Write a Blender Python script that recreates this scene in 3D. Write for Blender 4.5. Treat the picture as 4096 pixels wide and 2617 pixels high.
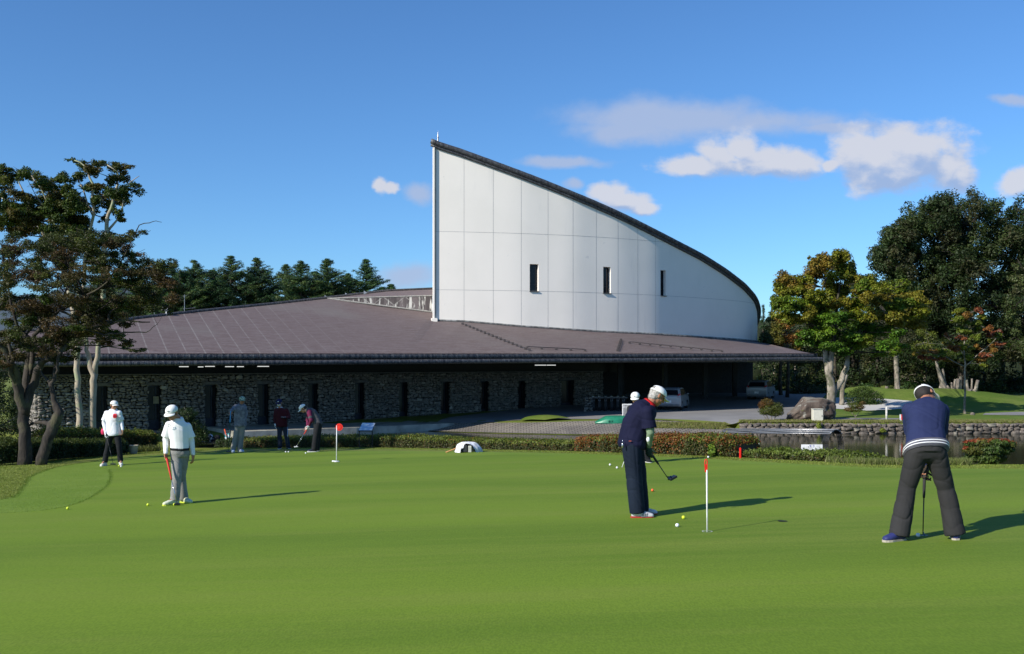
import bpy, math, random
import numpy as np
from mathutils import Vector, Matrix, noise as mnoise
from mathutils.geometry import delaunay_2d_cdt

for o in list(bpy.data.objects): bpy.data.objects.remove(o)
S = bpy.context.scene
C = S.collection
R = math.radians
# ------------------------------------------------------------ camera, sky, sun
HZ, F, CX, CZ = 1450.0, 4000.0, 2048.0, 1.6      # horizon row, focal length in px, centre column, eye height
cam = bpy.data.cameras.new('camera'); camo = bpy.data.objects.new('camera', cam); C.objects.link(camo)
camo.location = (0, 0, CZ); camo.rotation_euler = (R(90), 0, 0)
cam.sensor_width = 36; cam.lens = F / 4096 * 36; cam.shift_y = (HZ - 1308.5) / 4096
cam.clip_start = .1; cam.clip_end = 6000
S.camera = camo
SUN_EL = R(31.5); SUN_AZ = R(37); sv = Vector((-math.cos(SUN_AZ) * math.cos(SUN_EL), -math.sin(SUN_AZ) * math.cos(SUN_EL), math.sin(SUN_EL)))
sun = bpy.data.lights.new('sun', 'SUN'); suno = bpy.data.objects.new('sun', sun); C.objects.link(suno)
sun.energy = 5.0; sun.angle = R(.5); sun.color = (1, .94, .84)
suno.rotation_euler = sv.to_track_quat('Z', 'Y').to_euler()
S.view_settings.view_transform = 'Standard'; S.view_settings.look = 'None'
S.view_settings.exposure = .26; S.view_settings.gamma = 1
S.render.engine = 'CYCLES'

def P(px, py, D):
    "point seen at pixel px,py of the photograph, at distance D"
    return Vector(((px - CX) / F * D, D, CZ - (py - HZ) / F * D))

world = bpy.data.worlds.new('World'); S.world = world; world.use_nodes = True
nt = world.node_tree; nt.nodes.clear()
def wn(t, **k):
    n = nt.nodes.new(t)
    for a, b in k.items(): setattr(n, a, b)
    return n
def wm(op, a, b=None, c=None, clamp=False):
    n = wn('ShaderNodeMath', operation=op, use_clamp=clamp)
    for i, v in enumerate((a, b, c)):
        if v is None: continue
        if isinstance(v, (int, float)): n.inputs[i].default_value = v
        else: nt.links.new(v, n.inputs[i])
    return n.outputs[0]
sky = wn('ShaderNodeTexSky', sky_type='NISHITA'); sky.sun_disc = False
sky.sun_elevation = SUN_EL; sky.sun_rotation = math.atan2(sv.x, sv.y)
sky.air_density = 1.0; sky.dust_density = .25; sky.ozone_density = 3.0; sky.altitude = 400
geo = wn('ShaderNodeTexCoord'); sep = wn('ShaderNodeSeparateXYZ'); nt.links.new(geo.outputs['Generated'], sep.inputs[0])
yy = wm('MAXIMUM', sep.outputs[1], .02)
U = wm('DIVIDE', sep.outputs[0], yy); V = wm('DIVIDE', sep.outputs[2], yy)
comb = wn('ShaderNodeCombineXYZ'); nt.links.new(U, comb.inputs[0]); nt.links.new(wm('MULTIPLY', V, 1.6), comb.inputs[1])
def nz(scale, detail, vec, rough=.58):
    n = wn('ShaderNodeTexNoise'); n.inputs['Scale'].default_value = scale; n.inputs['Detail'].default_value = detail
    n.inputs['Roughness'].default_value = rough; nt.links.new(vec, n.inputs['Vector']); return n.outputs['Fac']
puffs = [ # cumulus puffs: centre x, centre y, half width, half height (pixels)
 (2790,665,150,52),(2880,622,120,80),(2962,590,95,80),(3050,635,130,62),(3180,652,150,52),(3000,662,300,48),(3100,668,230,44),
 (3420,600,110,95),(3500,640,150,100),(3610,580,150,90),(3700,600,160,110),(3790,650,120,105),(3850,690,70,70),(3620,660,270,100),(3480,720,110,70),(3560,700,170,60),(3330,660,60,30),
 (2440,765,85,52),(2510,800,110,42),(2575,822,60,30),(1515,742,36,34),(1560,755,52,24),(4080,725,85,52)]
thin = [(2560,465,330,85),(2760,470,420,75),(3050,490,400,60),(3330,515,260,32),(2500,520,240,60),(1690,770,60,42),(2260,640,190,26),
        (4040,405,90,24),(2290,735,50,24),(1620,1110,140,60)]
def field(lst, du=0., dv=0.):
    f = None
    for (x, y, a, b) in lst:
        u0 = (x - CX) / F + du; v0 = (HZ - y) / F + dv
        e = wn('ShaderNodeVectorMath', operation='MULTIPLY_ADD')
        return_v = None
        cb = UVn
        nt.links.new(cb, e.inputs[0]); e.inputs[1].default_value = (F / a, F / b, 0); e.inputs[2].default_value = (-u0 * F / a, -v0 * F / b, 0)
        l = wn('ShaderNodeVectorMath', operation='LENGTH'); nt.links.new(e.outputs[0], l.inputs[0])
        f = l.outputs['Value'] if f is None else wm('MINIMUM', f, l.outputs['Value'])
    return wm('SUBTRACT', 1., f)
uvn = wn('ShaderNodeCombineXYZ'); nt.links.new(U, uvn.inputs[0]); nt.links.new(V, uvn.inputs[1]); 
dn = wn('ShaderNodeTexNoise'); dn.inputs['Scale'].default_value = 14; dn.inputs['Detail'].default_value = 7; dn.inputs['Roughness'].default_value = .6; nt.links.new(uvn.outputs[0], dn.inputs['Vector'])
dv_ = wn('ShaderNodeVectorMath', operation='MULTIPLY_ADD'); nt.links.new(dn.outputs['Color'], dv_.inputs[0]); dv_.inputs[1].default_value = (.040, .026, 0); dv_.inputs[2].default_value = (-.020, -.013, 0)
du_ = wn('ShaderNodeVectorMath', operation='ADD'); nt.links.new(uvn.outputs[0], du_.inputs[0]); nt.links.new(dv_.outputs[0], du_.inputs[1]); UVn = du_.outputs[0]
n1 = nz(20, 8, comb.outputs[0]); n2 = nz(9, 6, comb.outputs[0], .62)
off = wn('ShaderNodeVectorMath', operation='ADD'); nt.links.new(comb.outputs[0], off.inputs[0]); off.inputs[1].default_value = (-.012, .022, 0)
n1b = nz(20, 8, off.outputs[0])
fa = wm('ADD', field(puffs), wm('MULTIPLY', wm('SUBTRACT', n1, .44), 1.9))
fb = wm('ADD', field(puffs, .010, -.020), wm('MULTIPLY', wm('SUBTRACT', n1b, .44), 1.9))
def ramp(v, lo, hi, olo=0., ohi=1.):
    n = wn('ShaderNodeMapRange', interpolation_type='SMOOTHSTEP'); nt.links.new(v, n.inputs[0])
    n.inputs[1].default_value = lo; n.inputs[2].default_value = hi; n.inputs[3].default_value = olo; n.inputs[4].default_value = ohi
    return n.outputs[0]
dens = ramp(fa, -.14, .56)
lit = ramp(wm('SUBTRACT', fa, fb), -.40, .55)
ft = wm('ADD', field(thin), wm('MULTIPLY', wm('SUBTRACT', n2, .47), 1.7))
dthin = ramp(ft, -.30, .75, 0., .85)
front = ramp(sep.outputs[1], .02, .3)
mixc = wn('ShaderNodeMix', data_type='RGBA'); nt.links.new(lit, mixc.inputs[0])
mixc.inputs[6].default_value = (2.9, 3.9, 6.0, 1); mixc.inputs[7].default_value = (5.6, 5.75, 6.4, 1)
mA = wn('ShaderNodeMix', data_type='RGBA'); nt.links.new(wm('MULTIPLY', dthin, front), mA.inputs[0])
tint = wn('ShaderNodeMix', data_type='RGBA', blend_type='MULTIPLY'); tint.inputs[0].default_value = 1
nt.links.new(sky.outputs[0], tint.inputs[6]); tint.inputs[7].default_value = (.60, .94, 1.27, 1)
nt.links.new(tint.outputs[2], mA.inputs[6]); mA.inputs[7].default_value = (3.5, 4.3, 6.1, 1)
mB = wn('ShaderNodeMix', data_type='RGBA'); nt.links.new(wm('MULTIPLY', wm('MULTIPLY', dens, front), .93), mB.inputs[0])
nt.links.new(mA.outputs[2], mB.inputs[6]); nt.links.new(mixc.outputs[2], mB.inputs[7])
bg = wn('ShaderNodeBackground'); bg.inputs[1].default_value = .100
nt.links.new(mB.outputs[2], bg.inputs[0])
wo = wn('ShaderNodeOutputWorld'); nt.links.new(bg.outputs[0], wo.inputs[0])

# ------------------------------------------------------------ helpers
rng = np.random.default_rng(7)
random.seed(3)

def setp(o, label=None, cat=None, group=None, kind=None):
    if label: o['label'] = label
    if cat: o['category'] = cat
    if group: o['group'] = group
    if kind: o['kind'] = kind
    return o

def empty(name, loc, label, cat, group=None):
    o = bpy.data.objects.new(name, None); C.objects.link(o); o.location = loc; o.empty_display_size = .2
    return setp(o, label, cat, group)

def link(name, me, mats, parent=None, smooth=False):
    "link a mesh given in world coordinates; children keep their own origin at the parent's base"
    o = bpy.data.objects.new(name, me); C.objects.link(o)
    for m in (mats if isinstance(mats, (list, tuple)) else [mats]): me.materials.append(m)
    if smooth: me.polygons.foreach_set('use_smooth', np.ones(len(me.polygons), bool))
    if parent is not None:
        o.parent = parent
        w = Vector((0, 0, 0)); q = parent
        while q is not None: w += q.location; q = q.parent
        me.transform(Matrix.Translation(-w))
    else:
        co = np.empty(len(me.vertices) * 3, np.float32); me.vertices.foreach_get('co', co); co = co.reshape(-1, 3)
        c = Vector(((co[:, 0].min() + co[:, 0].max()) / 2, (co[:, 1].min() + co[:, 1].max()) / 2, co[:, 2].min()))
        me.transform(Matrix.Translation(-c)); o.location = c
    return o

class MB:
    "collects polygons"
    def __init__(s): s.v = []; s.f = []; s.mi = []; s.cm = 0
    def add(s, vs, fs):
        n = len(s.v); s.v += [tuple(v) for v in vs]; s.f += [tuple(n + i for i in f) for f in fs]; s.mi += [s.cm] * len(fs)
    def box(s, c, d, M=None, bevel=0.):
        x, y, z = d[0] / 2, d[1] / 2, d[2] / 2
        if bevel:
            b = min(bevel, x * .9, y * .9, z * .9); vs = []; 
            M3 = M or Matrix.Identity(3)
            # chamfered box: 24 vertices
            idx = {}
            for sx in (-1, 1):
                for sy in (-1, 1):
                    for sz in (-1, 1):
                        for k in range(3):
                            p = [sx * (x - b), sy * (y - b), sz * (z - b)]; p[k] = (sx * x, sy * y, sz * z)[k]
                            idx[sx, sy, sz, k] = len(vs); vs.append(Vector(c) + M3 @ Vector(p))
            fs = []
            for k in range(3):
                for sg in (-1, 1):
                    a, b2 = [i for i in range(3) if i != k]
                    q = []
                    for (p1, p2) in ((-1, -1), (1, -1), (1, 1), (-1, 1)):
                        t = [0, 0, 0]; t[k] = sg; t[a] = p1; t[b2] = p2; q.append(idx[t[0], t[1], t[2], k])
                    fs.append(q)
            for a in range(3):      # edges
                k1, k2 = [i for i in range(3) if i != a]
                for s1 in (-1, 1):
                    for s2 in (-1, 1):
                        t0 = [0, 0, 0]; t0[a] = -1; t0[k1] = s1; t0[k2] = s2; t1 = list(t0); t1[a] = 1
                        fs.append((idx[(*t0, k1)], idx[(*t1, k1)], idx[(*t1, k2)], idx[(*t0, k2)]))
            for sx in (-1, 1):
                for sy in (-1, 1):
                    for sz in (-1, 1): fs.append(tuple(idx[sx, sy, sz, k] for k in range(3)))
            s.add(vs, fs); return
        vs = [Vector((sx * x, sy * y, sz * z)) for sx in (-1, 1) for sy in (-1, 1) for sz in (-1, 1)]
        if M: vs = [M @ v for v in vs]
        vs = [Vector(c) + v for v in vs]
        s.add(vs, [(0, 1, 3, 2), (4, 6, 7, 5), (0, 4, 5, 1), (2, 3, 7, 6), (0, 2, 6, 4), (1, 5, 7, 3)])
    def tube(s, pts, rad, n=8, cap=True, sq=None):
        pts = [Vector(p) for p in pts]
        if isinstance(rad, (int, float)): rad = [rad] * len(pts)
        rings = []; prev = None
        for i, p in enumerate(pts):
            t = (pts[min(i + 1, len(pts) - 1)] - pts[max(i - 1, 0)]).normalized()
            if prev is None:
                a = Vector((0, 0, 1)) if abs(t.z) < .9 else Vector((1, 0, 0)); x = t.cross(a).normalized()
            else: x = (prev - t * prev.dot(t)).normalized()
            prev = x; y = t.cross(x)
            rings.append([p + (x * math.cos(2 * math.pi * k / n) + y * math.sin(2 * math.pi * k / n)) * rad[i] for k in range(n)])
        vs = [v for r in rings for v in r]; fs = []
        for i in range(len(pts) - 1):
            for k in range(n): fs.append((i * n + k, i * n + (k + 1) % n, (i + 1) * n + (k + 1) % n, (i + 1) * n + k))
        if cap: fs.append(tuple(range(n))[::-1]); fs.append(tuple((len(pts) - 1) * n + k for k in range(n)))
        s.add(vs, fs)
    def capsule(s, a, b, r0, r1, n=12):
        a, b = Vector(a), Vector(b); t = (b - a); L = t.length or 1e-4; t = t / L if t.length else Vector((0, 0, 1))
        pts = []; rr = []
        for k in range(0, 4): an = math.pi / 2 * k / 4; pts.append(a - t * r0 * math.cos(an)); rr.append(max(r0 * math.sin(an), 1e-3))
        pts.append(a); rr.append(r0); pts.append(b); rr.append(r1)
        for k in range(3, -1, -1): an = math.pi / 2 * k / 4; pts.append(b + t * r1 * math.cos(an)); rr.append(max(r1 * math.sin(an), 1e-3))
        s.tube(pts, rr, n)
    def ell(s, c, ax, n=14, m=9):
        c = Vector(c); vs = []; fs = []
        for i in range(1, m):
            th = math.pi * i / m
            for k in range(n):
                ph = 2 * math.pi * k / n
                vs.append(c + ax[0] * math.sin(th) * math.cos(ph) + ax[1] * math.sin(th) * math.sin(ph) + ax[2] * math.cos(th))
        t = len(vs); vs += [c + ax[2], c - ax[2]]
        for i in range(m - 2):
            for k in range(n): fs.append((i * n + k, (i + 1) * n + k, (i + 1) * n + (k + 1) % n, i * n + (k + 1) % n))
        for k in range(n): fs.append((t, k, (k + 1) % n)); fs.append((t + 1, (m - 2) * n + (k + 1) % n, (m - 2) * n + k))
        s.add(vs, fs)
    def loft(s, secs, n=20, p=2.4):
        vs = []; fs = []
        for (c, a, b) in secs:
            c = Vector(c)
            for k in range(n):
                t = 2 * math.pi * k / n; ct, st = math.cos(t), math.sin(t)
                vs.append(c + a * math.copysign(abs(ct) ** (2 / p), ct) + b * math.copysign(abs(st) ** (2 / p), st))
        m = len(secs)
        for i in range(m - 1):
            for k in range(n): fs.append((i * n + k, i * n + (k + 1) % n, (i + 1) * n + (k + 1) % n, (i + 1) * n + k))
        fs.append(tuple(range(n))[::-1]); fs.append(tuple((m - 1) * n + k for k in range(n)))
        s.add(vs, fs)
    def quad(s, a, b, c, d): s.add([a, b, c, d], [(0, 1, 2, 3)])
    def slab(s, a, b, c, d, t):
        "quad with thickness along -normal"
        a, b, c, d = map(Vector, (a, b, c, d)); n = (b - a).cross(d - a).normalized() * t
        s.add([a, b, c, d, a - n, b - n, c - n, d - n], [(0, 1, 2, 3), (7, 6, 5, 4), (0, 4, 5, 1), (1, 5, 6, 2), (2, 6, 7, 3), (3, 7, 4, 0)])
    def prism(s, poly, vec):
        n = len(poly); poly = [Vector(p) for p in poly]; vec = Vector(vec)
        s.add(poly + [p + vec for p in poly], [tuple(range(n)), tuple(range(2 * n - 1, n - 1, -1))] + [(i, i + n, (i + 1) % n + n, (i + 1) % n) for i in range(n)])
    def mesh(s, name='m'):
        me = bpy.data.meshes.new(name); me.from_pydata([tuple(v) for v in s.v], [], s.f)
        if any(s.mi): me.polygons.foreach_set('material_index', s.mi)
        me.update(); return me
    def build(s, name, mats, parent=None, smooth=False, fix=True, auto=None):
        me = s.mesh(name)
        if fix:
            import bmesh
            bm = bmesh.new(); bm.from_mesh(me); bmesh.ops.recalc_face_normals(bm, faces=bm.faces); bm.to_mesh(me); bm.free()
        o = link(name, me, mats, parent, smooth or auto is not None)
        if auto is not None: me.set_sharp_from_angle(angle=R(auto))
        return o

def npmesh(name, verts, faces, cols=None):
    "verts Nx3, faces Mx4 or Mx3; cols per face RGB"
    me = bpy.data.meshes.new(name); k = faces.shape[1]; m = len(faces)
    me.vertices.add(len(verts)); me.vertices.foreach_set('co', np.ascontiguousarray(verts, np.float32).ravel())
    me.loops.add(m * k); me.loops.foreach_set('vertex_index', np.ascontiguousarray(faces, np.int32).ravel())
    me.polygons.add(m); me.polygons.foreach_set('loop_start', np.arange(0, m * k, k, dtype=np.int32))
    me.polygons.foreach_set('loop_total', np.full(m, k, np.int32))
    me.update(calc_edges=True)
    if cols is not None:
        ca = me.color_attributes.new('tint', 'FLOAT_COLOR', 'CORNER')
        a = np.ones((m, k, 4), np.float32); a[:, :, :3] = cols[:, None, :]; ca.data.foreach_set('color', a.ravel())
    return me

# ------------------------------------------------------------ materials
MATS = {}
class NT:
    def __init__(s, name):
        s.m = bpy.data.materials.new(name); s.m.use_nodes = True; s.t = s.m.node_tree; s.t.nodes.clear()
        s.out = s.n('ShaderNodeOutputMaterial'); s.b = s.n('ShaderNodeBsdfPrincipled'); s.l(s.b.outputs[0], s.out.inputs[0])
        s.tc = s.n('ShaderNodeTexCoord')
    def n(s, t, **k):
        n = s.t.nodes.new(t)
        for a, b in k.items(): setattr(n, a, b)
        return n
    def l(s, a, b): s.t.links.new(a, b)
    def vec(s, scale=(1, 1, 1), src='Object', rot=(0, 0, 0)):
        m = s.n('ShaderNodeMapping'); m.inputs['Scale'].default_value = scale; m.inputs['Rotation'].default_value = rot
        s.l(s.tc.outputs[src], m.inputs[0]); return m.outputs[0]
    def noise(s, scale, detail=4, vec=None, rough=.55):
        n = s.n('ShaderNodeTexNoise'); n.inputs['Scale'].default_value = scale; n.inputs['Detail'].default_value = detail
        n.inputs['Roughness'].default_value = rough
        s.l(vec if vec is not None else s.tc.outputs['Object'], n.inputs['Vector']); return n.outputs['Fac']
    def math(s, op, a, b=None, clamp=False):
        n = s.n('ShaderNodeMath', operation=op, use_clamp=clamp)
        for i, v in enumerate((a, b)):
            if v is None: continue
            if isinstance(v, (int, float)): n.inputs[i].default_value = v
            else: s.l(v, n.inputs[i])
        return n.outputs[0]
    def map(s, v, lo, hi, a=0., b=1., smooth=True):
        n = s.n('ShaderNodeMapRange', interpolation_type='SMOOTHSTEP' if smooth else 'LINEAR'); s.l(v, n.inputs[0])
        for i, x in enumerate((lo, hi, a, b)): n.inputs[i + 1].default_value = x
        return n.outputs[0]
    def mix(s, f, a, b, mode='MIX'):
        n = s.n('ShaderNodeMix', data_type='RGBA', blend_type=mode)
        for i, v in ((0, f), (6, a), (7, b)):
            if isinstance(v, (int, float)): n.inputs[i].default_value = v
            elif isinstance(v, (tuple, list)): n.inputs[i].default_value = (*v[:3], 1)
            else: s.l(v, n.inputs[i])
        return n.outputs[2]
    def col(s, c):
        if isinstance(c, (tuple, list)): s.b.inputs['Base Color'].default_value = (*c[:3], 1)
        else: s.l(c, s.b.inputs['Base Color'])
    def bump(s, h, strength=.3, dist=.02, prev=None):
        n = s.n('ShaderNodeBump'); n.inputs['Strength'].default_value = strength; n.inputs['Distance'].default_value = dist
        s.l(h, n.inputs['Height'])
        if prev is not None: s.l(prev, n.inputs['Normal'])
        s.l(n.outputs[0], s.b.inputs['Normal']); return n.outputs[0]
    def rough(s, r):
        if isinstance(r, (int, float)): s.b.inputs['Roughness'].default_value = r
        else: s.l(r, s.b.inputs['Roughness'])

def mat(name, col, rough=.7, metal=0., var=.25, scale=8., bump=0., spec=.4, col2=None, bscale=None):
    if name in MATS: return MATS[name]
    t = NT(name); f = t.noise(scale, 5)
    c2 = col2 or tuple(c * (1 - var) for c in col); c1 = col if col2 else tuple(min(1, c * (1 + var * .6)) for c in col)
    t.col(t.mix(t.map(f, .3, .7), c1, c2)); t.rough(t.map(f, .2, .8, rough * .9, min(1, rough * 1.1)))
    t.b.inputs['Metallic'].default_value = metal; t.b.inputs['Specular IOR Level'].default_value = spec
    if bump: t.bump(t.noise(bscale or scale * 4, 5), bump, .02)
    MATS[name] = t.m; return t.m

def leafmat(name, transl=.35, rough=.55):
    t = NT(name); a = t.n('ShaderNodeAttribute', attribute_name='tint')
    c = t.mix(t.map(t.noise(1.3, 3), .35, .7, 0, .5), a.outputs['Color'], t.mix(1., a.outputs['Color'], (.75, .8, .6), 'MULTIPLY'))
    t.col(c); t.rough(rough); t.b.inputs['Specular IOR Level'].default_value = .3
    tr = t.n('ShaderNodeBsdfTranslucent'); t.l(t.mix(1., c, (1.0, 1.0, .5), 'MULTIPLY'), tr.inputs[0])
    mx = t.n('ShaderNodeMixShader'); mx.inputs[0].default_value = transl
    t.l(t.b.outputs[0], mx.inputs[1]); t.l(tr.outputs[0], mx.inputs[2]); t.l(mx.outputs[0], t.out.inputs[0])
    MATS[name] = t.m; return t.m
LEAF = leafmat('foliage', .3); NEEDLE = leafmat('needles', .12, .6); GRASSB = leafmat('grass_blades', .3)

def barkmat(name, c1, c2, c3=None, scale=6.):
    t = NT(name); v = t.vec((1, 1, .35)); f = t.noise(scale, 6, v); c = t.mix(t.map(f, .38, .62), c1, c2)
    if c3: c = t.mix(t.map(t.noise(2.2, 4), .5, .62), c, c3)
    t.col(c); t.rough(.9); t.bump(t.noise(scale * 3, 6, v), .6, .03); MATS[name] = t.m; return t.m
BARK_D = barkmat('bark_dark', (.018, .014, .011), (.046, .037, .029), (.07, .065, .035))
BARK_P = barkmat('bark_pale', (.30, .25, .19), (.42, .36, .27), (.30, .33, .20), 4.)
BARK_G = barkmat('bark_grey', (.13, .11, .09), (.30, .26, .21), (.10, .10, .07), 5.)
BARK_C = barkmat('bark_cut', (.17, .145, .11), (.34, .30, .24), (.10, .10, .06), 3.)

def leaves(centers, normals, size, cols, aspect=.6, jitter=1.0, seed=0):
    "Nx3 leaf rhombi with given normals; returns verts, faces, cols"
    r = np.random.default_rng(seed); n = len(centers)
    nr = normals + r.normal(0, .55 * jitter, (n, 3)); nr /= np.linalg.norm(nr, axis=1, keepdims=True) + 1e-9
    a = r.normal(0, 1, (n, 3)); t = np.cross(nr, a); t /= np.linalg.norm(t, axis=1, keepdims=True) + 1e-9
    b = np.cross(nr, t); s = size * r.uniform(.6, 1.3, (n, 1)) if np.isscalar(size) else size[:, None] * r.uniform(.7, 1.3, (n, 1))
    v = np.empty((n, 4, 3)); v[:, 0] = centers - t * s * .5; v[:, 2] = centers + t * s * .5
    v[:, 1] = centers - b * s * .5 * aspect + nr * s * .12; v[:, 3] = centers + b * s * .5 * aspect + nr * s * .12
    return v.reshape(-1, 3), np.arange(n * 4).reshape(-1, 4), cols

def shatter(cl, k, f, seed=0, keep=.25):
    "break every clump into k irregular smaller ones scattered through its volume"
    r = np.random.default_rng(seed + 99); out = []
    for c in cl:
        if r.random() < keep: out.append(c[:3] + (c[3] * .7, c[4] * .7, c[5] * .7, c[6]))
        for i in range(k):
            d = r.normal(0, 1, 3); d /= np.linalg.norm(d); d *= r.uniform(.35, 1.08); g_ = f * r.uniform(.6, 1.45)
            m_ = 1 + r.normal(0, .16)
            out.append((c[0] + d[0] * c[3], c[1] + d[1] * c[4], c[2] + d[2] * c[5], c[3] * g_, c[4] * g_, c[5] * g_ * r.uniform(.8, 1.5), tuple(min(1, x * m_) for x in c[6])))
    return out
def clump_points(cl, n, seed, shell=.45, up=.35):
    "cl: list of (x,y,z,rx,ry,rz,col); n leaves per unit of area weight"
    r = np.random.default_rng(seed); cs, ns, co = [], [], []
    w = np.array([(c[3] * c[5]) for c in cl]); w = w / w.sum()
    for c, wi in zip(cl, w):
        k = max(6, int(n * wi)); d = r.normal(0, 1, (k, 3)); d /= np.linalg.norm(d, axis=1, keepdims=True)
        rad = (r.uniform(shell ** 3, 1, (k, 1))) ** (1 / 3) * (1 + r.normal(0, .06, (k, 1)))
        # lumpy radius
        rad *= 1 + .16 * np.sin(d[:, :1] * 7 + c[0] * 3) * np.cos(d[:, 2:] * 6 + c[1] * 5) + .10 * np.sin(d[:, 1:2] * 11 + c[2] * 7)
        cs.append(np.array(c[:3]) + d * rad * np.array(c[3:6])); ns.append(d * .8 + np.array([0, 0, up]))
        base = np.array(c[6]); v = r.normal(0, .20, (k, 1)); h = r.normal(0, .08, (k, 3))
        co.append(np.clip(base * (1 + v + h), .002, 1))
    return np.concatenate(cs), np.concatenate(ns), np.concatenate(co)

def foliage(name, cl, n, size, parent, m=LEAF, seed=0, aspect=.6, shell=.45, up=.35, jitter=1., child=True):
    c, nn, co = clump_points(cl, n, seed, shell, up)
    v, f, co = leaves(c, nn, size, co, aspect, jitter, seed + 1)
    return link(name, npmesh(name, v, f, co), m, parent)

def lerp(a, b, t): return a + (b - a) * t
def ipl(x, xs, ys): return float(np.interp(x, xs, ys))
def sm(x, a, b):
    t = min(1, max(0, (x - a) / (b - a))); return t * t * (3 - 2 * t)
# ------------------------------------------------------------ terrain
EX = [-900, 0, 250, 500, 900, 1500, 2000, 2400, 2800, 3100, 3500, 4096, 4900]
EY = [23.5, 25.4, 27.6, 29.8, 31.7, 29.3, 26.2, 24.0, 21.7, 19.8, 17.9, 16.9, 16.2]
WATER = CZ - 4.27
def near(X, Y): return .07 - .0295 * Y + .03 * max(-16, min(9, X))
def edge(X, Y): return ipl(CX + F * X / max(Y, 1), EX, EY)
def bump(X, Y, x0, y0, rx, ry, h):
    d = ((X - x0) / rx) ** 2 + ((Y - y0) / ry) ** 2
    return h * math.exp(-d * 1.2)
def far(X, Y):
    z = CZ - 3.67 + .028 * (min(Y, 88) - 60) - .012 * max(0, min(34, 10 - X))
    z += bump(X, Y, 33.5, 78, 7.5, 5, 1.1) + bump(X, Y, 27.5, 80, 2.6, 3, .75)
    return z
SX = [900, 1050, 1249, 1438, 1560, 1640, 1750, 2000, 2300, 2600, 2900, 2960, 6000]
SY = [57.2, 59.6, 61.4, 63.1, 63.9, 63.0, 61.8, 60.0, 58.8, 58.4, 58.8, 60.0, 60.0]
def shore(X, Y): return ipl(CX + F * X / max(Y, 1), SX, SY)
def G(X, Y):
    px = CX + F * X / max(Y, 1); e = edge(X, Y)
    if Y <= e: return near(X, Y)
    n = near(X, e) ; s = shore(X, Y)
    f = far(X, Y) if Y > 57 else far(X, Y) - .2
    wall = px > 2955
    if px < 950:                      # dry ground in front of the clubhouse on the left
        t = sm(Y, e, e + 22); z = lerp(n - .03 * (Y - e), f, t)
        return z
    d = Y - e
    bed = WATER - .9
    if Y < s:
        z = lerp(n - .05 * d, bed, sm(d, .2, 12))
        if not wall: z = max(z, lerp(bed, WATER, sm(Y, s - 5, s))) if Y > s - 5 else z
        return z
    if wall: return f
    return lerp(WATER, f, sm(Y, s - .3, s + (1.0 if px < 1620 else 4.0))) 

def grass_mat(name, c1, c2, c3, big=.12, fine=60, band=.0, bumps=.25, stretch=(1, 2.5, 1)):
    t = NT(name); v = t.vec(stretch)
    a = t.noise(big, 5, v); b = t.noise(big * 5, 6, v, .7); c = t.noise(fine, 4, t.vec((1, .35, 1)))
    col = t.mix(t.map(a, .35, .65), c1, c2); col = t.mix(t.map(b, .42, .72, 0, .55), col, c3)
    col = t.mix(t.map(c, .3, .7), t.mix(1., col, (.86, .87, .84), 'MULTIPLY'), t.mix(1., col, (1.12, 1.10, 1.13), 'MULTIPLY'))
    t.col(col); t.rough(.85); t.b.inputs['Specular IOR Level'].default_value = .15
    t.bump(c, bumps, .01); MATS[name] = t.m; return t.m
GREEN = grass_mat('mown_green', (.152, .232, .019), (.108, .180, .014), (.182, .232, .034), .10, 70, stretch=(.35, 3.2, 1), bumps=.12)
COLLAR = grass_mat('collar_grass', (.13, .21, .020), (.16, .235, .030), (.11, .18, .016), .5, 35, bumps=.6, stretch=(1, 1.5, 1))
ROUGH = grass_mat('rough_grass', (.165, .19, .035), (.12, .165, .025), (.22, .22, .06), .5, 30, bumps=.8, stretch=(1, 1.5, 1))
LAWN = grass_mat('lawn', (.09, .15, .02), (.14, .185, .035), (.075, .115, .02), .5, 14, bumps=.8, stretch=(1, 1, 1))

def grid_mesh(name, X, Y, zf, m):
    X = np.array(X); Y = np.array(Y); vs = np.array([(x, y, zf(x, y)) for y in Y for x in X]); nx = len(X); ny = len(Y)
    i = np.arange(nx * ny).reshape(ny, nx); f = np.stack([i[:-1, :-1], i[:-1, 1:], i[1:, 1:], i[1:, :-1]], -1).reshape(-1, 4)
    o = link(name, npmesh(name, vs, f), m, smooth=True); return o
gy = list(np.arange(-6, 8, 2.)) + list(np.arange(8, 34, .4)) + list(np.arange(34, 57, 1.)) + list(np.arange(57, 59.9, .35)) + [59.96, 60.0, 60.04] + list(np.arange(60.4, 66, .4)) + list(np.arange(66, 104, 1.)) + [110, 130, 180, 300, 700, 1500, 3500]
gx = [-3500, -1200, -500, -200, -100, -70] + list(np.arange(-50, -16, 1.)) + list(np.arange(-16, 16, .4)) + list(np.arange(16, 60, 1.)) + [70, 100, 200, 500, 1200, 3500]
ground = grid_mesh('ground', gx, gy, lambda x, y: G(x, y) if y < 110 else (far(x, 110) ), ROUGH)
ground['kind'] = 'structure'

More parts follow.
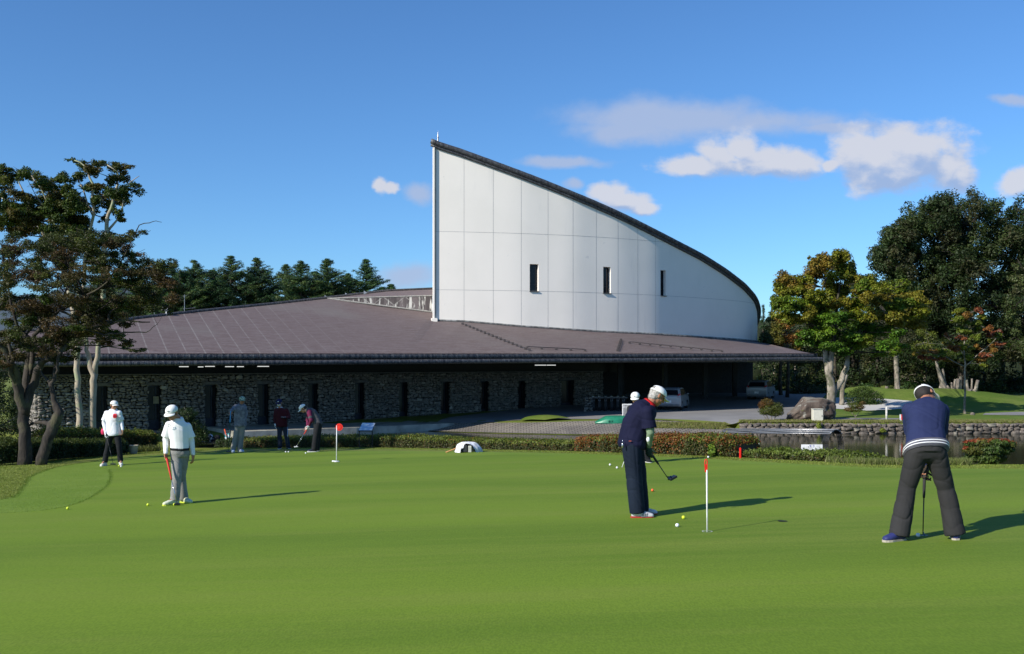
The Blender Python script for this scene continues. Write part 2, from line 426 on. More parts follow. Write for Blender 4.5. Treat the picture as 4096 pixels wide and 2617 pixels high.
def inpoly(x, y, poly):
    c = False; n = len(poly); j = n - 1
    for i in range(n):
        xi, yi = poly[i]; xj, yj = poly[j]
        if (yi > y) != (yj > y) and x < (xj - xi) * (y - yi) / (yj - yi) + xi: c = not c
        j = i
    return c
def sheet(name, poly, m, off, step, zf=None, kind='structure'):
    zf = zf or G; pts = []; n = len(poly)
    dense = []
    for i in range(n):
        a = Vector(poly[i]); b = Vector(poly[(i + 1) % n]); k = max(1, int((b - a).length / step))
        dense += [a.lerp(b, j / k) for j in range(k)]
    pts = list(dense); nb = len(pts)
    xs = [p[0] for p in poly]; ys = [p[1] for p in poly]
    pl = [(p[0], p[1]) for p in dense]
    x = min(xs)
    while x < max(xs):
        y = min(ys)
        while y < max(ys):
            if inpoly(x, y, pl): pts.append(Vector((x + step * .1 * random.random(), y)))
            y += step
        x += step
    r = delaunay_2d_cdt(pts, [], [list(range(nb))], 1, 1e-4)
    me = bpy.data.meshes.new(name); me.from_pydata([(v.x, v.y, zf(v.x, v.y) + off) for v in r[0]], [], r[2])
    o = link(name, me, m, smooth=True)
    import bmesh
    bm = bmesh.new(); bm.from_mesh(me); bmesh.ops.recalc_face_normals(bm, faces=bm.faces)
    if sum(f.normal.z for f in bm.faces) < 0: bmesh.ops.reverse_faces(bm, faces=bm.faces)
    bm.to_mesh(me); bm.free()
    o['kind'] = kind; return o
def onplane(px, py):
    D = 6120. / (py - HZ - 118 + .03 * (px - CX)); return ((px - CX) / F * D, D)
def smooth_poly(pts, k=6):
    "Catmull-Rom through an open list"
    out = []; n = len(pts)
    for i in range(n - 1):
        p0, p1, p2, p3 = [Vector(pts[j]) for j in (max(i - 1, 0), i, i + 1, min(i + 2, n - 1))]
        for j in range(k):
            t = j / k; out.append(tuple(.5 * (2 * p1 + (p2 - p0) * t + (2 * p0 - 5 * p1 + 4 * p2 - p3) * t * t + (3 * p1 - p0 - 3 * p2 + p3) * t ** 3)))
    out.append(tuple(pts[-1])); return out
back = [(450, 1868), (470, 1846), (640, 1829), (900, 1817), (1500, 1812), (2000, 1818), (2400, 1827), (2800, 1846), (3200, 1866), (3600, 1882), (4096, 1884), (4500, 1880)]
backw = [onplane(*p) for p in back]
leftc = smooth_poly([onplane(*p) for p in [(-500, 2080), (0, 2055), (200, 2040), (330, 2008), (425, 1950), (445, 1905), (438, 1880)]], 5)
gpoly = leftc + smooth_poly(backw, 4) + [(14, 10), (12, 2), (4, -5), (-8, -5), (-9, 4)]
sheet('putting_green', gpoly, GREEN, .008, 1.2, near)
colp = smooth_poly([onplane(*p) for p in [(-500, 2062), (0, 2000), (60, 1985), (95, 1945), (130, 1905), (220, 1872), (340, 1852), (450, 1838), (640, 1820), (900, 1809), (1500, 1805), (2000, 1810), (2400, 1818), (2800, 1836), (3200, 1856), (3600, 1872), (4200, 1876)]], 4)
sheet('green_collar', leftc[:1] + colp + [backw[-2]] + smooth_poly(backw, 4)[::-1][3:] + leftc[::-1][:-1], COLLAR, .005, 1.2, near)

# pond
t = NT('pond_water'); w = t.noise(1.6, 4, t.vec((1, .35, 1))); w2 = t.noise(9, 3, t.vec((1, .3, 1)))
t.col((.022, .024, .012)); t.rough(.10); t.b.inputs['Specular IOR Level'].default_value = .35
t.bump(t.math('ADD', w, t.math('MULTIPLY', w2, .3)), .16, .02); POND = t.m
sheet('pond_water', [(-12.5, 38), (-14.5, 50), (-16.0, 57.4), (-14.7, 59.9), (-12.3, 61.7), (-9.7, 63.4), (-7.7, 64.3), (-6.3, 63.4), (-4.4, 62.2), (1, 60.8), (7, 59.6), (13, 59.4), (13.9, 60.2), (60, 60.2), (62, 22), (14, 22), (6, 28), (0, 33)], POND, 0, 3, lambda x, y: WATER)

# asphalt, cobbles, gravel, lawn behind the pond
t = NT('asphalt'); a = t.noise(.5, 5); b = t.noise(40, 3)
c = t.mix(t.map(a, .3, .7), (.205, .20, .20), (.27, .265, .26)); c = t.mix(t.map(b, .35, .65), t.mix(1., c, (.8, .8, .8), 'MULTIPLY'), c)
c = t.mix(t.map(t.noise(2., 5, t.vec((.2, 1.5, 1))), .52, .7, 0, .5), c, (.17, .165, .165))
t.col(c); t.rough(.9); t.bump(b, .4, .01); ASPH = t.m
t = NT('cobbles'); br = t.n('ShaderNodeTexBrick'); t.l(t.vec((1, 1, 1)), br.inputs[0]); br.inputs['Scale'].default_value = 1.0
br.inputs['Brick Width'].default_value = .34; br.inputs['Row Height'].default_value = .22; br.inputs['Mortar Size'].default_value = .035
br.inputs['Color1'].default_value = (.33, .29, .235, 1); br.inputs['Color2'].default_value = (.24, .215, .19, 1); br.inputs['Mortar'].default_value = (.09, .08, .06, 1)
t.col(t.mix(t.map(t.noise(.4, 4), .4, .65, 0, .8), br.outputs['Color'], t.mix(1., br.outputs['Color'], (.62, .62, .66), 'MULTIPLY'))); t.rough(.9)
t.bump(br.outputs['Fac'], -.5, .03); COBB = t.m
def q(px, D): return ((px - CX) / F * D, D)
sheet('driveway', [q(1730, 63.8), q(1960, 63.2), q(2250, 64), q(2560, 63.0), q(2700, 61.8), q(2950, 60.9), q(3240, 60.9), q(3245, 64), q(3220, 69), q(3300, 80), q(3420, 96), q(2500, 110), q(2300, 92), q(2250, 78), q(2000, 71.0), q(1800, 66.3)], ASPH, .03, 1.2)
sheet('cobble_bank', [q(1625, 62.9), q(1750, 61.7), q(2000, 60.1), q(2300, 58.9), q(2600, 58.5), q(2930, 58.9), q(2948, 60.0), q(2830, 61.2), q(2560, 62.4), q(2250, 62.3), q(2100, 62.5), q(1900, 63.2), q(1740, 64.3), q(1680, 64.2)], COBB, .035, .6)
PALE = mat('pale_concrete', (.34, .33, .28), .9, var=.4, scale=1.2, bump=.3)
_w = lambda s_, y_: (wq_(s_, y_))
_a = math.atan2(.03293, .04624)
def wq_(s_, y_): return (-.3575 * 58 + math.cos(_a) * s_ + math.sin(_a) * y_, 58 - 0 + math.sin(_a) * s_ - math.cos(_a) * y_)
b = MB(); zl = CZ - 3.84; b.prism([(*wq_(a_, c_), zl) for a_, c_ in ((3.0, 0), (18.5, 0), (19.6, 1.6), (17, 5.6), (10, 5.9), (3.0, 5.4))], (0, 0, -.6)); o = b.build('paved_ledge', PALE); o['kind'] = 'structure'
t = NT('gravel'); t.col(t.mix(t.noise(60, 3), (.36, .35, .33), (.62, .60, .57))); t.rough(.95); GRAV = t.m
sheet('lawn', [q(3335, 61.5), q(4400, 61.5), q(4900, 90), q(3900, 98), q(3500, 96), q(3420, 84), q(3320, 74), q(3300, 66)], LAWN, .03, 1.)
sheet('path', [q(3240, 62.4), q(3300, 62.0), q(3590, 62.2), q(3600, 63.3), q(3330, 63.6), q(3240, 63.8)], ASPH, .05, 1.)
sheet('gravel_bed', [q(3290, 72), q(3470, 69.5), q(3640, 71), q(3650, 74), q(3480, 76), q(3320, 78)], GRAV, .05, 1.)
sheet('cart_road', [q(3930, 66), q(4500, 64.5), q(4500, 69), q(4200, 68.6), q(4060, 68.2), q(3940, 67.2)], ASPH, .05, 1.)
sheet('weedy_strip', [q(2560, 62.5), q(2820, 61.25), q(2960, 60.2), q(3240, 60.1), q(3240, 61.2), q(2950, 61.4), q(2700, 62.4), q(2560, 63.4)], ROUGH, .06, .8)
sheet('grass_patch', smooth_poly([q(2080, 63.0), q(2130, 64.6), q(2200, 64.8), q(2280, 63.4), q(2180, 62.7)], 4), LAWN, .07, .6, lambda x, y: G(x, y) + .25 * max(0, 1 - ((x - 2.1) / 1.7) ** 2) * max(0, 1 - ((y - 63.7) / 1.1) ** 2))

# far hills
t = NT('hazy_hill_forest'); t.col(t.mix(t.noise(.02, 6), (.035, .055, .08), (.06, .085, .11))); t.rough(1); HILL = t.m  # distance haze is put into this bluish forest colour
hv = []; hx = np.linspace(-1500, 1500, 120)
def hill_h(x): return 46 + 70 * math.exp(-((x + 700) / 330) ** 2) + 22 * math.sin(x / 130) + 10 * math.sin(x / 47 + 1) - 35 * sm(x, -350, 0)
hills = grid_mesh('hills', hx, [1300, 1380, 1480, 1600], lambda x, y: -20 + hill_h(x) * sm(y, 1290, 1490) + 3 * math.sin(x / 9) * sm(y, 1300, 1500), HILL); hills['kind'] = 'structure'

# ------------------------------------------------------------ rubble stones
def ico(sub):
    import bmesh
    bm = bmesh.new(); bmesh.ops.create_icosphere(bm, subdivisions=sub, radius=1); v = np.array([x.co[:] for x in bm.verts]); f = np.array([[y.index for y in x.verts] for x in bm.faces]); bm.free(); return v, f
ICO2 = ico(2); ICO3 = ico(3)
def rubble(rects, hr, wr, depth, seed, gap=.02, rough_=.14, boxy=.52):
    "stones in the plane x,z filling rects (x0,x1,z0,z1) with y as depth; returns verts, faces"
    r = np.random.default_rng(seed); V = []; Fc = []; n = 0; iv, jf = ICO2
    box = np.sign(iv) * np.abs(iv) ** boxy
    for (x0, x1, z0, z1) in rects:
        z = z0
        while z < z1 - .02:
            h = min(r.uniform(*hr), z1 - z)
            if z1 - z - h < hr[0] * .6: h = z1 - z
            x = x0 - r.uniform(0, .05)
            while x < x1 - .02:
                w = r.uniform(*wr) * (h / hr[1] * .5 + .6)
                if x1 - x - w < wr[0] * .6: w = x1 - x + r.uniform(-.02, .05)
                hh = h
                subs = [(z, hh)]
                if h > hr[1] * .7 and r.random() < .45: k = r.uniform(.35, .65); subs = [(z, hh * k), (z + hh * k, hh * (1 - k))]
                for (zz, h2) in subs:
                    p = box * np.array([w / 2 - gap / 2, depth * r.uniform(.7, 1.25), h2 / 2 - gap / 2])
                    p = p + rough_ * min(w, h2) * np.sin(iv[:, [1, 2, 0]] * r.uniform(2, 5) + r.uniform(0, 6, 3))
                    a = r.normal(0, .10); ca, sa = math.cos(a), math.sin(a)
                    p = np.stack([p[:, 0] * ca - p[:, 2] * sa, p[:, 1], p[:, 0] * sa + p[:, 2] * ca], 1)
                    p += np.array([x + w / 2, 0, zz + h2 / 2]) + r.normal(0, .012, 3)
                    V.append(p); Fc.append(jf + n); n += len(iv)
                x += w
            z += h
    return np.concatenate(V), np.concatenate(Fc)
def stone_mat(name, c1, c2, c3):
    t = NT(name); g = t.n('ShaderNodeNewGeometry'); r = g.outputs['Random Per Island']
    c = t.mix(t.map(t.noise(9, 5), .35, .65), c1, c2)
    c = t.mix(t.map(r, .0, 1., 0, .8, False), c, t.mix(1., c, (1.9, 1.85, 1.8), 'MULTIPLY'))
    c = t.mix(t.map(r, .955, .96, 0, .7), c, c3); t.col(c); t.rough(.85); t.bump(t.noise(22, 6), .5, .03); return t.m
STONE = stone_mat('dark_rubble', (.11, .10, .09), (.20, .185, .165), (.40, .37, .32))
STONE2 = stone_mat('pond_stone', (.075, .062, .052), (.135, .118, .10), (.22, .21, .17))
MORT = mat('dark_mortar', (.018, .018, .019), .95)  # near-black mortar behind and between the stones
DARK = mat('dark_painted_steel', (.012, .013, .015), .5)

# retaining wall of the pond
x0, x1 = (2955 - CX) / F * 60, 48.
rw = empty('retaining_wall', (x0, 59.9, WATER), 'low dry stone retaining wall along the far side of the pond', 'wall')
zt = far(20, 60.1)
v, f = rubble([(x0, x1, WATER - .35, WATER + .72)], (.16, .40), (.22, .62), .2, 11, .006, .17, .36); v[:, 1] += 59.93
z_top = np.array([far(a, 60.1) for a in v[:, 0]]); v[:, 2] = np.minimum(WATER - .35 + (v[:, 2] - WATER + .35) * (z_top - WATER + .36) / 1.07, z_top + .03)
link('stones', npmesh('stones', v, f), STONE2, rw, True)
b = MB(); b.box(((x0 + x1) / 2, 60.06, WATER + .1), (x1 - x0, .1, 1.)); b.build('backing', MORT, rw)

# ------------------------------------------------------------ clubhouse
D0 = 58.; step = math.hypot(.04624, .03293) * D0; ang = math.atan2(.03293, .04624)
W0 = Vector(((618 - CX) / F * D0, D0, 0)); wd = Vector((math.cos(ang), math.sin(ang), 0)); wnv = Vector((math.sin(ang), -math.cos(ang), 0))
club = empty('clubhouse', (W0.x, W0.y, CZ - 3.9), 'long low clubhouse with black rubble stone wall, brown shingle roof and tall white curved tower', 'building')
MW = Matrix((( wd.x, -wnv.x, 0), (wd.y, -wnv.y, 0), (0, 0, 1)))   # local x along the wall, y into the building
def wp(s, y, z): return W0 + wd * s - wnv * y + Vector((0, 0, z))
TOP = .90; BOT = -2.75; s_l, s_r = -1.89 * step, 10.35 * step
wins = [(t_ * step, .76) for t_ in (-.9, 0, 1, 2, 3, 4, 5, 6, 7, 8)] + [(9.3 * step, 1.35)]
rects = []; cur = s_l
for (c, w) in wins:
    rects.append((cur, c - w / 2, BOT, TOP - .06)); rects.append((c - w / 2 - .02, c + w / 2 + .02, TOP - .44, TOP - .06)); cur = c + w / 2
rects.append((cur, s_r, BOT, TOP - .06))
v, f = rubble(rects, (.08, .25), (.12, .42), .15, 5, .014)
v = v @ np.array(MW.transposed()) + np.array(W0)
link('stone_wall', npmesh('stone_wall', v, f), STONE, club, True)
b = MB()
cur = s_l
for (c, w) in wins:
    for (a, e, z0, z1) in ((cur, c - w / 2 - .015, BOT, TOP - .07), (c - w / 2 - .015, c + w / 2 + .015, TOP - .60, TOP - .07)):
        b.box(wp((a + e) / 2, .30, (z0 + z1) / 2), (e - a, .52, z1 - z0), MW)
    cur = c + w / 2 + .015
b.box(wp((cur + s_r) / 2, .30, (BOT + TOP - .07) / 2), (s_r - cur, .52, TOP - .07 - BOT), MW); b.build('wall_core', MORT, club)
b = MB(); b.box(wp((s_l + s_r) / 2, .16, TOP), (s_r - s_l, .6, .07), MW, .01); b.build('wall_coping', mat('coping_stone', (.16, .155, .15), .8, bump=.4), club)
LINT = mat('lintel_concrete', (.13, .125, .12), .85, bump=.3, scale=5)
GLASS = NT('dark_glass'); GLASS.col((.008, .010, .016)); GLASS.rough(.15); GLASS.b.inputs['Specular IOR Level'].default_value = .3; GLASS = GLASS.m
FRAME = mat('bronze_frame', (.03, .035, .045), .4, .5)
JAMB = [ ]
for i, (c, w) in enumerate(wins):
    z1 = TOP - .64; z0 = BOT + .42 if i < 10 else BOT + .7
    fr = MB()
    for sx in (-1, 1): fr.box(wp(c + sx * (w / 2 - .035), .38, (z0 + z1) / 2), (.07, .08, z1 - z0), MW)
    fr.box(wp(c, .38, z1 - .04), (w - .15, .08, .08), MW); fr.box(wp(c, .38, z0 + .55), (w - .15, .08, .05), MW); fr.box(wp(c + w * .2, .38, (z0 + .55 + z1) / 2 - .02), (.04, .07, z1 - z0 - .62), MW)
    win = fr.build('window', FRAME, club)
    g = MB(); g.box(wp(c, .40, (z0 + .6 + z1) / 2), (w - .14, .02, z1 - z0 - .6), MW); g.build('pane', GLASS, win)
    g = MB(); g.box(wp(c, .40, z0 + .26), (w - .14, .03, .52), MW); g.build('panel', mat('blue_panel', (.015, .018, .035), .5), win)
    g = MB(); g.box(wp(c, -.02, TOP - .54), (w + .26, .36, .19), MW, .012); g.build('lintel', LINT, win)
    g = MB(); g.box(wp(c, .16, z0 - .1), (w + .06, .6, .16), MW, .012); g.build('sill', LINT, win)
g = MB(); g.box(wp(0.18, .33, TOP - 1.5), (.32, .02, .42), MW); o = g.build('notice', mat('paper_notice', (.35, .31, .2), .8), club); o['label'] = 'pale paper notice behind a window'
# dark box added behind the wall against light leaks, clerestory band
b = MB(); b.box(wp((s_l + s_r) / 2 - .2, 4.4, -.6), (s_r - s_l - .5, 7.2, 4.0), MW); b.build('interior_light_block', DARK, club)
b = MB(); b.box(wp((s_l + s_r) / 2, .9, TOP + .45), (s_r - s_l + 6, .1, 1.1), MW); b.build('clerestory', mat('black_band', (.006, .007, .007), .45), club)
# left end wall
v, f = rubble([(0, 4, BOT, TOP - .06)], (.10, .30), (.14, .50), .16, 6, .016)
ML = Matrix(((-wnv.x, -wd.x, 0), (-wnv.y, -wd.y, 0), (0, 0, 1)))
vv = np.stack([v[:, 0], -v[:, 1], v[:, 2]], 1) @ np.array(Matrix(((-wnv.x, wd.x, 0), (-wnv.y, wd.y, 0), (0, 0, 1))).transposed()) + np.array(wp(s_l, 0, 0))
link('stone_wall', npmesh('stone_wall', vv, f), STONE, club, True)

# eaves
ed = Vector((.906, .424, 0)); ep0 = Vector((-24.8, 51, 0)); en = Vector((-.424, .906, 0))
def eave(px, zr_py=None):
    u = (px - CX) / F; s = (u * ep0.y - ep0.x) / (ed.x - u * ed.y); return ep0 + ed * s
zE = [2.06, 2.16]
def eaveP(px):
    p = eave(px); return Vector((p.x, p.y, CZ - (1414.5 - HZ) / F * p.y))
t = NT('zinc_gutter'); v_ = t.vec((1, 1, 1)); a = t.noise(3.2, 5, t.vec((3, 3, .25))); b_ = t.noise(14, 4, t.vec((2, 2, .2)))
c = t.mix(t.map(a, .4, .62), (.035, .036, .045), (.10, .10, .105)); c = t.mix(t.map(b_, .56, .66), c, (.22, .22, .22))
t.col(c); t.rough(.6); t.b.inputs['Metallic'].default_value = .3; t.bump(b_, .3, .02); ZINC = t.m
def roll(name, pa, pb, za, zb, out, rad, ringstep=.34, m=None):
    A = eave(pa) - en * out; B = eave(pb) - en * out; L = (B - A).length; d = (B - A) / L; n = int(L / ringstep); mb = MB()
    pts, rr = [], []
    for i in range(n + 1):
        for (o_, r_) in ((0, 1.06), (.035, 1.06), (.05, 1.0)):
            s_ = i * ringstep + o_
            if s_ > L: break
            pts.append(A + d * s_ + Vector((0, 0, lerp(za, zb, s_ / L)))); rr.append(rad * r_ * (1 + .012 * math.sin(i * 7.3)))
    mb.tube(pts, rr, 12); return mb.build(name, m or ZINC, club, smooth=True)
pL, pR = 60, 3262
zA, zB = eaveP(pL).z, eaveP(pR).z
roll('upper_gutter', pL, pR, zA - .17, zB - .17, .02, .155)
roll('lower_gutter', pL, 3284, zA - .55, zB - .40, .22, .135)
b = MB(); A, B = eave(pL), eave(pR + 12)
b.prism([A + Vector((0, 0, zA + .025)) + en * .1, B + Vector((0, 0, zB + .025)) + en * .1, B + Vector((0, 0, zB - .52)) + en * .1, A + Vector((0, 0, zA - .66)) + en * .1], en * .25); b.build('fascia', mat('fascia', (.012, .012, .02), .6), club)
b = MB(); A2, B2 = A + en * .35, B + en * .3
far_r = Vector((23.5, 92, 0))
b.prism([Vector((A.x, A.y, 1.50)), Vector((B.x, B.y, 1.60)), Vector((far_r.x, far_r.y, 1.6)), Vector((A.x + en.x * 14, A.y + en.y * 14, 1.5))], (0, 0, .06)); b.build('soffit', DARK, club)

# tower curve
TPX = [1738,1856,1973,2085,2192,2292,2385,2472,2551,2622,2688,2748,2802,2851,2894,2932,2964,2990,3010,3022,3029,3027,3014,2990]
TD = [70,70.35,70.75,71.2,71.8,72.4,73.2,74,74.9,75.8,76.9,78,79.1,80.2,81.3,82.4,83.5,84.7,86,87.3,89.6,92,94.5,97]
TT = [(1738,592),(1855,632),(1971,674),(2084,716),(2191,757),(2290,798),(2385,837),(2472,876),(2551,914),(2622,950),(2802,1042),(2896,1101),(2971,1158),(3010,1200),(3022,1222),(3029,1250),(3035,1290)]
TB = [(1738,1283),(1856,1287),(2086,1307),(2391,1327),(2622,1338),(2790,1349),(2958,1360),(3029,1367),(3040,1368)]
cp = [Vector(((x - CX) / F * d, d)) for x, d in zip(TPX, TD)]
fine = [tuple(p) for p in smooth_poly([tuple(p) for p in cp], 6)]; NPAN = 6
def tpx(p): return CX + F * p[0] / p[1]
def tz(p, tab, i):
    px = tpx(p); last = 20 * NPAN
    if i > last: 
        q0 = fine[last]; z = CZ - (ipl(tpx(q0), [a for a, _ in tab], [b_ for _, b_ in tab]) - HZ) / F * q0[1]
        return z if tab is TB else z - .11 * (i - last)
    return CZ - (ipl(px, [a for a, _ in tab], [b_ for _, b_ in tab]) - HZ) / F * p[1]
zt_ = [tz(p, TT, i) for i, p in enumerate(fine)]; zb_ = [tz(p, TB, i) for i, p in enumerate(fine)]
# smooth the top line
for _ in range(6): zt_ = [zt_[0]] + [(zt_[i - 1] + zt_[i] * 2 + zt_[i + 1]) / 4 for i in range(1, len(zt_) - 1)] + [zt_[-1]]
wpx = [(2119, 2154), (2413, 2443), (2642, 2664)]
wz0, wz1 = CZ - (1165 - HZ) / F * 71.5, CZ - (1057 - HZ) / F * 71.5
# insert window edges in the fine curve
def at_px(px):
    for i in range(len(fine) - 1):
        a, c_ = tpx(fine[i]), tpx(fine[i + 1])
        if a <= px <= c_: return i + (px - a) / (c_ - a)
params = set(range(len(fine))); wpar = []
for (a, c_) in wpx:
    ia, ic = at_px(a), at_px(c_); wpar.append((ia, ic)); params -= {k for k in params if ia - .3 < k < ic + .3}; params |= {ia, ic}
params = sorted(params)
def ev(lst, t_):
    i = min(int(t_), len(lst) - 2); f_ = t_ - i
    a, c_ = lst[i], lst[i + 1]
    return (a[0] + (c_[0] - a[0]) * f_, a[1] + (c_[1] - a[1]) * f_) if isinstance(a, tuple) else a + (c_ - a) * f_
def nrm(t_):
    a, c_ = ev(fine, max(0, t_ - .8)), ev(fine, min(len(fine) - 1.001, t_ + .8)); d = Vector((c_[0] - a[0], c_[1] - a[1])).normalized(); return Vector((d.y, -d.x, 0))
t = NT('white_render'); a = t.noise(.35, 5); s_ = t.noise(1.2, 5, t.vec((1, 1, .12))); gr = t.noise(30, 4)
c = t.mix(t.map(a, .35, .7), (.86, .80, .725), (.82, .765, .69)); c = t.mix(t.map(s_, .60, .78, 0, .35), c, (.55, .54, .53))
c = t.mix(t.map(t.noise(1.7, 3), .70, .76, 0, .3), c, (.5, .5, .5))
t.col(c); t.rough(.85); t.bump(gr, .2, .01); WHITE = t.m
JOINT = mat('joint', (.36, .35, .34), .9)
tw = MB()
for k in range(len(params) - 1):
    a, c_ = params[k], params[k + 1]; pa, pc = ev(fine, a), ev(fine, c_)
    isw = any(abs(a - w_[0]) < 1e-6 for w_ in wpar)
    za, zc, ba, bc = ev(zt_, a), ev(zt_, c_), ev(zb_, a) - 1.2, ev(zb_, c_) - 1.2
    def qd(z0a, z0c, z1a, z1c): tw.quad((pa[0], pa[1], z0a), (pc[0], pc[1], z0c), (pc[0], pc[1], z1c), (pa[0], pa[1], z1a))
    if isw:
        qd(ba, bc, wz0, wz0); qd(wz1, wz1, za, zc)
    else:
        qd(ba, bc, wz0, wz0) if za > wz1 + .01 else None
        if za > wz1 + .01: qd(wz0, wz0, wz1, wz1); qd(wz1, wz1, za, zc if zc > wz1 else wz1)
        else: qd(ba, bc, za, zc)
me = tw.mesh('curved_wall')
import bmesh
bm = bmesh.new(); bm.from_mesh(me); bmesh.ops.remove_doubles(bm, verts=bm.verts, dist=1e-4); bm.to_mesh(me); bm.free()
cw = link('curved_wall', me, [WHITE], club, True)
# joints as slightly proud thin bands
jb = MB(); zj = [CZ - (1159 - HZ) / F * 70, CZ - (925.5 - HZ) / F * 70]
def strip(i, z0, z1, w=.010, pr=.004):
    p = ev(fine, i); n = nrm(i); d = Vector((-n.y, n.x, 0)); c0 = Vector((p[0], p[1], 0)) + n * pr
    jb.quad(c0 - d * w + Vector((0, 0, z0)), c0 + d * w + Vector((0, 0, z0)), c0 + d * w + Vector((0, 0, z1)), c0 - d * w + Vector((0, 0, z1)))
for i in range(NPAN, 10 * NPAN, NPAN): strip(i, ev(zb_, i), ev(zt_, i))
for z in zj:
    for k in range(len(params) - 1):
        a, c_ = params[k], params[k + 1]
        if any(w_[0] - .01 <= a < w_[1] - .01 for w_ in wpar) and wz0 < z < wz1: continue
        if ev(zt_, a) < z + .05 or a > 18.2 * NPAN: continue
        pa, pc = ev(fine, a), ev(fine, c_); na, nc = nrm(a), nrm(c_)
        A_ = Vector((pa[0], pa[1], z)) + na * .006; C_ = Vector((pc[0], pc[1], z)) + nc * .006
        jb.quad(A_ - Vector((0, 0, .009)), C_ - Vector((0, 0, .009)), C_ + Vector((0, 0, .009)), A_ + Vector((0, 0, .009)))
jb.build('panel_joint', JOINT, cw)
for (a, c_) in wpar:
    pa, pc = ev(fine, a), ev(fine, c_); n = nrm((a + c_) / 2); A_ = Vector((pa[0], pa[1], 0)); C_ = Vector((pc[0], pc[1], 0)); dn = -n * .34
    d = (C_ - A_).normalized()
    rv = MB()
    for (u_, w_) in ((A_, A_), (C_, C_)): rv.quad(u_ + Vector((0, 0, wz0)), u_ + dn + Vector((0, 0, wz0)), u_ + dn + Vector((0, 0, wz1)), u_ + Vector((0, 0, wz1)))
    for z in (wz0, wz1): rv.quad(A_ + Vector((0, 0, z)), C_ + Vector((0, 0, z)), C_ + dn + Vector((0, 0, z)), A_ + dn + Vector((0, 0, z)))
    wo_ = rv.build('window', WHITE, club, fix=False)
    g = MB(); m_ = (A_ + C_) / 2 + dn * .97; L_ = (C_ - A_).length; MM = Matrix(((d.x, -n.x, 0), (d.y, -n.y, 0), (0, 0, 1)))
    g.box(m_ + Vector((0, 0, (wz0 + wz1) / 2)), (L_, .02, wz1 - wz0), MM); g.build('pane', GLASS, wo_)
    g = MB()
    for z in (wz0 + .03, wz0 + .5, wz1 - .03): g.box(m_ + n * .03 + Vector((0, 0, z)), (L_ - .1, .04, .05), MM)
    for sx in (-1, 1): g.box(m_ + n * .03 + d * sx * (L_ / 2 - .03) + Vector((0, 0, (wz0 + wz1) / 2)), (.05, .05, wz1 - wz0), MM)
    g.build('frame', FRAME, wo_)
    g = MB(); g.box((A_ + C_) / 2 + n * .02 + Vector((0, 0, wz0 - .03)), (L_ + .04, .14, .05), MM); g.build('sill', mat('dark_flashing', (.05, .05, .055), .5), wo_)
# tower top: roll cap, flat trim, roof slab, and the flat left side
pts = [Vector((*ev(fine, i), ev(zt_, i))) for i in range(len(fine) - 1)]; nn_ = [nrm(i) for i in range(len(fine) - 1)]
def fadeoff(i): return 1 - .25 * sm(i, 90, 125)
left = (Vector((pts[0].x, pts[0].y, 0)) - Vector((pts[1].x, pts[1].y, 0))).normalized()
tb = MB(); pp = []; rr = []
A0 = pts[0] + left * .25 + (pts[0] - pts[6]).normalized() * 0
src = [pts[0] + (pts[0] - pts[3]).normalized() * .28] + pts; srn = [nn_[0]] + nn_
for i, (p, n) in enumerate(zip(src, srn)): pp.append(p + n * .16 + Vector((0, 0, .36 * fadeoff(i)))); rr.append(.175 * (1 + .03 * (i % 3 == 0)))
tb.tube(pp, rr, 12); tb.build('tower_cap_roll', ZINC, club, smooth=True)
tb = MB(); pp = [p + n * .08 + Vector((0, 0, .10)) for p, n in zip(src, srn)]; tb.tube(pp, .105, 8); tb.build('tower_trim', ZINC, club, smooth=True)
# roof slab of the tower, spanning to the back
bk = [Vector((-5.3, 84, 0)), Vector((2, 93, 0)), Vector((10, 98, 0)), Vector((16, 99.5, 0)), Vector((cp[-1].x, cp[-1].y, 0))]
n_ = 40; tm = MB(); fr_, bk_ = [], []
for k in range(n_ + 1):
    i = k / n_ * (len(fine) - 2); p = ev(fine, i); z = ev(zt_, i); fr_.append(Vector((p[0], p[1], z + .22)))
    f_ = k / n_ * 4; j = min(3, int(f_)); b_ = bk[j].lerp(bk[j + 1], f_ - j); bk_.append(Vector((b_.x, b_.y, z + .22)))
for k in range(n_): tm.quad(fr_[k], fr_[k + 1], bk_[k + 1], bk_[k])
for k in range(n_): tm.quad(fr_[k] - Vector((0, 0, .3)), fr_[k + 1] - Vector((0, 0, .3)), bk_[k + 1] - Vector((0, 0, .3)), bk_[k] - Vector((0, 0, .3)))
for k in range(n_): tm.quad(bk_[k], bk_[k + 1], bk_[k + 1] - Vector((0, 0, .3)), bk_[k] - Vector((0, 0, .3)))
tm.build('tower_roof', ZINC, club)
tm = MB(); 
for k in range(n_): 
    a_, b2_ = bk_[k], bk_[k + 1]; tm.quad(Vector((a_.x, a_.y, 1)), Vector((b2_.x, b2_.y, 1)), b2_ - Vector((0, 0, .2)), a_ - Vector((0, 0, .2)))
p0 = Vector((fine[0][0], fine[0][1], 0)); zt0 = zt_[0]
tm.quad(p0 + Vector((0, .3, 1.5)), Vector((bk[0].x, bk[0].y, 1.5)), Vector((bk[0].x, bk[0].y, zt0 + .1)), p0 + Vector((0, .3, zt0 + .1)))
tm.build('tower_back_wall', WHITE, club)
b = MB(); n0 = nrm(0); d0 = Vector((-n0.y, n0.x, 0)); M0 = Matrix(((d0.x, -n0.x, 0), (d0.y, -n0.y, 0), (0, 0, 1)))
b.box(p0 - d0 * .06 + n0 * .03 + Vector((0, 0, (zt0 + 4.35) / 2)), (.12, .3, zt0 - 4.35), M0, .01); b.box(p0 - d0 * .02 + n0 * .03 + Vector((0, 0, 4.55)), (.42, .42, .28), M0, .01)
b.build('corner_trim', WHITE, club)
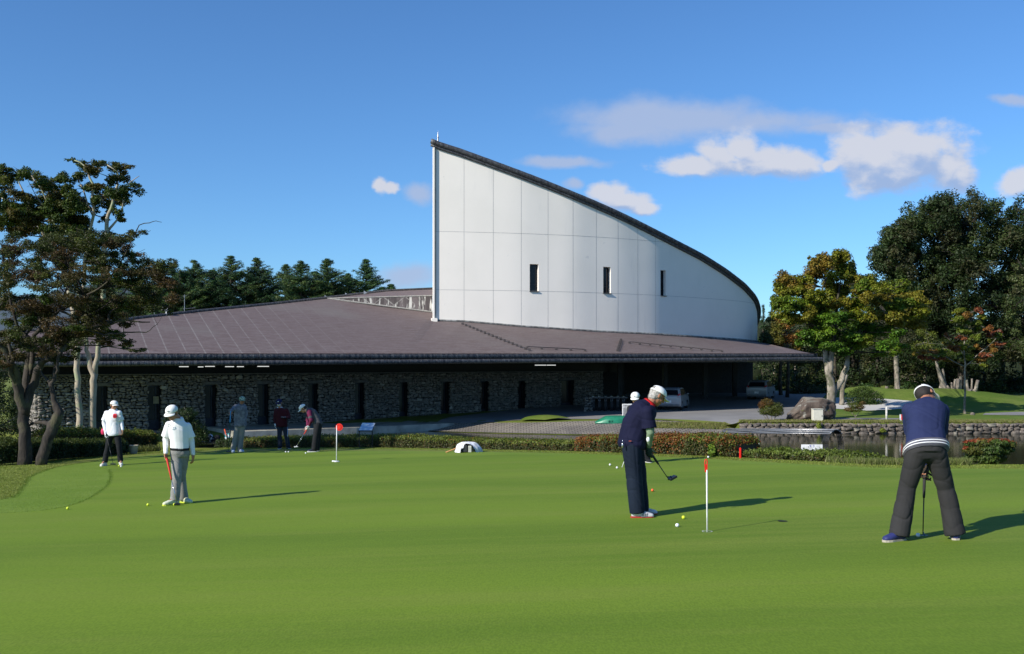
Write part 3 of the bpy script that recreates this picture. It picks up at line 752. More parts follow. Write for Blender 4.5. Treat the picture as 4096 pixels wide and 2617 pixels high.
b = MB(); b.tube([p0 + n0 * .06 + d0 * .06 + Vector((0, 0, 4.7)), p0 + n0 * .06 + d0 * .06 + Vector((0, 0, zt0 - .1))], .035, 6); b.build('downpipe', mat('grey_pipe', (.40, .38, .32), .6), club)
b = MB(); pr = pts[0] + (pts[1] - pts[0]) * 1. + nn_[0] * .16; b.tube([pr + Vector((0, 0, .55)), pr + Vector((0, 0, .85)), pr + Vector((0, 0, 1.25))], [.06, .045, .008], 8)
b.tube([pr + Vector((0, 0, .8)), pr + Vector((0, 0, .84))], .075, 8); b.build('lightning_rod', mat('grey_steel', (.35, .35, .36), .4, .7), club)

# main roof
def onroof(px, py, k=1.):
    "point on the main roof plane"
    u = (px - CX) / F; a = en.x * u + en.y; c_ = -(ep0.dot(en)); m_ = (HZ - py) / F
    D = (.52 + .27 * c_ ) / (m_ - .27 * a); return P(px, py, D)
def rp(px, py, D): return P(px, py, D)
A_w = onroof(1307, 1194)
B_w = rp(1730, 1251, 72.5); Bt_w = B_w + Vector((0, 0, 4.84 - .04975 * 72.5))
tops = [(60, onroof(60, 1330)), (360, onroof(360, 1300)), (560, onroof(560, 1274)), (800, onroof(800, 1247)), (1080, onroof(1080, 1219)), (1307, A_w), (1520, rp(1520, 1223, 73.2)), (1728, B_w), (1739, rp(1739, 1284, 70.0))]
for i in range(6, 20 * NPAN + 1, 6): tops.append((0, Vector((*fine[i], zb_[i]))))
tops += [(0, rp(3100, 1382, 82)), (0, rp(3180, 1400, 78)), (0, rp(3262, 1421, 73.2))]
seps = np.linspace(0, 1, len(tops))
# eave parameter for each top: monotonic
eps = [60, 300, 480, 700, 960, 1180, 1390, 1600, 1640] + list(np.linspace(1720, 3170, len(tops) - 12)) + [3200, 3235, 3262]
rows = 14; NV = []; cols_ = []
cols = []
for k in range(len(tops) - 1):
    for j in range(4):
        f_ = j / 4; e_ = eaveP(lerp(eps[k], eps[k + 1], f_)); t_ = tops[k][1].lerp(tops[k + 1][1], f_); cols.append((e_ - en * .12, t_))
cols.append((eaveP(eps[-1]), tops[-1][1]))
vs = []
for (e_, t_) in cols:
    for r_ in range(rows + 1): vs.append(e_.lerp(t_, r_ / rows))
fs = [(i * (rows + 1) + j, (i + 1) * (rows + 1) + j, (i + 1) * (rows + 1) + j + 1, i * (rows + 1) + j + 1) for i in range(len(cols) - 1) for j in range(rows)]
t = NT('brown_shingle'); uv = t.n('ShaderNodeUVMap'); uv.uv_map = 'UVMap'
def uvm(sc, rot=0):
    m = t.n('ShaderNodeMapping'); m.inputs['Scale'].default_value = sc; m.inputs['Rotation'].default_value = (0, 0, rot); t.l(uv.outputs[0], m.inputs[0]); return m.outputs[0]
a = t.noise(1, 6, uvm((.9, 6.5, 1))); big = t.noise(.12, 4, uvm((1, 1, 1))); fi = t.noise(1, 5, uvm((5, 22, 1)))
c = t.mix(t.map(a, .38, .62), (.125, .090, .083), (.158, .124, .118)); c = t.mix(t.map(fi, .3, .75), t.mix(1., c, (.78, .76, .76), 'MULTIPLY'), t.mix(1., c, (1.15, 1.15, 1.17), 'MULTIPLY'))
c = t.mix(t.map(big, .5, .72, 0, .5), c, (.17, .155, .14))
sx = t.n('ShaderNodeSeparateXYZ'); t.l(uv.outputs[0], sx.inputs[0])
fr2 = t.math('FRACT', t.math('MULTIPLY', sx.outputs[0], 1 / .98)); seam = t.math('MULTIPLY', t.math('LESS_THAN', fr2, .075), t.map(sx.outputs[0], 8, 22, 1, 0)); seam = t.math('MULTIPLY', seam, t.map(t.noise(2.5, 3, uvm((1, 1, 1))), .3, .6, .15, .75))
c = t.mix(t.math('MULTIPLY', seam, .6), c, (.30, .285, .27)); row = t.math('FRACT', t.math('MULTIPLY', sx.outputs[1], 1 / .28)); c = t.mix(t.math('MULTIPLY', t.math('LESS_THAN', row, .16), .35), c, (.06, .048, .048))
t.col(c); t.rough(.75); t.bump(a, .25, .03); SHINGLE = t.m
def roofmesh(name, vs, fs, m, thick=None):
    me = bpy.data.meshes.new(name); me.from_pydata([tuple(v) for v in vs], [], fs); uvl = me.uv_layers.new(name='UVMap')
    for lp in me.loops:
        p = Vector(vs[lp.vertex_index]) - ep0; uvl.data[lp.index].uv = (p.x * ed.x + p.y * ed.y, math.hypot(p.x * en.x + p.y * en.y, p.z))
    o = link(name, me, m, club); return o
roofmesh('roof', vs, fs, SHINGLE)
A2_ = rp(1550, 1165.5, 78); A3_ = rp(1740, 1157, 80); Bt2 = Bt_w + Vector((.3, 0, 0))
up_v = [A_w, A_w.lerp(Bt_w, .5), Bt2, A3_, A2_]
roofmesh('upper_roof', up_v, [(0, 1, 4), (1, 2, 3, 4)], SHINGLE)
# stained lattice wall below the upper roof
t = NT('stained_slate'); a = t.noise(1.6, 6, t.vec((1.4, 1.4, .25))); sp_ = t.n('ShaderNodeSeparateXYZ'); t.l(t.tc.outputs['Object'], sp_.inputs[0])
d1 = t.math('FRACT', t.math('MULTIPLY', t.math('ADD', sp_.outputs[0], t.math('MULTIPLY', sp_.outputs[2], 1.3)), .62)); d2 = t.math('FRACT', t.math('MULTIPLY', t.math('SUBTRACT', sp_.outputs[0], t.math('MULTIPLY', sp_.outputs[2], 1.3)), .62))
lat = t.math('MULTIPLY', t.math('MAXIMUM', t.math('LESS_THAN', d1, .07), t.math('LESS_THAN', d2, .07)), t.map(t.noise(1.7, 4), .4, .6, .0, .4))
c = t.mix(t.map(a, .45, .62), (.055, .045, .045), (.12, .10, .10)); c = t.mix(t.map(t.noise(2.6, 5, t.vec((1.5, 1.5, .3))), .52, .64, 0, .9), c, (.55, .54, .5)); c = t.mix(lat, c, (.42, .41, .38))
t.col(c); t.rough(.8); SLATE = t.m
b = MB(); b.add([A_w, B_w - Vector((0, 0, .4)), Bt_w, A_w.lerp(Bt_w, .5) ], [(0, 1, 2, 3)]); b.build('slate_wall', SLATE, club, fix=False)
b = MB(); b.tube([A_w, A_w.lerp(Bt_w, .5), Bt_w], .05, 6); b.tube([A_w + Vector((0,-.05,0)), B_w + Vector((0, -.05, .05))], .06, 6); b.build('slate_flashing', mat('pale_flashing', (.28, .27, .25), .7), club)
# ridge cap + back slope
rid = [t_[1] for t_ in tops[:6]] + [A2_, A3_]
b = MB(); b.tube([p + Vector((0, 0, .05)) for p in rid], .10, 8); b.build('ridge_cap', ZINC, club, smooth=True)
b = MB()
for i in range(len(rid) - 1):
    b.quad(rid[i], rid[i + 1], rid[i + 1] + en * 16 - Vector((0, 0, 4.5)), rid[i] + en * 16 - Vector((0, 0, 4.5)))
b.build('back_roof', SHINGLE, club, fix=False)
b = MB(); g0 = eaveP(60); b.add([g0, rid[0], rid[0] + en * 14 - Vector((0, 0, 4)), g0 + Vector((0, 0, -4)) + en * 8], [(0, 1, 2, 3)]); b.build('gable_end', DARK, club, fix=False)
# tower base flashing
b = MB(); b.tube([Vector((*fine[i], zb_[i] + .02)) + nn_[i] * .05 for i in range(0, 20 * NPAN, 2)], .09, 6); b.build('base_flashing', mat('base_flashing', (.2, .2, .19), .8, var=.6, scale=3), club)
# carport: back wall, columns
b = MB(); 
for (pa, pb, D_) in ((2300, 2500, 84), (2470, 2830, 92), (2830, 3012, 93)):
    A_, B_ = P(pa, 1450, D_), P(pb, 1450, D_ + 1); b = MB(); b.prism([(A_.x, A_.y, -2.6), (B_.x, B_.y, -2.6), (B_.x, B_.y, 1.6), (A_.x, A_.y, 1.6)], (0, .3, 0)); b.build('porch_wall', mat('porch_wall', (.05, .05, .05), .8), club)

for (px, D_) in ((2661, 80), (2821, 83), (2939, 86), (2480, 79)):
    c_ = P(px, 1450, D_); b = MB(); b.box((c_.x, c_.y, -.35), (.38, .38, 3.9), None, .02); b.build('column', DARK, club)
lit_m = NT('fluorescent'); lit_m.b.inputs['Emission Color'].default_value = (1, 1, 1, 1); lit_m.b.inputs['Emission Strength'].default_value = .6; lit_m = lit_m.m
for (a_, c_, py) in ((725,763,1467),(801,823,1468),(830,869,1466),(911,947,1467),(959,987,1467),(1042,1089,1466),(2165,2210,1461),(2213,2249,1461)):
    A_, B_ = eave(a_) + en * .9, eave(c_) + en * .9; D_ = A_.y; z = CZ - (py - HZ) / F * D_
    b = MB(); b.tube([(A_.x, A_.y, z), (B_.x, B_.y, z)], .022, 8); o = b.build('lamp_tube', lit_m, club)
# roof furniture
def rz(px, py): return onroof(px, py)
MET = mat('snow_guard', (.07, .06, .06), .6, .2)
def guard(pts_, n, post=.12, bar=True, rad=.035):
    if not bar: bar, rad = True, .012
    b = MB(); a_, c_ = pts_
    for i in range(n + 1):
        p = a_.lerp(c_, i / n); b.box(p + Vector((0, 0, .06)), (.16, .12, post), None, .01)
    if bar: b.tube([a_ + Vector((0, 0, .12)), c_ + Vector((0, 0, .12))], rad, 6)
    b.build('snow_guard', MET, club)
def roofpt(px, py):
    "nearest roof vertex interpolation: intersect the view ray with the roof mesh"
    d = P(px, py, 1.) - Vector((0, 0, CZ)); hit = ROOFTREE.ray_cast(Vector((0, 0, CZ)), d.normalized()); return hit[0] if hit[0] else P(px, py, 68)
from mathutils.bvhtree import BVHTree
ROOFTREE = BVHTree.FromPolygons([tuple(v) for v in vs], fs)
guard((roofpt(1850, 1298), roofpt(2118, 1404)), 17, .14, False)
guard((roofpt(2108, 1394), roofpt(2340, 1405)), 4)
guard((roofpt(2484, 1364), roofpt(2470, 1406)), 9, .22, False)
guard((roofpt(2518, 1374), roofpt(2888, 1409)), 9)
b = MB(); p = onroof(666, 1263); b.tube([p, p + Vector((0, 0, .3))], .05, 8); b.ell(p + Vector((0, 0, .38)), (Vector((.16, 0, 0)), Vector((0, .12, 0)), Vector((0, 0, .13)))); b.tube([p + Vector((-.1, -.02, .4)), p + Vector((-.26, -.1, .42))], [.1, .12], 10); b.build('security_camera', mat('white_plastic', (.7, .7, .7), .4), club, smooth=True)
b = MB(); p = onroof(738, 1254); b.tube([p, p + Vector((0, 0, 1.2))], .018, 6); b.tube([p + Vector((-.1, 0, .28)), p + Vector((.65, .1, .36))], .014, 5)
for k in range(7): b.tube([p + Vector((k * .09, -.12, .29 + k * .01)), p + Vector((k * .09, .12, .29 + k * .01))], .008, 4)
b.tube([p + Vector((-.12, 0, 1.1)), p + Vector((.12, 0, 1.1))], .012, 4); b.build('aerial', mat('grey_steel', (.3, .3, .3)), club); b = MB(); b.tube([onroof(617, 1267), onroof(617, 1267) + Vector((0, 0, 1.3))], .014, 5); b.build('mast', mat('grey_steel', (.3, .3, .3)), club)
for (px, py) in ((1303, 1196), (1385, 1186), (1460, 1178)):
    p = P(px, py, 75.5); b = MB(); b.prism([p + Vector((-.10, 0, 0)), p + Vector((.18, 0, .12)), p + Vector((-.08, 0, .28))], (0, .08, 0)); b.tube([p + Vector((0, .04, -.3)), p + Vector((0, .04, .05))], .02, 5); b.build('roof_bracket', mat('grey_steel', (.3, .3, .3)), club)
# ------------------------------------------------------------ trees and shrubs
def padlist(pads, D, conv, cols, dj=.6, rs=1., seed=0):
    "pads (x,y,rx,ry) in crop coordinates -> world clumps"
    r = random.Random(seed); out = []
    for pd in pads:
        x, y, rx, ry = pd[:4]; px, py = conv(x, y); sc = conv.s
        d = D + (pd[4] if len(pd) > 4 else r.uniform(-dj, dj)); p = P(px, py, d); k = d / F / sc
        out.append((p.x, p.y, p.z, rx * k * rs, max(rx, ry) * k * rs * .9, ry * k * rs, cols[r.randrange(len(cols))]))
    return out
def conv(x0, y0, s):
    f = lambda x, y: (x0 + x / s, y0 + y / s)
    class K:
        pass
    k = lambda x, y: f(x, y)
    class W:
        def __call__(q, x, y): return f(x, y)
    w = W(); w.s = s; return w
z1, z2, z4r = conv(0, 560, 2.565), conv(0, 1160, 1.924), conv(2950, 950, 2.1013)
px1 = conv(0, 0, 1.)

def limbs(mb, lines, D, cv, n=8, wob=.03, seed=0):
    "tapered limbs: [(x,y,r_px,dy)...] in crop pixels"
    r = random.Random(seed); nodes = []
    for ln in lines:
        pts, rr = [], []
        ln2 = []
        for i in range(len(ln) - 1):
            for j in range(3):
                f_ = j / 3; ln2.append(tuple(lerp(ln[i][k], ln[i + 1][k], f_) for k in range(4)))
        ln2.append(ln[-1])
        for (x, y, rad, dy) in ln2:
            px, py = cv(x, y); d = D + dy; p = P(px, py, d); k = d / F / cv.s
            p += Vector((r.uniform(-1, 1), r.uniform(-1, 1), r.uniform(-.5, .5))) * wob; pts.append(p); rr.append(max(rad * k, .006)); nodes.append((p, rr[-1]))
        mb.tube(pts, rr, n)
    return nodes
def twigs(mb, nodes, clumps, seed=0, per=2, rmax=.03, inner=5, thin=.006):
    r = random.Random(seed)
    for c in clumps:
        q_ = Vector(c[:3]); nd = min(nodes, key=lambda n_: (n_[0] - q_).length + (0 if n_[0].z < q_.z + .2 else 1.5))
        a = nd[0]; L = (q_ - a).length
        mid = a.lerp(q_, .5) + Vector((r.uniform(-1, 1), r.uniform(-1, 1), r.uniform(-.2, .8))) * L * .06
        r0 = min(nd[1] * .6, rmax, .012 + L * .02); mb.tube([a, mid, q_], [r0, r0 * .6, r0 * .35], 5)
        for k in range(inner):
            e_ = q_ + Vector((r.uniform(-1, 1) * c[3], r.uniform(-1, 1) * c[4], r.uniform(-.8, 1.1) * c[5])) * 1.05
            m2 = q_.lerp(e_, .5) + Vector((r.uniform(-1, 1), r.uniform(-1, 1), r.uniform(-1, 1))) * .12 * (e_ - q_).length; s_ = mid.lerp(q_, r.uniform(.4, 1))
            mb.tube([s_, m2, e_], [thin * 1.4, thin, thin * .6], 4)

def tree(name, label, base, clumps, nleaf, lsize, lines, D, cv, bark, group=None, leaf=LEAF, seed=0, inner=5, thin=.006, rmax=.03, wob=.03, cat='tree', n=8, bark2=None, extra=None, **kw):
    t = empty(name, base, label, cat, group); mb = MB(); nodes = limbs(mb, lines, D, cv, n, wob, seed)
    if bark2:
        mb.build('trunk', bark, t, smooth=True, fix=False); mb = MB(); nodes += limbs(mb, extra, D, cv, n, 0, seed + 1) if extra else []
    if clumps and inner >= 0: twigs(mb, nodes, clumps, seed, inner=inner, thin=thin, rmax=rmax)
    mb.build('branches' if bark2 else 'trunk', bark2 or bark, t, smooth=True, fix=False)
    if clumps and kw.get('sh', 6): clumps = shatter(clumps, kw.get('sh', 6), kw.get('sf', .38), seed)
    kw.pop('sh', 0); kw.pop('sf', 0)
    if clumps: foliage('crown', clumps, nleaf, lsize, t, leaf, seed, **kw)
    return t

GR = [(.055, .085, .012), (.07, .10, .016), (.045, .075, .012), (.085, .10, .02), (.10, .085, .02)]
# tall maple with two pale trunks (crown in layered pads)
pads = [(40,300,60,50),(90,380,90,60),(60,470,60,40),(20,540,40,60),(250,350,80,50),(380,420,130,60),(520,440,120,50),(640,390,90,50),(800,390,60,50),(740,205,45,18),(860,270,60,40),(950,320,70,50),(1000,250,60,36),(1100,250,90,40),(1270,290,75,36),(1180,370,70,45),(1260,380,50,50),(1130,430,45,30),(1420,470,36,20),(900,470,70,30),(980,480,80,36),(1010,520,70,34),(1330,510,85,56),(1200,540,100,46),(1110,600,70,56),(1230,640,70,46),(980,610,60,56),(250,560,130,46),(420,600,100,46),(600,560,110,60),(700,520,80,50),(780,560,40,36),(200,670,80,40),(50,690,50,40),(140,760,70,40),(40,790,60,46),(400,680,80,40),(560,680,120,70),(720,700,100,50),(850,680,80,46),(960,700,60,40),(1100,700,70,50),(1210,750,60,40),(1080,810,60,36),(1250,820,45,24),(250,800,120,60),(420,830,130,60),(600,800,120,60),(760,830,110,60),(880,860,60,50),(130,900,100,46),(300,930,120,50),(480,950,110,50),(700,920,110,50),(150,960,60,30),(-60,400,90,70),(-80,600,80,60),(-60,850,90,60),(1180,1040,110,40),(1090,960,60,30),(860,960,80,46),(900,500,50,30)]
cl = padlist(pads, 33.5, z1, GR, 1.2, 1.22, 1)
cl += padlist([(840,330,70,40),(900,370,60,30),(960,430,60,30),(700,330,60,30),(560,330,40,20)], 33.5, z2, GR, .5, 1., 2)
_r = random.Random(78)
cl += padlist([(_r.uniform(-30, 340), _r.uniform(790, 1010), _r.uniform(30, 50), _r.uniform(18, 28)) for _ in range(34)] + [(_r.uniform(120, 420), _r.uniform(930, 1080), _r.uniform(26, 40), _r.uniform(18, 26)) for _ in range(14)], 33.5, px1, GR, 1.2, 1, 16)
g = G(*P(330, 1740, 33)[:2])
yb = HZ - (g - CZ) * F / 33.5
L_ = [[(318 * 1, yb, 16, 0), (316, 1600, 13, 0), (305, 1480, 12, 0), (310, 1380, 11, 0), (290, 1250, 10, .3), (262, 1100, 9, .4), (240, 950, 7, .3), (200, 860, 5, .2), (150, 790, 3, 0)],
      [(365, yb, 16, .2), (372, 1570, 14, .2), (375, 1500, 14, .2), (352, 1420, 9, .2), (345, 1360, 8, .2), (330, 1220, 8, .3), (340, 1050, 7, .3), (372, 860, 6, 0), (370, 740, 5, 0), (340, 665, 3, 0), (300, 640, 2, 0)],
      [(376, 1500, 12, .2), (395, 1390, 10, .1), (410, 1240, 10, 0), (420, 980, 9, -.1), (430, 880, 8, 0), (450, 810, 6, 0), (470, 740, 5, 0), (470, 690, 3, 0), (430, 660, 2, 0)],
      [(420, 940, 6, 0), (480, 860, 3, .2), (500, 780, 3, 0), (520, 730, 2, 0), (555, 705, 1.2, 0)],
      [(290, 1150, 6, .3), (200, 1000, 5, .3), (130, 850, 4, .2), (90, 760, 3, 0), (60, 700, 2, 0)],
      [(262, 1100, 6, .4), (150, 900, 4, .6), (60, 830, 3, .8), (0, 790, 2, .8)],
      [(372, 860, 4, 0), (340, 780, 3, 0), (320, 740, 2, 0)], [(330, 1220, 5, .3), (250, 980, 4, .5), (170, 760, 3, .3), (120, 700, 2, .2)]]
tree('maple_tree', 'tall maple with two pale trunks rising behind the left hedge', (P(340, yb, 33.5).x, 33.5, g), cl, 92000, .072, L_, 33.5, px1, BARK_P, seed=4, inner=4, thin=.007, rmax=.035, up=.5, sh=9, sf=.40, shell=.2, bark2=BARK_D)

# front twisted dark tree, brownish fine crown
BR = [(.070, .072, .020), (.058, .072, .016), (.085, .066, .026), (.048, .062, .014), (.095, .062, .026)]
pads = [(60,1080,90,60),(150,1150,140,80),(350,1080,150,70),(600,1050,180,90),(800,1010,200,80),(960,980,120,60),(450,1200,150,90),(650,1180,150,80),(850,1150,150,80),(1050,1050,100,60),(1150,1000,60,40),(1250,1020,100,36),(1150,1080,80,46),(1180,1180,60,46),(1380,960,60,36),(1480,950,50,26),(1340,1000,70,40),(100,1250,100,70),(1400,1240,60,36),(1550,1260,120,56),(1700,1285,110,50),(1780,1270,56,36),(1300,1380,100,56),(1450,1350,120,60),(1620,1380,140,66),(1720,1450,90,56),(300,1400,200,80),(600,1380,200,80),(900,1380,200,80),(1100,1450,150,60),(100,1450,150,80),(1350,1480,180,50),(500,1500,250,60),(1600,1490,170,50),(1000,1520,200,60),(1250,1290,70,40),(1300,1100,60,30),(700,1290,150,70),(350,1290,130,60),(980,1260,120,60)]
cl = padlist(pads, 26.5, z1, BR, 1.5, 1.12, 5)
cl += padlist([(60,90,130,60),(300,110,180,60),(550,90,180,60),(750,110,180,60),(960,110,130,50),(1120,90,110,46),(1180,40,80,46),(60,230,90,50),(300,210,120,50),(480,250,120,46),(680,240,140,40),(860,200,120,30),(890,340,80,32),(980,400,50,24),(1050,470,60,22),(830,400,50,28),(100,340,90,46),(40,430,60,50),(380,330,90,40),(560,330,80,34),(750,330,60,30),(200,420,120,50),(60,480,100,50),(330,420,70,36),(150,330,120,50),(20,560,70,40)], 26.5, z2, BR + GR[:3], 1.2, 1.1, 6)
_r = random.Random(77)
cl += padlist([(_r.uniform(540, 705), _r.uniform(1070, 1240), _r.uniform(24, 40), _r.uniform(15, 24)) for _ in range(26)] + [(_r.uniform(-20, 330), _r.uniform(1330, 1440), _r.uniform(26, 46), _r.uniform(14, 24)) for _ in range(26)] + [(_r.uniform(350, 520), _r.uniform(1180, 1330), _r.uniform(24, 40), _r.uniform(12, 20)) for _ in range(12)], 26.8, px1, BR, 1.2, 1, 19)
cl += padlist([(_r.uniform(-40, 560), _r.uniform(960, 1300), _r.uniform(26, 52), _r.uniform(16, 30)) for _ in range(46)] + [(_r.uniform(0, 420), _r.uniform(1180, 1370), _r.uniform(26, 46), _r.uniform(16, 26)) for _ in range(22)], 26.8, px1, BR + GR, 1.6, 1, 15)
g = near(*P(100, 1800, 26.2)[:2]); yb = HZ - (near(-12.9, 26.2) - CZ) * F / 26.2
L_ = [[(98, yb + 8, 30, 0), (100, 1760, 24, 0), (95, 1650, 22, 0), (75, 1560, 20, -.1), (60, 1480, 14, -.3), (20, 1400, 11, -.6), (-60, 1330, 8, -.8)],
      [(98, 1660, 20, 0), (120, 1560, 18, .1), (150, 1480, 15, .1), (180, 1440, 12, 0), (250, 1400, 11, -.1), (275, 1370, 9, -.1), (330, 1325, 8, 0), (420, 1300, 7, 0), (500, 1280, 4, 0), (600, 1290, 2, 0)],
      [(95, 1600, 16, .1), (110, 1480, 13, .3), (122, 1400, 11, .5), (100, 1340, 8, .6), (65, 1300, 6, .4), (40, 1200, 4, .3), (20, 1120, 2, .3)],
      [(130, 1500, 12, .3), (128, 1420, 10, .4), (140, 1340, 9, .5), (190, 1280, 8, .5), (240, 1240, 6, .4), (320, 1200, 5, .3), (400, 1150, 4, .2), (470, 1080, 3, .1), (520, 980, 2.4, 0), (560, 900, 2, 0), (610, 885, 1.4, 0), (650, 888, .8, 0)],
      [(240, 1240, 5, .4), (300, 1270, 4, .2), (380, 1250, 4, 0), (470, 1190, 3, -.1), (540, 1120, 2.4, 0), (600, 1110, 1.5, 0)],
      [(275, 1370, 7, -.1), (250, 1400, 6, -.3), (225, 1450, 6, -.4), (228, 1500, 6, -.4)],
      [(330, 1325, 5, 0), (420, 1340, 4, -.2), (500, 1330, 3, -.3), (580, 1330, 1.6, -.3), (630, 1300, 1, -.3)],
      [(420, 1300, 5, 0), (450, 1240, 4, .2), (520, 1215, 3, .3), (640, 1180, 3, .3), (720, 1120, 1.6, .3)],
      [(75, 1560, 10, -.1), (40, 1500, 9, -.4), (50, 1430, 8, -.6), (30, 1350, 6, -.6)]]
tree('twisted_tree', 'dark twisted tree with brownish thin crown at the far left edge of the green', (P(100, yb, 26.2).x, 26.2, near(-12.9, 26.2)), cl, 150000, .047, L_, 26.3, px1, BARK_D, seed=9, inner=12, thin=.0065, rmax=.03, wob=.035, up=.4, jitter=1.4, sh=11, sf=.36, shell=.1)
yb2 = HZ - (near(-11.5, 26.0) - CZ) * F / 26.0
L_ = [[(165, yb2 + 6, 24, 0), (185, 1780, 22, 0), (215, 1700, 24, .1), (240, 1650, 20, .1), (215, 1600, 11, .2), (205, 1540, 9, .2), (225, 1480, 7, .3), (215, 1400, 5, .4), (210, 1330, 4, .4)],
      [(215, 1700, 12, .1), (160, 1690, 7, .3), (120, 1700, 4, .4)], [(205, 1540, 7, .2), (170, 1500, 4, .3), (150, 1460, 3, .3)]]
cl = padlist([(215, 1330, 50, 40), (180, 1400, 46, 30), (230, 1370, 40, 26)], 26, px1, BR, .4, 1, 3)
tree('leaning_tree', 'short leaning dark trunk with a swollen bend beside the twisted tree', (P(170, yb2, 26).x, 26, near(-11.5, 26)), cl, 2200, .045, L_, 26, px1, BARK_D, seed=12, inner=6)
# dark evergreen at the very left
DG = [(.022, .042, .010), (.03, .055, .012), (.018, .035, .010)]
cl = padlist([(-60,1560,90,70),(20,1530,60,50),(-20,1640,110,80),(60,1640,40,50),(20,1730,100,60),(-90,1750,90,80),(100,1720,50,30),(-40,1470,60,50),(10,1450,40,30)], 30, px1, DG, .5, 1, 3)
cl += padlist([(70,1500,60,50),(60,1580,60,50),(80,1660,50,50),(40,1700,60,60),(110,1750,50,40),(20,1480,60,50),(90,1440,50,36)], 33, px1, DG, .6, 1.1, 4)
tree('evergreen_tree', 'dark evergreen with low branches cut by the left picture edge', (P(0, 1800, 30).x, 30, G(-15.3, 30)), cl, 16000, .06, [[(-10, 1850, 14, 0), (-15, 1650, 12, 0), (-20, 1450, 5, 0)]], 30, px1, BARK_D, seed=13, inner=4)

# pines behind the roof
def pine(px, top, basepy, D, w, seed, label, tone=0, lean=0):
    r = random.Random(seed); k = D / F; zt2 = CZ - (top - HZ) * k; zb2 = far(0, 88); H = zt2 - zb2; X0 = (px - CX) * k
    cl = []; n_ = 15; W = w * k * 1.45; mb = MB()
    tp = [Vector((X0 + lean * (j / 6) * k, D + .15 * math.sin(j), zb2 + H * .97 * j / 6)) for j in range(7)]
    mb.tube(tp, [.28, .26, .24, .2, .15, .1, .04], 8)
    cols = [(.034, .078, .028), (.045, .10, .03), (.028, .062, .026), (.07, .11, .026)] if tone == 0 else [(.045, .10, .035), (.06, .12, .035), (.035, .08, .032)]
    for j in range(n_ * 13):
        f_ = 1 - .62 * r.random() ** 1.2; z = zb2 + H * f_; c0 = tp[0].lerp(tp[-1], f_)
        rad = W * min(1, (1 - f_) * 3.6) ** .75 * r.uniform(.3, 1.05) * (.62 if f_ > .9 else .8) + .15; an = r.uniform(0, 2 * math.pi); L = rad
        e_ = Vector((c0.x + math.cos(an) * L, D + math.sin(an) * L * .8, z + L * .22 - .1))
        mb.tube([Vector((c0.x, c0.y, z - L * .15)), e_], [.05, .015], 4)
        m = max(2, int(L / .45))
        for q_ in range(m):
            t_ = (q_ + .6) / m
            if t_ < .25 and L > 1: continue
            p = Vector((c0.x, c0.y, z - L * .15)).lerp(e_, t_); s_ = r.uniform(.26, .5) * (1.15 - .4 * t_) * (.55 + .45 * min(1, (1 - f_) * 7))
            cl.append((p.x, p.y + r.uniform(-.1, .1), p.z + .05, s_ * 1.3, s_ * 1.2, s_ * .42, cols[r.randrange(len(cols))]))
    t = empty('pine_tree', (X0, D, zb2), label, 'tree', 'pines behind the clubhouse roof')
    mb.build('trunk', BARK_D, t, smooth=True, fix=False)
    foliage('crown', cl, 40000, .27, t, NEEDLE, seed, aspect=.2, shell=.1, up=.9, jitter=.7)
pine(775, 1043, 0, 108, 150, 21, 'broad dark pine behind the roof, just right of the maple crown')
pine(925, 1026, 0, 110, 150, 22, 'tallest pine behind the roof with pointed even crown')
pine(1085, 1034, 0, 112, 130, 23, 'ragged pine with leaning split top behind the roof ridge', lean=-60)
pine(1205, 1045, 0, 109, 120, 24, 'dense pine left of the rounded larch-like one behind the roof')
pine(1310, 1036, 0, 111, 130, 25, 'wide dark pine second from the right of the row behind the roof')
pine(1465, 1040, 0, 113, 120, 26, 'rightmost tall pine behind the roof with airy feathery branches', 1)
pine(690, 1060, 0, 106, 150, 27, 'pine half hidden behind the brown tree crown at the roof end')
pine(560, 1075, 0, 112, 150, 28, 'pine standing behind the maple crown at the left')
pine(1565, 1140, 0, 112, 60, 29, 'small pine top peeping over the ridge near the white tower')
pine(420, 1090, 0, 115, 150, 30, 'leftmost pine mostly covered by the maple and twisted tree')
for i_, (a_, t_) in enumerate(((850, 1082), (1000, 1092), (1260, 1088), (1390, 1096), (730, 1090), (1530, 1150))):
    pine(a_, t_, 0, 117, 135, 120 + i_, ['low back row pine between the two leftmost tall pines', 'low back row pine left of the ragged split pine', 'low back row pine in the middle right of the row', 'low back row pine next to the feathery one', 'low back row pine beside the brown crown', 'lowest pine peeping above the ridge on the right'][i_])
pine(1145, 1060, 0, 118, 120, 41, 'pine in the back row seen through the gap between two others')

# right side woods
def big(name, label, pads, D, cols, n, size, trunk, bark, seed, dj, inner=3, group=None, leaf=LEAF, **kw):
    cl = padlist(pads, D, px1, cols, dj, 1, seed); x, y = trunk[0][0][0], D
    X = (x - CX) / F * D; gz = G(X, D)
    tree(name, label, (X, D, gz), cl, n, size, trunk, D, px1, bark, group, leaf, seed, inner, .02, .10, .06, n=10, **kw)
GIANT = [(.034, .056, .017), (.042, .068, .020), (.028, .048, .016), (.050, .074, .022), (.056, .062, .026)]
r_ = random.Random(5); pads = []
outline = [(3490, 1120), (3500, 1000), (3540, 920), (3600, 850), (3690, 790), (3790, 765), (3880, 765), (3970, 790), (4060, 800), (4150, 830), (4250, 930)]
for (x, y) in outline:
    for k in range(3): pads.append((x + r_.uniform(-16, 16) + (30 if x < 3700 else 0), y + 46 + r_.uniform(-10, 14), r_.uniform(38, 62), r_.uniform(40, 60)))
for k in range(230):
    x = r_.uniform(3540, 4250); top = np.interp(x, [a for a, _ in outline], [b for _, b in outline]) + 70
    y = r_.uniform(top, 1450); pads.append((x, y, r_.uniform(50, 80), r_.uniform(40, 65)))
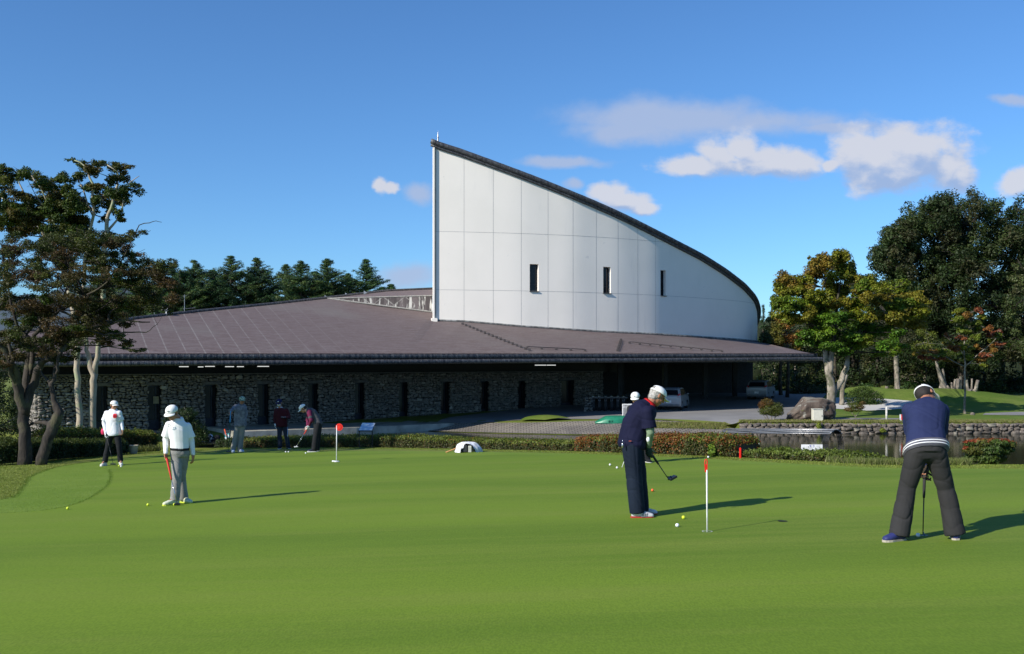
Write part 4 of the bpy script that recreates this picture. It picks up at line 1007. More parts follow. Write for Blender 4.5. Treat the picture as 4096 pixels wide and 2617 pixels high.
for (x, y) in [(3505, 1180), (3500, 1240), (3510, 1300), (3540, 1380), (3600, 1430)]: pads.append((x + 20, y, 60, 50))
Y0 = lambda X, D: HZ - (G(X, D) - CZ) * F / D
def by(px, D): return Y0((px - CX) / F * D, D)
big('oak_tree', 'huge dark dense round tree filling the right of the picture', pads, 88, GIANT, 210000, .27, [[(3850, by(3850, 88), 20, 0), (3850, 1400, 17, 0), (3860, 1150, 12, 0), (3880, 900, 5, 0)], [(3852, 1350, 12, 0), (3700, 1150, 8, 0), (3620, 1000, 4, 0)], [(3855, 1300, 12, 0), (4000, 1100, 8, 0), (4080, 950, 4, 0)]], BARK_D, 31, 3.2, 2, aspect=.38, shell=.2, up=.25, sh=7, sf=.4)
# yellow-green maple in front
z = z4r
MPL = [(.17, .19, .016), (.19, .20, .018), (.13, .175, .015), (.19, .165, .018), (.115, .17, .015)]
MPU = [(.20, .18, .02), (.18, .18, .018), (.22, .155, .022), (.15, .17, .016)]
up_ = [(650,200,60,40),(720,220,80,60),(800,190,80,56),(870,150,60,50),(880,230,80,60),(940,270,50,50),(700,290,90,60),(830,320,110,60),(950,340,70,50),(640,330,60,44),(420,360,70,50),(380,420,70,60),(500,380,80,50),(570,370,60,50),(350,480,60,50),(450,470,90,56),(570,470,90,56)]
mid_ = [(330,560,46,50),(430,570,100,56),(560,570,100,56),(680,500,90,56),(800,420,90,50),(420,660,90,50),(550,660,100,50),(680,600,100,56),(800,560,100,60),(900,460,80,50),(960,560,100,60),(1020,640,90,50),(1080,350,60,40),(1110,400,80,50),(1200,420,90,50),(1320,430,100,50),(1440,490,90,50),(1540,530,60,46),(1200,520,110,56),(1330,560,110,56),(1470,600,100,50),(1560,640,50,40),(1100,500,80,50),(1220,660,110,56),(1380,680,110,56),(1500,720,80,46),(1050,440,70,40)]
mid_ += [(760,560,120,60,62.8),(900,640,120,60,62.4),(720,650,110,50,62.4),(820,500,100,50,62.8),(960,420,70,50,63.8),(640,560,100,50,62.6),(1040,560,90,50,62.8)]
low_ = [(860,780,130,60,61.8),(700,860,110,50,62.0),(980,850,110,50,61.8),(620,720,100,56),(760,690,110,56),(880,700,100,56),(1000,730,110,50),(600,820,100,50),(720,800,110,56),(850,820,110,56),(990,830,100,50),(1120,770,100,50),(1260,780,100,46),(1360,800,70,36),(700,900,90,40),(830,920,100,46),(960,910,90,46),(1080,860,80,40),(560,880,70,40),(1220,900,90,46),(1320,900,80,40),(1200,970,70,40),(900,970,60,30),(1330,960,60,34)]
cl = padlist(up_, 64.2, z, MPU, 1.4, 1.15, 2) + padlist(mid_, 63.6, z, MPL + MPU[:1], 1.8, 1.12, 3) + padlist(low_, 63.4, z, [(.10, .19, .016), (.13, .21, .018), (.08, .16, .014), (.15, .19, .018)], 1.6, 1, 4)
Xm = (3318 - CX) / F * 63.5; gm = G(Xm, 63.5); ybm = by(3322, 63.5)
TR = [[(3322, ybm + 6, 22, 0), (3322, 1640, 19, 0), (3326, 1560, 18, 0), (3316, 1500, 14, 0), (3305, 1440, 12, 0), (3300, 1395, 9, 0)],
      [(3320, 1500, 12, 0), (3325, 1430, 12, -.1), (3335, 1380, 9, 0)],
      [(3330, 1600, 12, .1), (3342, 1562, 12, .1), (3365, 1520, 12, .2), (3385, 1475, 11, .2), (3394, 1410, 8, .2)]]
TX = [[(3300, 1395, 7, 0), (3335, 1382, 7, 0), (3394, 1410, 7, .2)], [(3300, 1395, 9, 0), (3290, 1300, 7, .8), (3290, 1150, 4, .8), (3330, 1070, 2, .5)], [(3335, 1380, 9, 0), (3350, 1200, 5, .8), (3365, 1110, 2, .6)], [(3394, 1410, 8, .2), (3450, 1300, 5, .8), (3500, 1200, 2, .8)], [(3345, 1380, 6, 0), (3450, 1330, 4, .8), (3570, 1280, 2, .8)]]
tree('autumn_maple', 'yellow-green maple with forked pale trunk behind the boulder', (Xm, 63.5, gm), cl, 190000, .150, TR, 63.5, px1, BARK_C, None, LEAF, 33, 2, .02, .08, .05, up=.8, shell=.3, jitter=.8, sh=11, sf=.42, bark2=BARK_D, extra=TX)
# maple leaning second trunk, dark straight stems
def stem(name, label, lines, D, bark, pads=None, cols=GIANT, n=0, size=.14, seed=0, group=None, cat='tree', **kw):
    X = (lines[0][0][0] - CX) / F * D
    cl = padlist(pads, D, px1, cols, .8, 1, seed) if pads else []
    return tree(name, label, (X, D, G(X, D)), cl, n, size, lines, D, px1, bark, group, LEAF, seed, kw.pop('inner', 4), .014, .05, .02, n=10, **kw)
stem('bare_trunk', 'grey forked stump-like trunk standing just right of the boulder', [[(3366, by(3366, 74) + 3, 10, 0), (3368, 1590, 9, 0), (3372, 1540, 8, 0), (3385, 1500, 7, 0)], [(3370, 1560, 7, 0), (3352, 1530, 5, 0)]], 74, BARK_C)
stem('tall_straight_tree', 'single tall straight grey trunk on the small grass mound', [[(3590, by(3590, 81), 14, 0), (3589, 1560, 10.5, 0), (3587, 1480, 9.5, 0), (3584, 1425, 9, 0), (3580, 1300, 7, 0)]], 81, BARK_G, [(3560, 1380, 60, 40), (3610, 1370, 60, 40), (3580, 1320, 60, 40)], GIANT, 3000, .16, 3)
stem('short_post_trunk', 'short cut grey trunk left of the tall straight one', [[(3548, by(3548, 83), 7, 0), (3548, 1580, 6, 0), (3547, 1545, 6, 0)]], 83, BARK_G)
stem('pale_stub_trunk', 'pale mossy stub of a trunk behind the boulder', [[(3232, by(3232, 92), 6, 0), (3233, 1580, 6, 0), (3232, 1553, 6, 0)]], 92, BARK_C)
stem('leaning_pruned_tree', 'thick pruned tree with three leaning cut limbs on the big mound', [[(3793, by(3793, 79), 17, 0), (3780, 1560, 13, 0), (3765, 1520, 9, 0), (3750, 1470, 6, 0), (3740, 1420, 4, 0)], [(3785, 1560, 9, .2), (3775, 1520, 7, .2), (3770, 1475, 4, .2)], [(3765, by(3765, 79.5), 11, .4), (3762, 1570, 10, .4), (3768, 1530, 7, .4)]], 79, BARK_G, [(3720, 1400, 60, 24), (3780, 1420, 60, 26), (3690, 1370, 60, 30), (3800, 1390, 60, 30), (3700, 1330, 46, 26)], [(.10, .12, .018), (.07, .10, .015)], 3400, .12, 4)
stem('pruned_tree', 'cluster of five upright pruned stems left of the staked sapling', [[(3828, by(3828, 79), 11, 0), (3830, 1560, 9, 0), (3832, 1515, 7, 0)], [(3815, by(3815, 79), 7, .2), (3808, 1560, 5, .2), (3805, 1530, 3, .2)], [(3812, 1590, 6, 0), (3818, 1550, 5, 0), (3820, 1518, 4, 0)], [(3838, by(3838, 79), 7, .1), (3841, 1560, 6, .1), (3841, 1506, 4.5, .1)]], 79, BARK_G)
stem('pruned_tree', 'three cut stems spreading right of the staked sapling', [[(3882, by(3882, 77), 8, 0), (3872, 1560, 6, 0), (3866, 1520, 4.5, 0)], [(3885, by(3885, 77), 7, .1), (3887, 1560, 4, .1), (3887, 1515, 3.5, .1)], [(3896, by(3896, 77), 9, 0), (3903, 1560, 7, 0), (3911, 1521, 6, 0)]], 77, BARK_G)
# small autumn sapling
RED = [(.24, .10, .03), (.26, .14, .03), (.22, .17, .03), (.13, .17, .02), (.24, .08, .035), (.17, .19, .02), (.14, .18, .02)]
sp = [(1700,990,50,20),(1860,620,60,36),(1930,650,60,40),(2010,620,50,36),(2050,660,40,30),(1850,690,60,36),(1950,710,80,40),(2000,760,60,40),(1900,780,70,36),(2090,760,50,36),(2150,800,60,36),(2200,820,40,26),(2120,850,70,34),(1980,840,60,36),(1880,850,60,30),(1780,830,46,24),(1760,890,36,20),(1820,930,60,30),(1920,930,70,34),(2030,930,70,34),(2120,930,70,34),(2200,890,46,26),(1700,960,60,24),(1600,960,70,24),(1560,1010,60,24),(1660,1020,70,24),(1780,1020,70,26),(1900,1010,70,30),(2030,1030,70,30),(2100,990,60,28),(2060,1070,40,20),(1500,970,40,18),(2270,900,30,14)]
cl = padlist(sp, 67, z4r, RED, .8, .92, 8)
x0_ = 3861
L_ = [[(x0_, by(x0_, 67) + 2, 6, 0), (3858, 1640, 5, 0), (3860, 1570, 4.2, 0), (3859, 1500, 3.6, 0), (3861, 1465, 3.2, 0), (3855, 1400, 2.6, 0), (3860, 1320, 2, 0), (3880, 1250, 1.4, 0)],
      [(3861, 1466, 2.4, 0), (3820, 1450, 2, .2), (3780, 1425, 1.4, .3), (3700, 1408, 1, .3)], [(3861, 1465, 2, 0), (3900, 1430, 1.8, -.2), (3960, 1380, 1.2, -.3), (4000, 1340, .8, -.3)], [(3857, 1420, 2, 0), (3810, 1370, 1.2, 0), (3775, 1340, .8, 0)]]
tree('staked_sapling', 'slender young tree with orange and red leaves on the right lawn', (P(x0_, 1650, 67).x, 67, G(P(x0_, 1650, 67).x, 67)), cl, 30000, .14, L_, 67, px1, BARK_G, seed=44, inner=5, thin=.012, rmax=.04, up=.7, shell=.1)
# trees right of the roof
big('mixed_tree', 'small orange and green tree between the roof and the yellow-green maple', [(3105,1330,46,34),(3140,1300,40,26),(3150,1350,50,36),(3190,1370,40,34),(3120,1290,36,24),(3210,1340,36,30)], 84, [(.24, .11, .025), (.22, .14, .03), (.13, .12, .02)], 7000, .15, [[(3150, by(3150, 84), 8, 0), (3150, 1400, 5, 0), (3150, 1330, 3, 0)]], BARK_D, 51, .8)
big('olive_tree', 'grey-green bushy tree low behind the right end of the roof', [(3090,1380,46,40),(3070,1340,30,30),(3130,1410,60,40),(3180,1430,50,34),(3060,1390,30,40),(3100,1300,30,40),(3220,1440,40,30)], 88, [(.085, .10, .035), (.07, .09, .03), (.10, .11, .04)], 9000, .16, [[(3120, by(3120, 88), 8, 0), (3120, 1400, 5, 0)]], BARK_D, 52, .8)
def conifer(px, top, D, w, seed, label):
    k = D / F; X = (px - CX) * k; zb2 = G(X, min(D, 100)); zt2 = CZ - (top - HZ) * k; H = zt2 - zb2; r = random.Random(seed); cl = []; mb = MB()
    mb.tube([(X, D, zb2), (X, D, zb2 + H * .5), (X, D, zt2)], [.25, .16, .02], 7)
    for j in range(70):
        f_ = r.uniform(.3, .985); rad = w * k * (1 - f_) ** .8 * r.uniform(.5, 1.1) + .08; a = r.uniform(0, 6.28)
        p = Vector((X + math.cos(a) * rad * .6, D + math.sin(a) * rad * .6, zb2 + H * f_ - rad * .2)); mb.tube([(X, D, p.z + .1), tuple(p)], [.03, .01], 4)
        cl.append((p.x, p.y, p.z, rad * .55, rad * .55, rad * .22 + .1, [(.03, .06, .022), (.04, .075, .025), (.022, .045, .018)][r.randrange(3)]))
    t = empty('conifer_tree', (X, D, zb2), label, 'tree', 'conifers behind the right side'); mb.build('trunk', BARK_D, t, smooth=True, fix=False)
    foliage('crown', cl, 6000, .26, t, NEEDLE, seed, aspect=.2, shell=.1, up=.6)
conifer(3086, 1190, 118, 46, 61, 'dark pointed conifer just right of the tower edge'); conifer(3052, 1215, 120, 44, 62, 'lower conifer touching the tower edge'); conifer(3130, 1250, 125, 60, 63, 'conifer half hidden by the orange and green tree')
conifer(3414, 1028, 100, 34, 64, 'thin spire conifer top rising above the yellow-green maple')
# woods behind: individually placed dark trees
r_ = random.Random(17)
wd_lab = ['dark woodland tree seen under the maple crown left of the boulder', 'dark woodland tree directly behind the boulder', 'dark woodland tree behind the forked pale trunk', 'dark woodland tree behind the clipped round bush', 'dark woodland tree left of the tall straight trunk', 'dark woodland tree right of the tall straight trunk', 'dark woodland tree behind the bent golfer in blue', 'dark woodland tree behind the leaning pruned tree', 'dark woodland tree behind the five pruned stems', 'dark woodland tree behind the orange sapling', 'dark woodland tree over the cart road', 'dark woodland tree at the right picture edge', 'dark woodland tree seen through the carport opening']
for i, (px, D) in enumerate([(3190, 100), (3270, 104), (3345, 99), (3430, 102), (3510, 98), (3620, 101), (3690, 97), (3760, 100), (3850, 102), (3930, 96), (4010, 99), (4090, 97), (3110, 106)]):
    top = r_.uniform(1270, 1330) if 3180 < px else 1430
    pads = [(px + r_.uniform(-60, 60), r_.uniform(top, 1560), r_.uniform(36, 60), r_.uniform(26, 44)) for k in range(22)] + [(px + r_.uniform(-50, 50), r_.uniform(1545, 1590), r_.uniform(26, 40), 20) for k in range(6)]
    b_ = by(px, D); x2 = px + r_.uniform(-14, 14)
    big('woodland_tree', wd_lab[i], pads, D, GIANT + [(.045, .07, .018)], 4200, .26, [[(px, b_, 8, 0), (x2, 1500, 7, 0), (px, 1350, 4, 0)]], BARK_D if i % 3 else BARK_G, 70 + i, 2.0, 1, 'dark woods behind the right lawn')
big('side_tree', 'lighter green leafy tree cut by the right picture edge', [(4080,1130,46,40),(4100,1200,60,50),(4060,1260,40,34),(4100,1300,60,50),(4110,1380,60,50),(4085,1060,36,30)], 80, [(.09, .11, .035), (.07, .095, .03)], 7000, .17, [[(4110, by(4110, 80), 9, 0), (4105, 1300, 6, 0), (4100, 1100, 3, 0)]], BARK_D, 90, .8)
# thicket so the woods close
ug = [(px_ + r_.uniform(-20, 20), r_.uniform(1545, 1610), r_.uniform(24, 44), r_.uniform(16, 30)) for px_ in range(3180, 4260, 26) for _ in range(2)]
cl = padlist(ug, 93, px1, GIANT + [(.04, .08, .018), (.05, .10, .02)], 2.5, 1, 7)
o = foliage('undergrowth', cl, 20000, .2, None, LEAF, 91); setp(o, 'dark bushy undergrowth beneath the right hand woods', 'undergrowth', kind='stuff')
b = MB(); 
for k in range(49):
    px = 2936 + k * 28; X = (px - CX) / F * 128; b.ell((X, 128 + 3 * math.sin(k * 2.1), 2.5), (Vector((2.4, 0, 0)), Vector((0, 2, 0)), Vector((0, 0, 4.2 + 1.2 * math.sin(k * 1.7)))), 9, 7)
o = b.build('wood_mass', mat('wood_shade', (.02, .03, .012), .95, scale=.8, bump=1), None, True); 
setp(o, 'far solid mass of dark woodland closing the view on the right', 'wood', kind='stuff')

# hedges
def core_mat():
    t = NT('hedge_core'); t.col(t.mix(t.noise(12, 5, t.vec((1, 1, .3))), (.035, .028, .018), (.10, .085, .05))); t.rough(.95); return t.m
CORE = core_mat(); TWIG = barkmat('hedge_twig', (.10, .08, .055), (.20, .17, .12), None, 8)
def hedge(name, label, path, w, h, n, size, top, side, seed, redf=0., red=((.20, .06, .02), (.22, .10, .02)), lowstem=.35, hj=.06, cat='hedge', zoff=0.):
    "path: [(px, D, dh)]"
    r = np.random.default_rng(seed); pts = [Vector((*P(px, HZ, D)[:2], 0)) for (px, D, _) in path]; hh = [h * d for (_, _, d) in path]
    for i, p in enumerate(pts): p.z = G(p.x, p.y) + zoff
    t = empty(name, tuple(pts[len(pts) // 2]), label, cat)
    seg = np.array([(pts[i + 1] - pts[i]).length for i in range(len(pts) - 1)]); cum = np.concatenate([[0], np.cumsum(seg)]); L = cum[-1]
    px_ = np.array([[p.x, p.y, p.z] for p in pts]); hh = np.array(hh)
    def sample(s):
        c = np.stack([np.interp(s, cum, px_[:, k]) for k in range(3)], 1); c2 = np.stack([np.interp(np.minimum(s + .1, L), cum, px_[:, k]) for k in range(3)], 1); c1 = np.stack([np.interp(np.maximum(s - .1, 0), cum, px_[:, k]) for k in range(3)], 1)
        d = c2 - c1; d[:, 2] = 0; d /= np.linalg.norm(d, axis=1, keepdims=True) + 1e-9; return c, np.stack([d[:, 1], -d[:, 0], d[:, 0] * 0], 1), np.interp(s, cum, hh)
    # core
    ns = max(4, int(L / .4)); ss = np.linspace(.08, L - .08, ns); c, nn_, H = sample(ss); V = []
    for i in range(ns):
        for (a, z_) in ((-.40, .12), (-.43, .5), (-.40, .86), (.40, .86), (.43, .5), (.40, .12)): V.append(c[i] + nn_[i] * a * w + np.array([0, 0, z_ * H[i] * (1 + .05 * math.sin(i * 1.3))]))
    Fc = [(i * 6 + k, i * 6 + (k + 1) % 6, (i + 1) * 6 + (k + 1) % 6, (i + 1) * 6 + k) for i in range(ns - 1) for k in range(6)]
    Fc += [tuple(range(6)), tuple((ns - 1) * 6 + k for k in range(5, -1, -1))]
    me = bpy.data.meshes.new('core'); me.from_pydata([tuple(v) for v in V], [], Fc); pass
    # leaves
    s = r.uniform(0, L, n); c, nn_, H = sample(s); kind = r.random(n); A = np.zeros(n); Z = np.zeros(n); N = np.zeros((n, 3))
    rnd = .5 * w; tp = kind < .45; fr = (kind >= .45) & (kind < .85); bk = kind >= .85
    A[tp] = r.uniform(-1, 1, tp.sum()); Z[tp] = 1 - .10 * A[tp] ** 4 + r.normal(0, hj * .6, tp.sum()); N[tp] = [0, 0, 1]
    zs = lambda m: 1 - (r.random(m) ** 1.1) * (1 - lowstem * .6)
    A[fr] = 1 + r.normal(0, .06, fr.sum()); Z[fr] = zs(fr.sum()); A[bk] = -1 + r.normal(0, .06, bk.sum()); Z[bk] = zs(bk.sum())
    N[fr] = nn_[fr]; N[bk] = -nn_[bk]; N[:, 2] += .35
    lump = .05 * np.sin(s * 5.1 + seed) + .04 * np.sin(s * 13.7)
    endf = np.clip(np.minimum(s, L - s) / (.35 * h + .05), 0, 1) ** .5
    p = c + nn_ * (A * rnd * (1 + lump * 1.5) * (.6 + .4 * endf))[:, None]; p[:, 2] += Z * H * (1 + lump) * (.75 + .25 * endf)
    p += r.normal(0, .012 + size * .3, p.shape)
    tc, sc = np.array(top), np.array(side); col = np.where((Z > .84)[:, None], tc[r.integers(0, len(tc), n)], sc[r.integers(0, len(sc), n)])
    if redf > 0:
        pr = redf * (.35 + .9 * np.clip((Z - .35) / .65, 0, 1)) * (.6 + .5 * np.sin(s * 2.3 + seed) + .3 * np.sin(s * 6.1)); m_ = r.random(n) < pr; rc = np.array(red); col[m_] = rc[r.integers(0, len(rc), m_.sum())]
    col = np.clip(col * (1 + r.normal(0, .22, (n, 1))), .003, 1)
    v, f, co = leaves(p, N, size, col, .65, 1.2, seed + 1); link('foliage', npmesh('foliage', v, f, co), LEAF, t)
    # stems
    mb = MB(); mb.add([tuple(q_) for q_ in V], Fc); mb.cm = 1; m = int(L / .13); ss = r.uniform(0, L, m); c, nn_, H = sample(ss)
    for i in range(m):
        a = c[i] + nn_[i] * r.uniform(.1, .35) * w; b2 = a + np.array([r.normal(0, .09), r.normal(0, .03), H[i] * r.uniform(.35, .7)]) + nn_[i] * .18 * w
        mid = (a + b2) / 2 + r.normal(0, .03, 3); mb.tube([a - np.array([0, 0, .05]), mid, b2], [.010, .007, .005], 4)
        e_ = mid + np.array([r.normal(0, .12), 0, r.uniform(.08, .2)]) + nn_[i] * .12 * w; mb.tube([mid, e_], [.006, .003], 4)
    mb.build('core', [CORE, TWIG], t, fix=False); return t
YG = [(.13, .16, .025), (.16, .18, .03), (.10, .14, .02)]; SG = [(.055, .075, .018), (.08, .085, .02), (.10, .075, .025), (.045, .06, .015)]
E0 = lambda px: ipl(px, EX, EY)
def path(pxs, d, hs): return [(p, E0(p) + d, h_) for p, h_ in zip(pxs, hs)]
# scale of each hedge from photo: height = top line above ground
def hfor(px, D, toppy):
    p = P(px, toppy, D); return p.z - G(p.x, p.y)
def hp(lst, d):
    out = []
    for (px, toppy) in lst:
        D = E0(px) + d; out.append((px, D, hfor(px, D, toppy) - .10))
    return out
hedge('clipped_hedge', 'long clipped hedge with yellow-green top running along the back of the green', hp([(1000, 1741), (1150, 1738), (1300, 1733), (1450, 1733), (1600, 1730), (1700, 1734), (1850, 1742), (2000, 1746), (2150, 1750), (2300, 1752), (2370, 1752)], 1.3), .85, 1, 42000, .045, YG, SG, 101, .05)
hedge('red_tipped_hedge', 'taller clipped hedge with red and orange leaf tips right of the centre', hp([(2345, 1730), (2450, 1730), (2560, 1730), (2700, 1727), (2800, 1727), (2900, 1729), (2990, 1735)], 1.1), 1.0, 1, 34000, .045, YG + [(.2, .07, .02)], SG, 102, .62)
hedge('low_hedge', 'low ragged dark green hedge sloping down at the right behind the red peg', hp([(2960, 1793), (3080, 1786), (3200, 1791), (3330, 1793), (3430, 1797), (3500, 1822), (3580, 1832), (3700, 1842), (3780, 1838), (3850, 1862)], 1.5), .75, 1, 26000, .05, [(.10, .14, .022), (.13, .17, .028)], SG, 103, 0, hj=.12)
hedge('shaded_hedge', 'hedge stretch in shade behind the three far golfers', hp([(880, 1745), (940, 1744), (1000, 1742)], 1.6), .9, 1, 6000, .05, DG, DG, 104)  # shade painted in: dark leaf palette on top and sides
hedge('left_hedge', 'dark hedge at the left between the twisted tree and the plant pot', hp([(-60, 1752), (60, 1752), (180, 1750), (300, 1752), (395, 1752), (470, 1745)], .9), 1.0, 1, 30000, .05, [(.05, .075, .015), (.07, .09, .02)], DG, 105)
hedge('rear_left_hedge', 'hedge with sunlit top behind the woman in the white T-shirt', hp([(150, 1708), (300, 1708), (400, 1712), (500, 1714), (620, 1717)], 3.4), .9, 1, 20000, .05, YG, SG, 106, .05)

def shrub(name, label, px, D, pads, cols, n, size, stems, cat='shrub', seed=0, core=True, bark=BARK_G):
    cl = padlist(pads, D, px1, cols, .12, 1, seed); X = (px - CX) / F * D
    return tree(name, label, (X, D, G(X, D)), cl, n, size, stems, D, px1, bark, None, LEAF, seed, 2, .008, .03, .01, cat=cat, shell=.6, up=.5, sh=0)
D_ = 61.6; y_ = by(3082, D_)
shrub('cloud_shrub', 'clipped rounded shrub with reddish top beside the driveway', 3082, D_, [(3050,1620,18,16),(3070,1612,26,18),(3075,1640,36,22),(3105,1632,26,22),(3120,1645,16,18),(3060,1645,26,14),(3100,1655,24,12)], [(.13, .09, .02), (.09, .11, .02), (.16, .08, .025), (.08, .10, .018)], 9000, .06, [[(3080, y_, 3, 0), (3072, 1675, 2, 0), (3062, 1655, 1.5, 0)], [(3082, y_, 3, 0), (3084, 1670, 2, 0), (3088, 1650, 1.5, 0)], [(3086, y_, 2.5, 0), (3098, 1675, 2, 0), (3110, 1655, 1.4, 0)], [(3078, y_, 2.5, 0), (3060, 1672, 1.6, 0), (3052, 1656, 1.2, 0)]], seed=5)
D_ = 61.8; y_ = by(3425, D_)
shrub('flat_top_shrub', 'small flat-topped reddish shrub on thin stems right of the boulder', 3425, D_, [(3395,1638,20,9),(3420,1622,26,12),(3440,1628,20,10),(3420,1640,30,9),(3450,1612,12,8)], [(.14, .09, .025), (.09, .11, .02), (.12, .08, .025)], 3600, .06, [[(3426, y_, 2, 0), (3420, 1665, 1.8, 0), (3405, 1650, 1.2, 0)], [(3422, 1668, 1.6, 0), (3435, 1652, 1, 0)]], seed=6)
D_ = 74
shrub('round_clipped_bush', 'large dark round clipped bush left of the big lawn', 3455, D_, [(3420,1595,46,36),(3460,1585,50,40),(3500,1600,40,36),(3480,1625,50,24),(3420,1630,36,18),(3510,1630,28,20),(3450,1570,40,20)], [(.05, .085, .015), (.035, .06, .012)], 14000, .08, [[(3460, by(3460, 74), 4, 0), (3460, 1600, 3, 0)]], seed=7)
D_ = E0(3960) + 2.0; y_ = by(3960, D_)
shrub('red_topped_bush', 'broad clipped bush with red top at the water edge on the right', 3960, D_, [(3885,1775,28,12),(3930,1772,40,14),(3990,1772,44,14),(4040,1780,22,12),(3900,1800,44,22),(3960,1798,56,24),(4015,1798,36,20),(3900,1828,40,20),(3950,1835,50,24),(3990,1830,34,20),(4048,1776,14,8)], [(.07, .11, .02), (.055, .09, .018), (.09, .10, .02)], 15000, .045, [[(3960, y_, 4, 0), (3958, 1850, 3.5, 0), (3940, 1830, 2, 0)], [(3962, 1855, 3, 0), (3985, 1840, 2, 0)]], seed=8)
# red leaves on its top are one more layer
tb_ = [o for o in bpy.data.objects if o.get('label', '').startswith('broad clipped bush')][0]
foliage('red_tips', padlist([(3885,1768,28,8),(3930,1764,40,9),(3990,1764,46,9),(4035,1772,26,8),(3868,1790,12,14)], D_, px1, [(.25, .06, .025), (.24, .09, .03)], .1, 1, 3), 3200, .045, tb_, LEAF, 9)
D_ = 33
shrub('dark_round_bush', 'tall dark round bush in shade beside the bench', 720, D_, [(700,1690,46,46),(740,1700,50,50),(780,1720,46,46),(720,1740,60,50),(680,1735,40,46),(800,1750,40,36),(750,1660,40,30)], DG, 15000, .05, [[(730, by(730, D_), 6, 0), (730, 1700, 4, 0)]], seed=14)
for (px, py, w_, lb) in ((1690, 1700, 34, 'grass tuft with a pale stone at the pond corner below the wall'), ):
    D_ = 64.4; o = foliage('tuft_plant', padlist([(px, py - 4, w_, 12), (px + 34, py - 2, 22, 9)], D_, px1, [(.12, .16, .03), (.08, .12, .02)], .2, 1, 1), 1600, .12, None, GRASSB, 15, aspect=.2, up=1.2); setp(o, lb, 'plant')
# leafy yellow-green weeds growing against the red-tipped hedge
D_ = 21.4
o = foliage('vine_plant', padlist([(2848,1800,16,30),(2890,1815,28,20),(2920,1820,24,16),(2870,1830,30,12),(2950,1822,20,12),(2900,1795,20,12)], E0(2880) + .5, px1, [(.14, .22, .025), (.18, .26, .03)], .06, .9, 1), 1500, .075, None, LEAF, 16); setp(o, 'bright yellow-green leafy vine climbing the red-tipped hedge', 'plant')
for (px, py, w_, h_, D_, lb) in ((3275, 1706, 9, 18, 59.6, 'yellow-green weed hanging over the stones below the utility box'), (3530, 1722, 10, 8, 59.6, 'weed growing in the stones left of the red and white marker')):
    o = foliage('wall_weed', padlist([(px, py, w_, h_)], D_, px1, [(.20, .24, .03), (.14, .18, .03)], .05, 1, 2), 500, .1, None, LEAF, 17); setp(o, lb, 'plant')

# grass blades where the mown surface meets the rough
def blades(name, label, sampler, n, h, col, seed, w=.006):
    r = np.random.default_rng(seed); p = np.array([sampler(r) for _ in range(n)]); a = r.uniform(0, 6.28, n); hh = h * r.uniform(.5, 1.2, n); ln = r.normal(0, .35, (n, 2)) * hh[:, None]
    d = np.stack([np.cos(a), np.sin(a), a * 0], 1) * (w * r.uniform(.7, 1.3, (n, 1))); tip = p + np.stack([ln[:, 0], ln[:, 1], hh], 1)
    v = np.stack([p - d, p + d, tip], 1).reshape(-1, 3); f = np.arange(n * 3).reshape(-1, 3); c = np.array(col)[r.integers(0, len(col), n)] * (1 + r.normal(0, .2, (n, 1)))
    o = link(name, npmesh(name, v, f, np.clip(c, .01, 1)), GRASSB); return setp(o, label, 'grass', kind='stuff')
def samp_edge(r):
    px = r.uniform(-100, 4300); D = E0(px) + r.uniform(-.45, .9) * (1 if px > 600 else 1.6); X = (px - CX) / F * D; return (X, D, G(X, D))
blades('edge_grass', 'longer sunlit grass along the far edge of the green', samp_edge, 50000, .020, [(.20, .25, .04), (.25, .28, .06), (.15, .21, .03)], 3)
def samp_weed(r):
    px = r.choice([r.uniform(3300, 3880), r.uniform(3430, 3620), r.uniform(3780, 3880)]); D = E0(px) + r.uniform(.3, 1.6); X = (px - CX) / F * D; return (X, D, G(X, D))
blades('tall_weeds', 'tall pale grass weeds in front of the low right hedge', samp_weed, 9000, .13, [(.15, .18, .05), (.22, .22, .09), (.12, .16, .03)], 4, .007)
def samp_pot(r):
    px = r.uniform(480, 640); D = E0(px) + r.uniform(2.2, 2.9); X = (px - CX) / F * D; return (X, D, G(X, D))
blades('pot_grass', 'spiky grass growing by the hedge behind the plant pot', samp_pot, 1400, .22, [(.15, .17, .04), (.24, .25, .10)], 6, .012)
def samp_lawn(r):
    px = r.uniform(2560, 4200); D = r.uniform(60.15, 61.4); X = (px - CX) / F * D; return (X, D, G(X, D) + .04)
blades('bank_grass', 'dry yellowish grass fringe on top of the pond bank', samp_lawn, 26000, .12, [(.22, .22, .07), (.16, .20, .04), (.26, .23, .10)], 5, .02)
left_poly = None
def samp_fr(r):
    while True:
        px = r.uniform(-60, 470); py = r.uniform(1855, 2060); x, y = onplane(px, py)
        yb = np.interp(px, [-60, 0, 60, 95, 130, 220, 340, 450], [2010, 2000, 1985, 1945, 1905, 1872, 1852, 1838])
        if py < yb - 2: return (x, y, near(x, y))
def samp_line(pl_, w_):
    P_ = np.array(pl_); seg = np.linalg.norm(np.diff(P_, axis=0), axis=1); cu = np.concatenate([[0], np.cumsum(seg)])
    def f(r):
        s_ = r.uniform(0, cu[-1]); x = np.interp(s_, cu, P_[:, 0]) + r.normal(0, w_); y = np.interp(s_, cu, P_[:, 1]) + r.normal(0, w_); return (x, y, near(x, y))
    return f
blades('collar_edge_grass', 'darker line of longer grass where the collar meets the green at the left', samp_line(leftc, .025), 4500, .016, [(.11, .19, .018), (.13, .21, .022)], 12, .005)
blades('fringe_edge_grass', 'darker line of longer grass between the collar and the rough bank', samp_line(colp[:40], .035), 5000, .020, [(.12, .19, .02), (.14, .21, .03)], 13, .006)
blades('fringe_grass', 'thick lighter rough grass on the left bank beside the collar', samp_fr, 22000, .016, [(.22, .27, .05), (.26, .29, .07), (.19, .25, .04)], 7, .006)
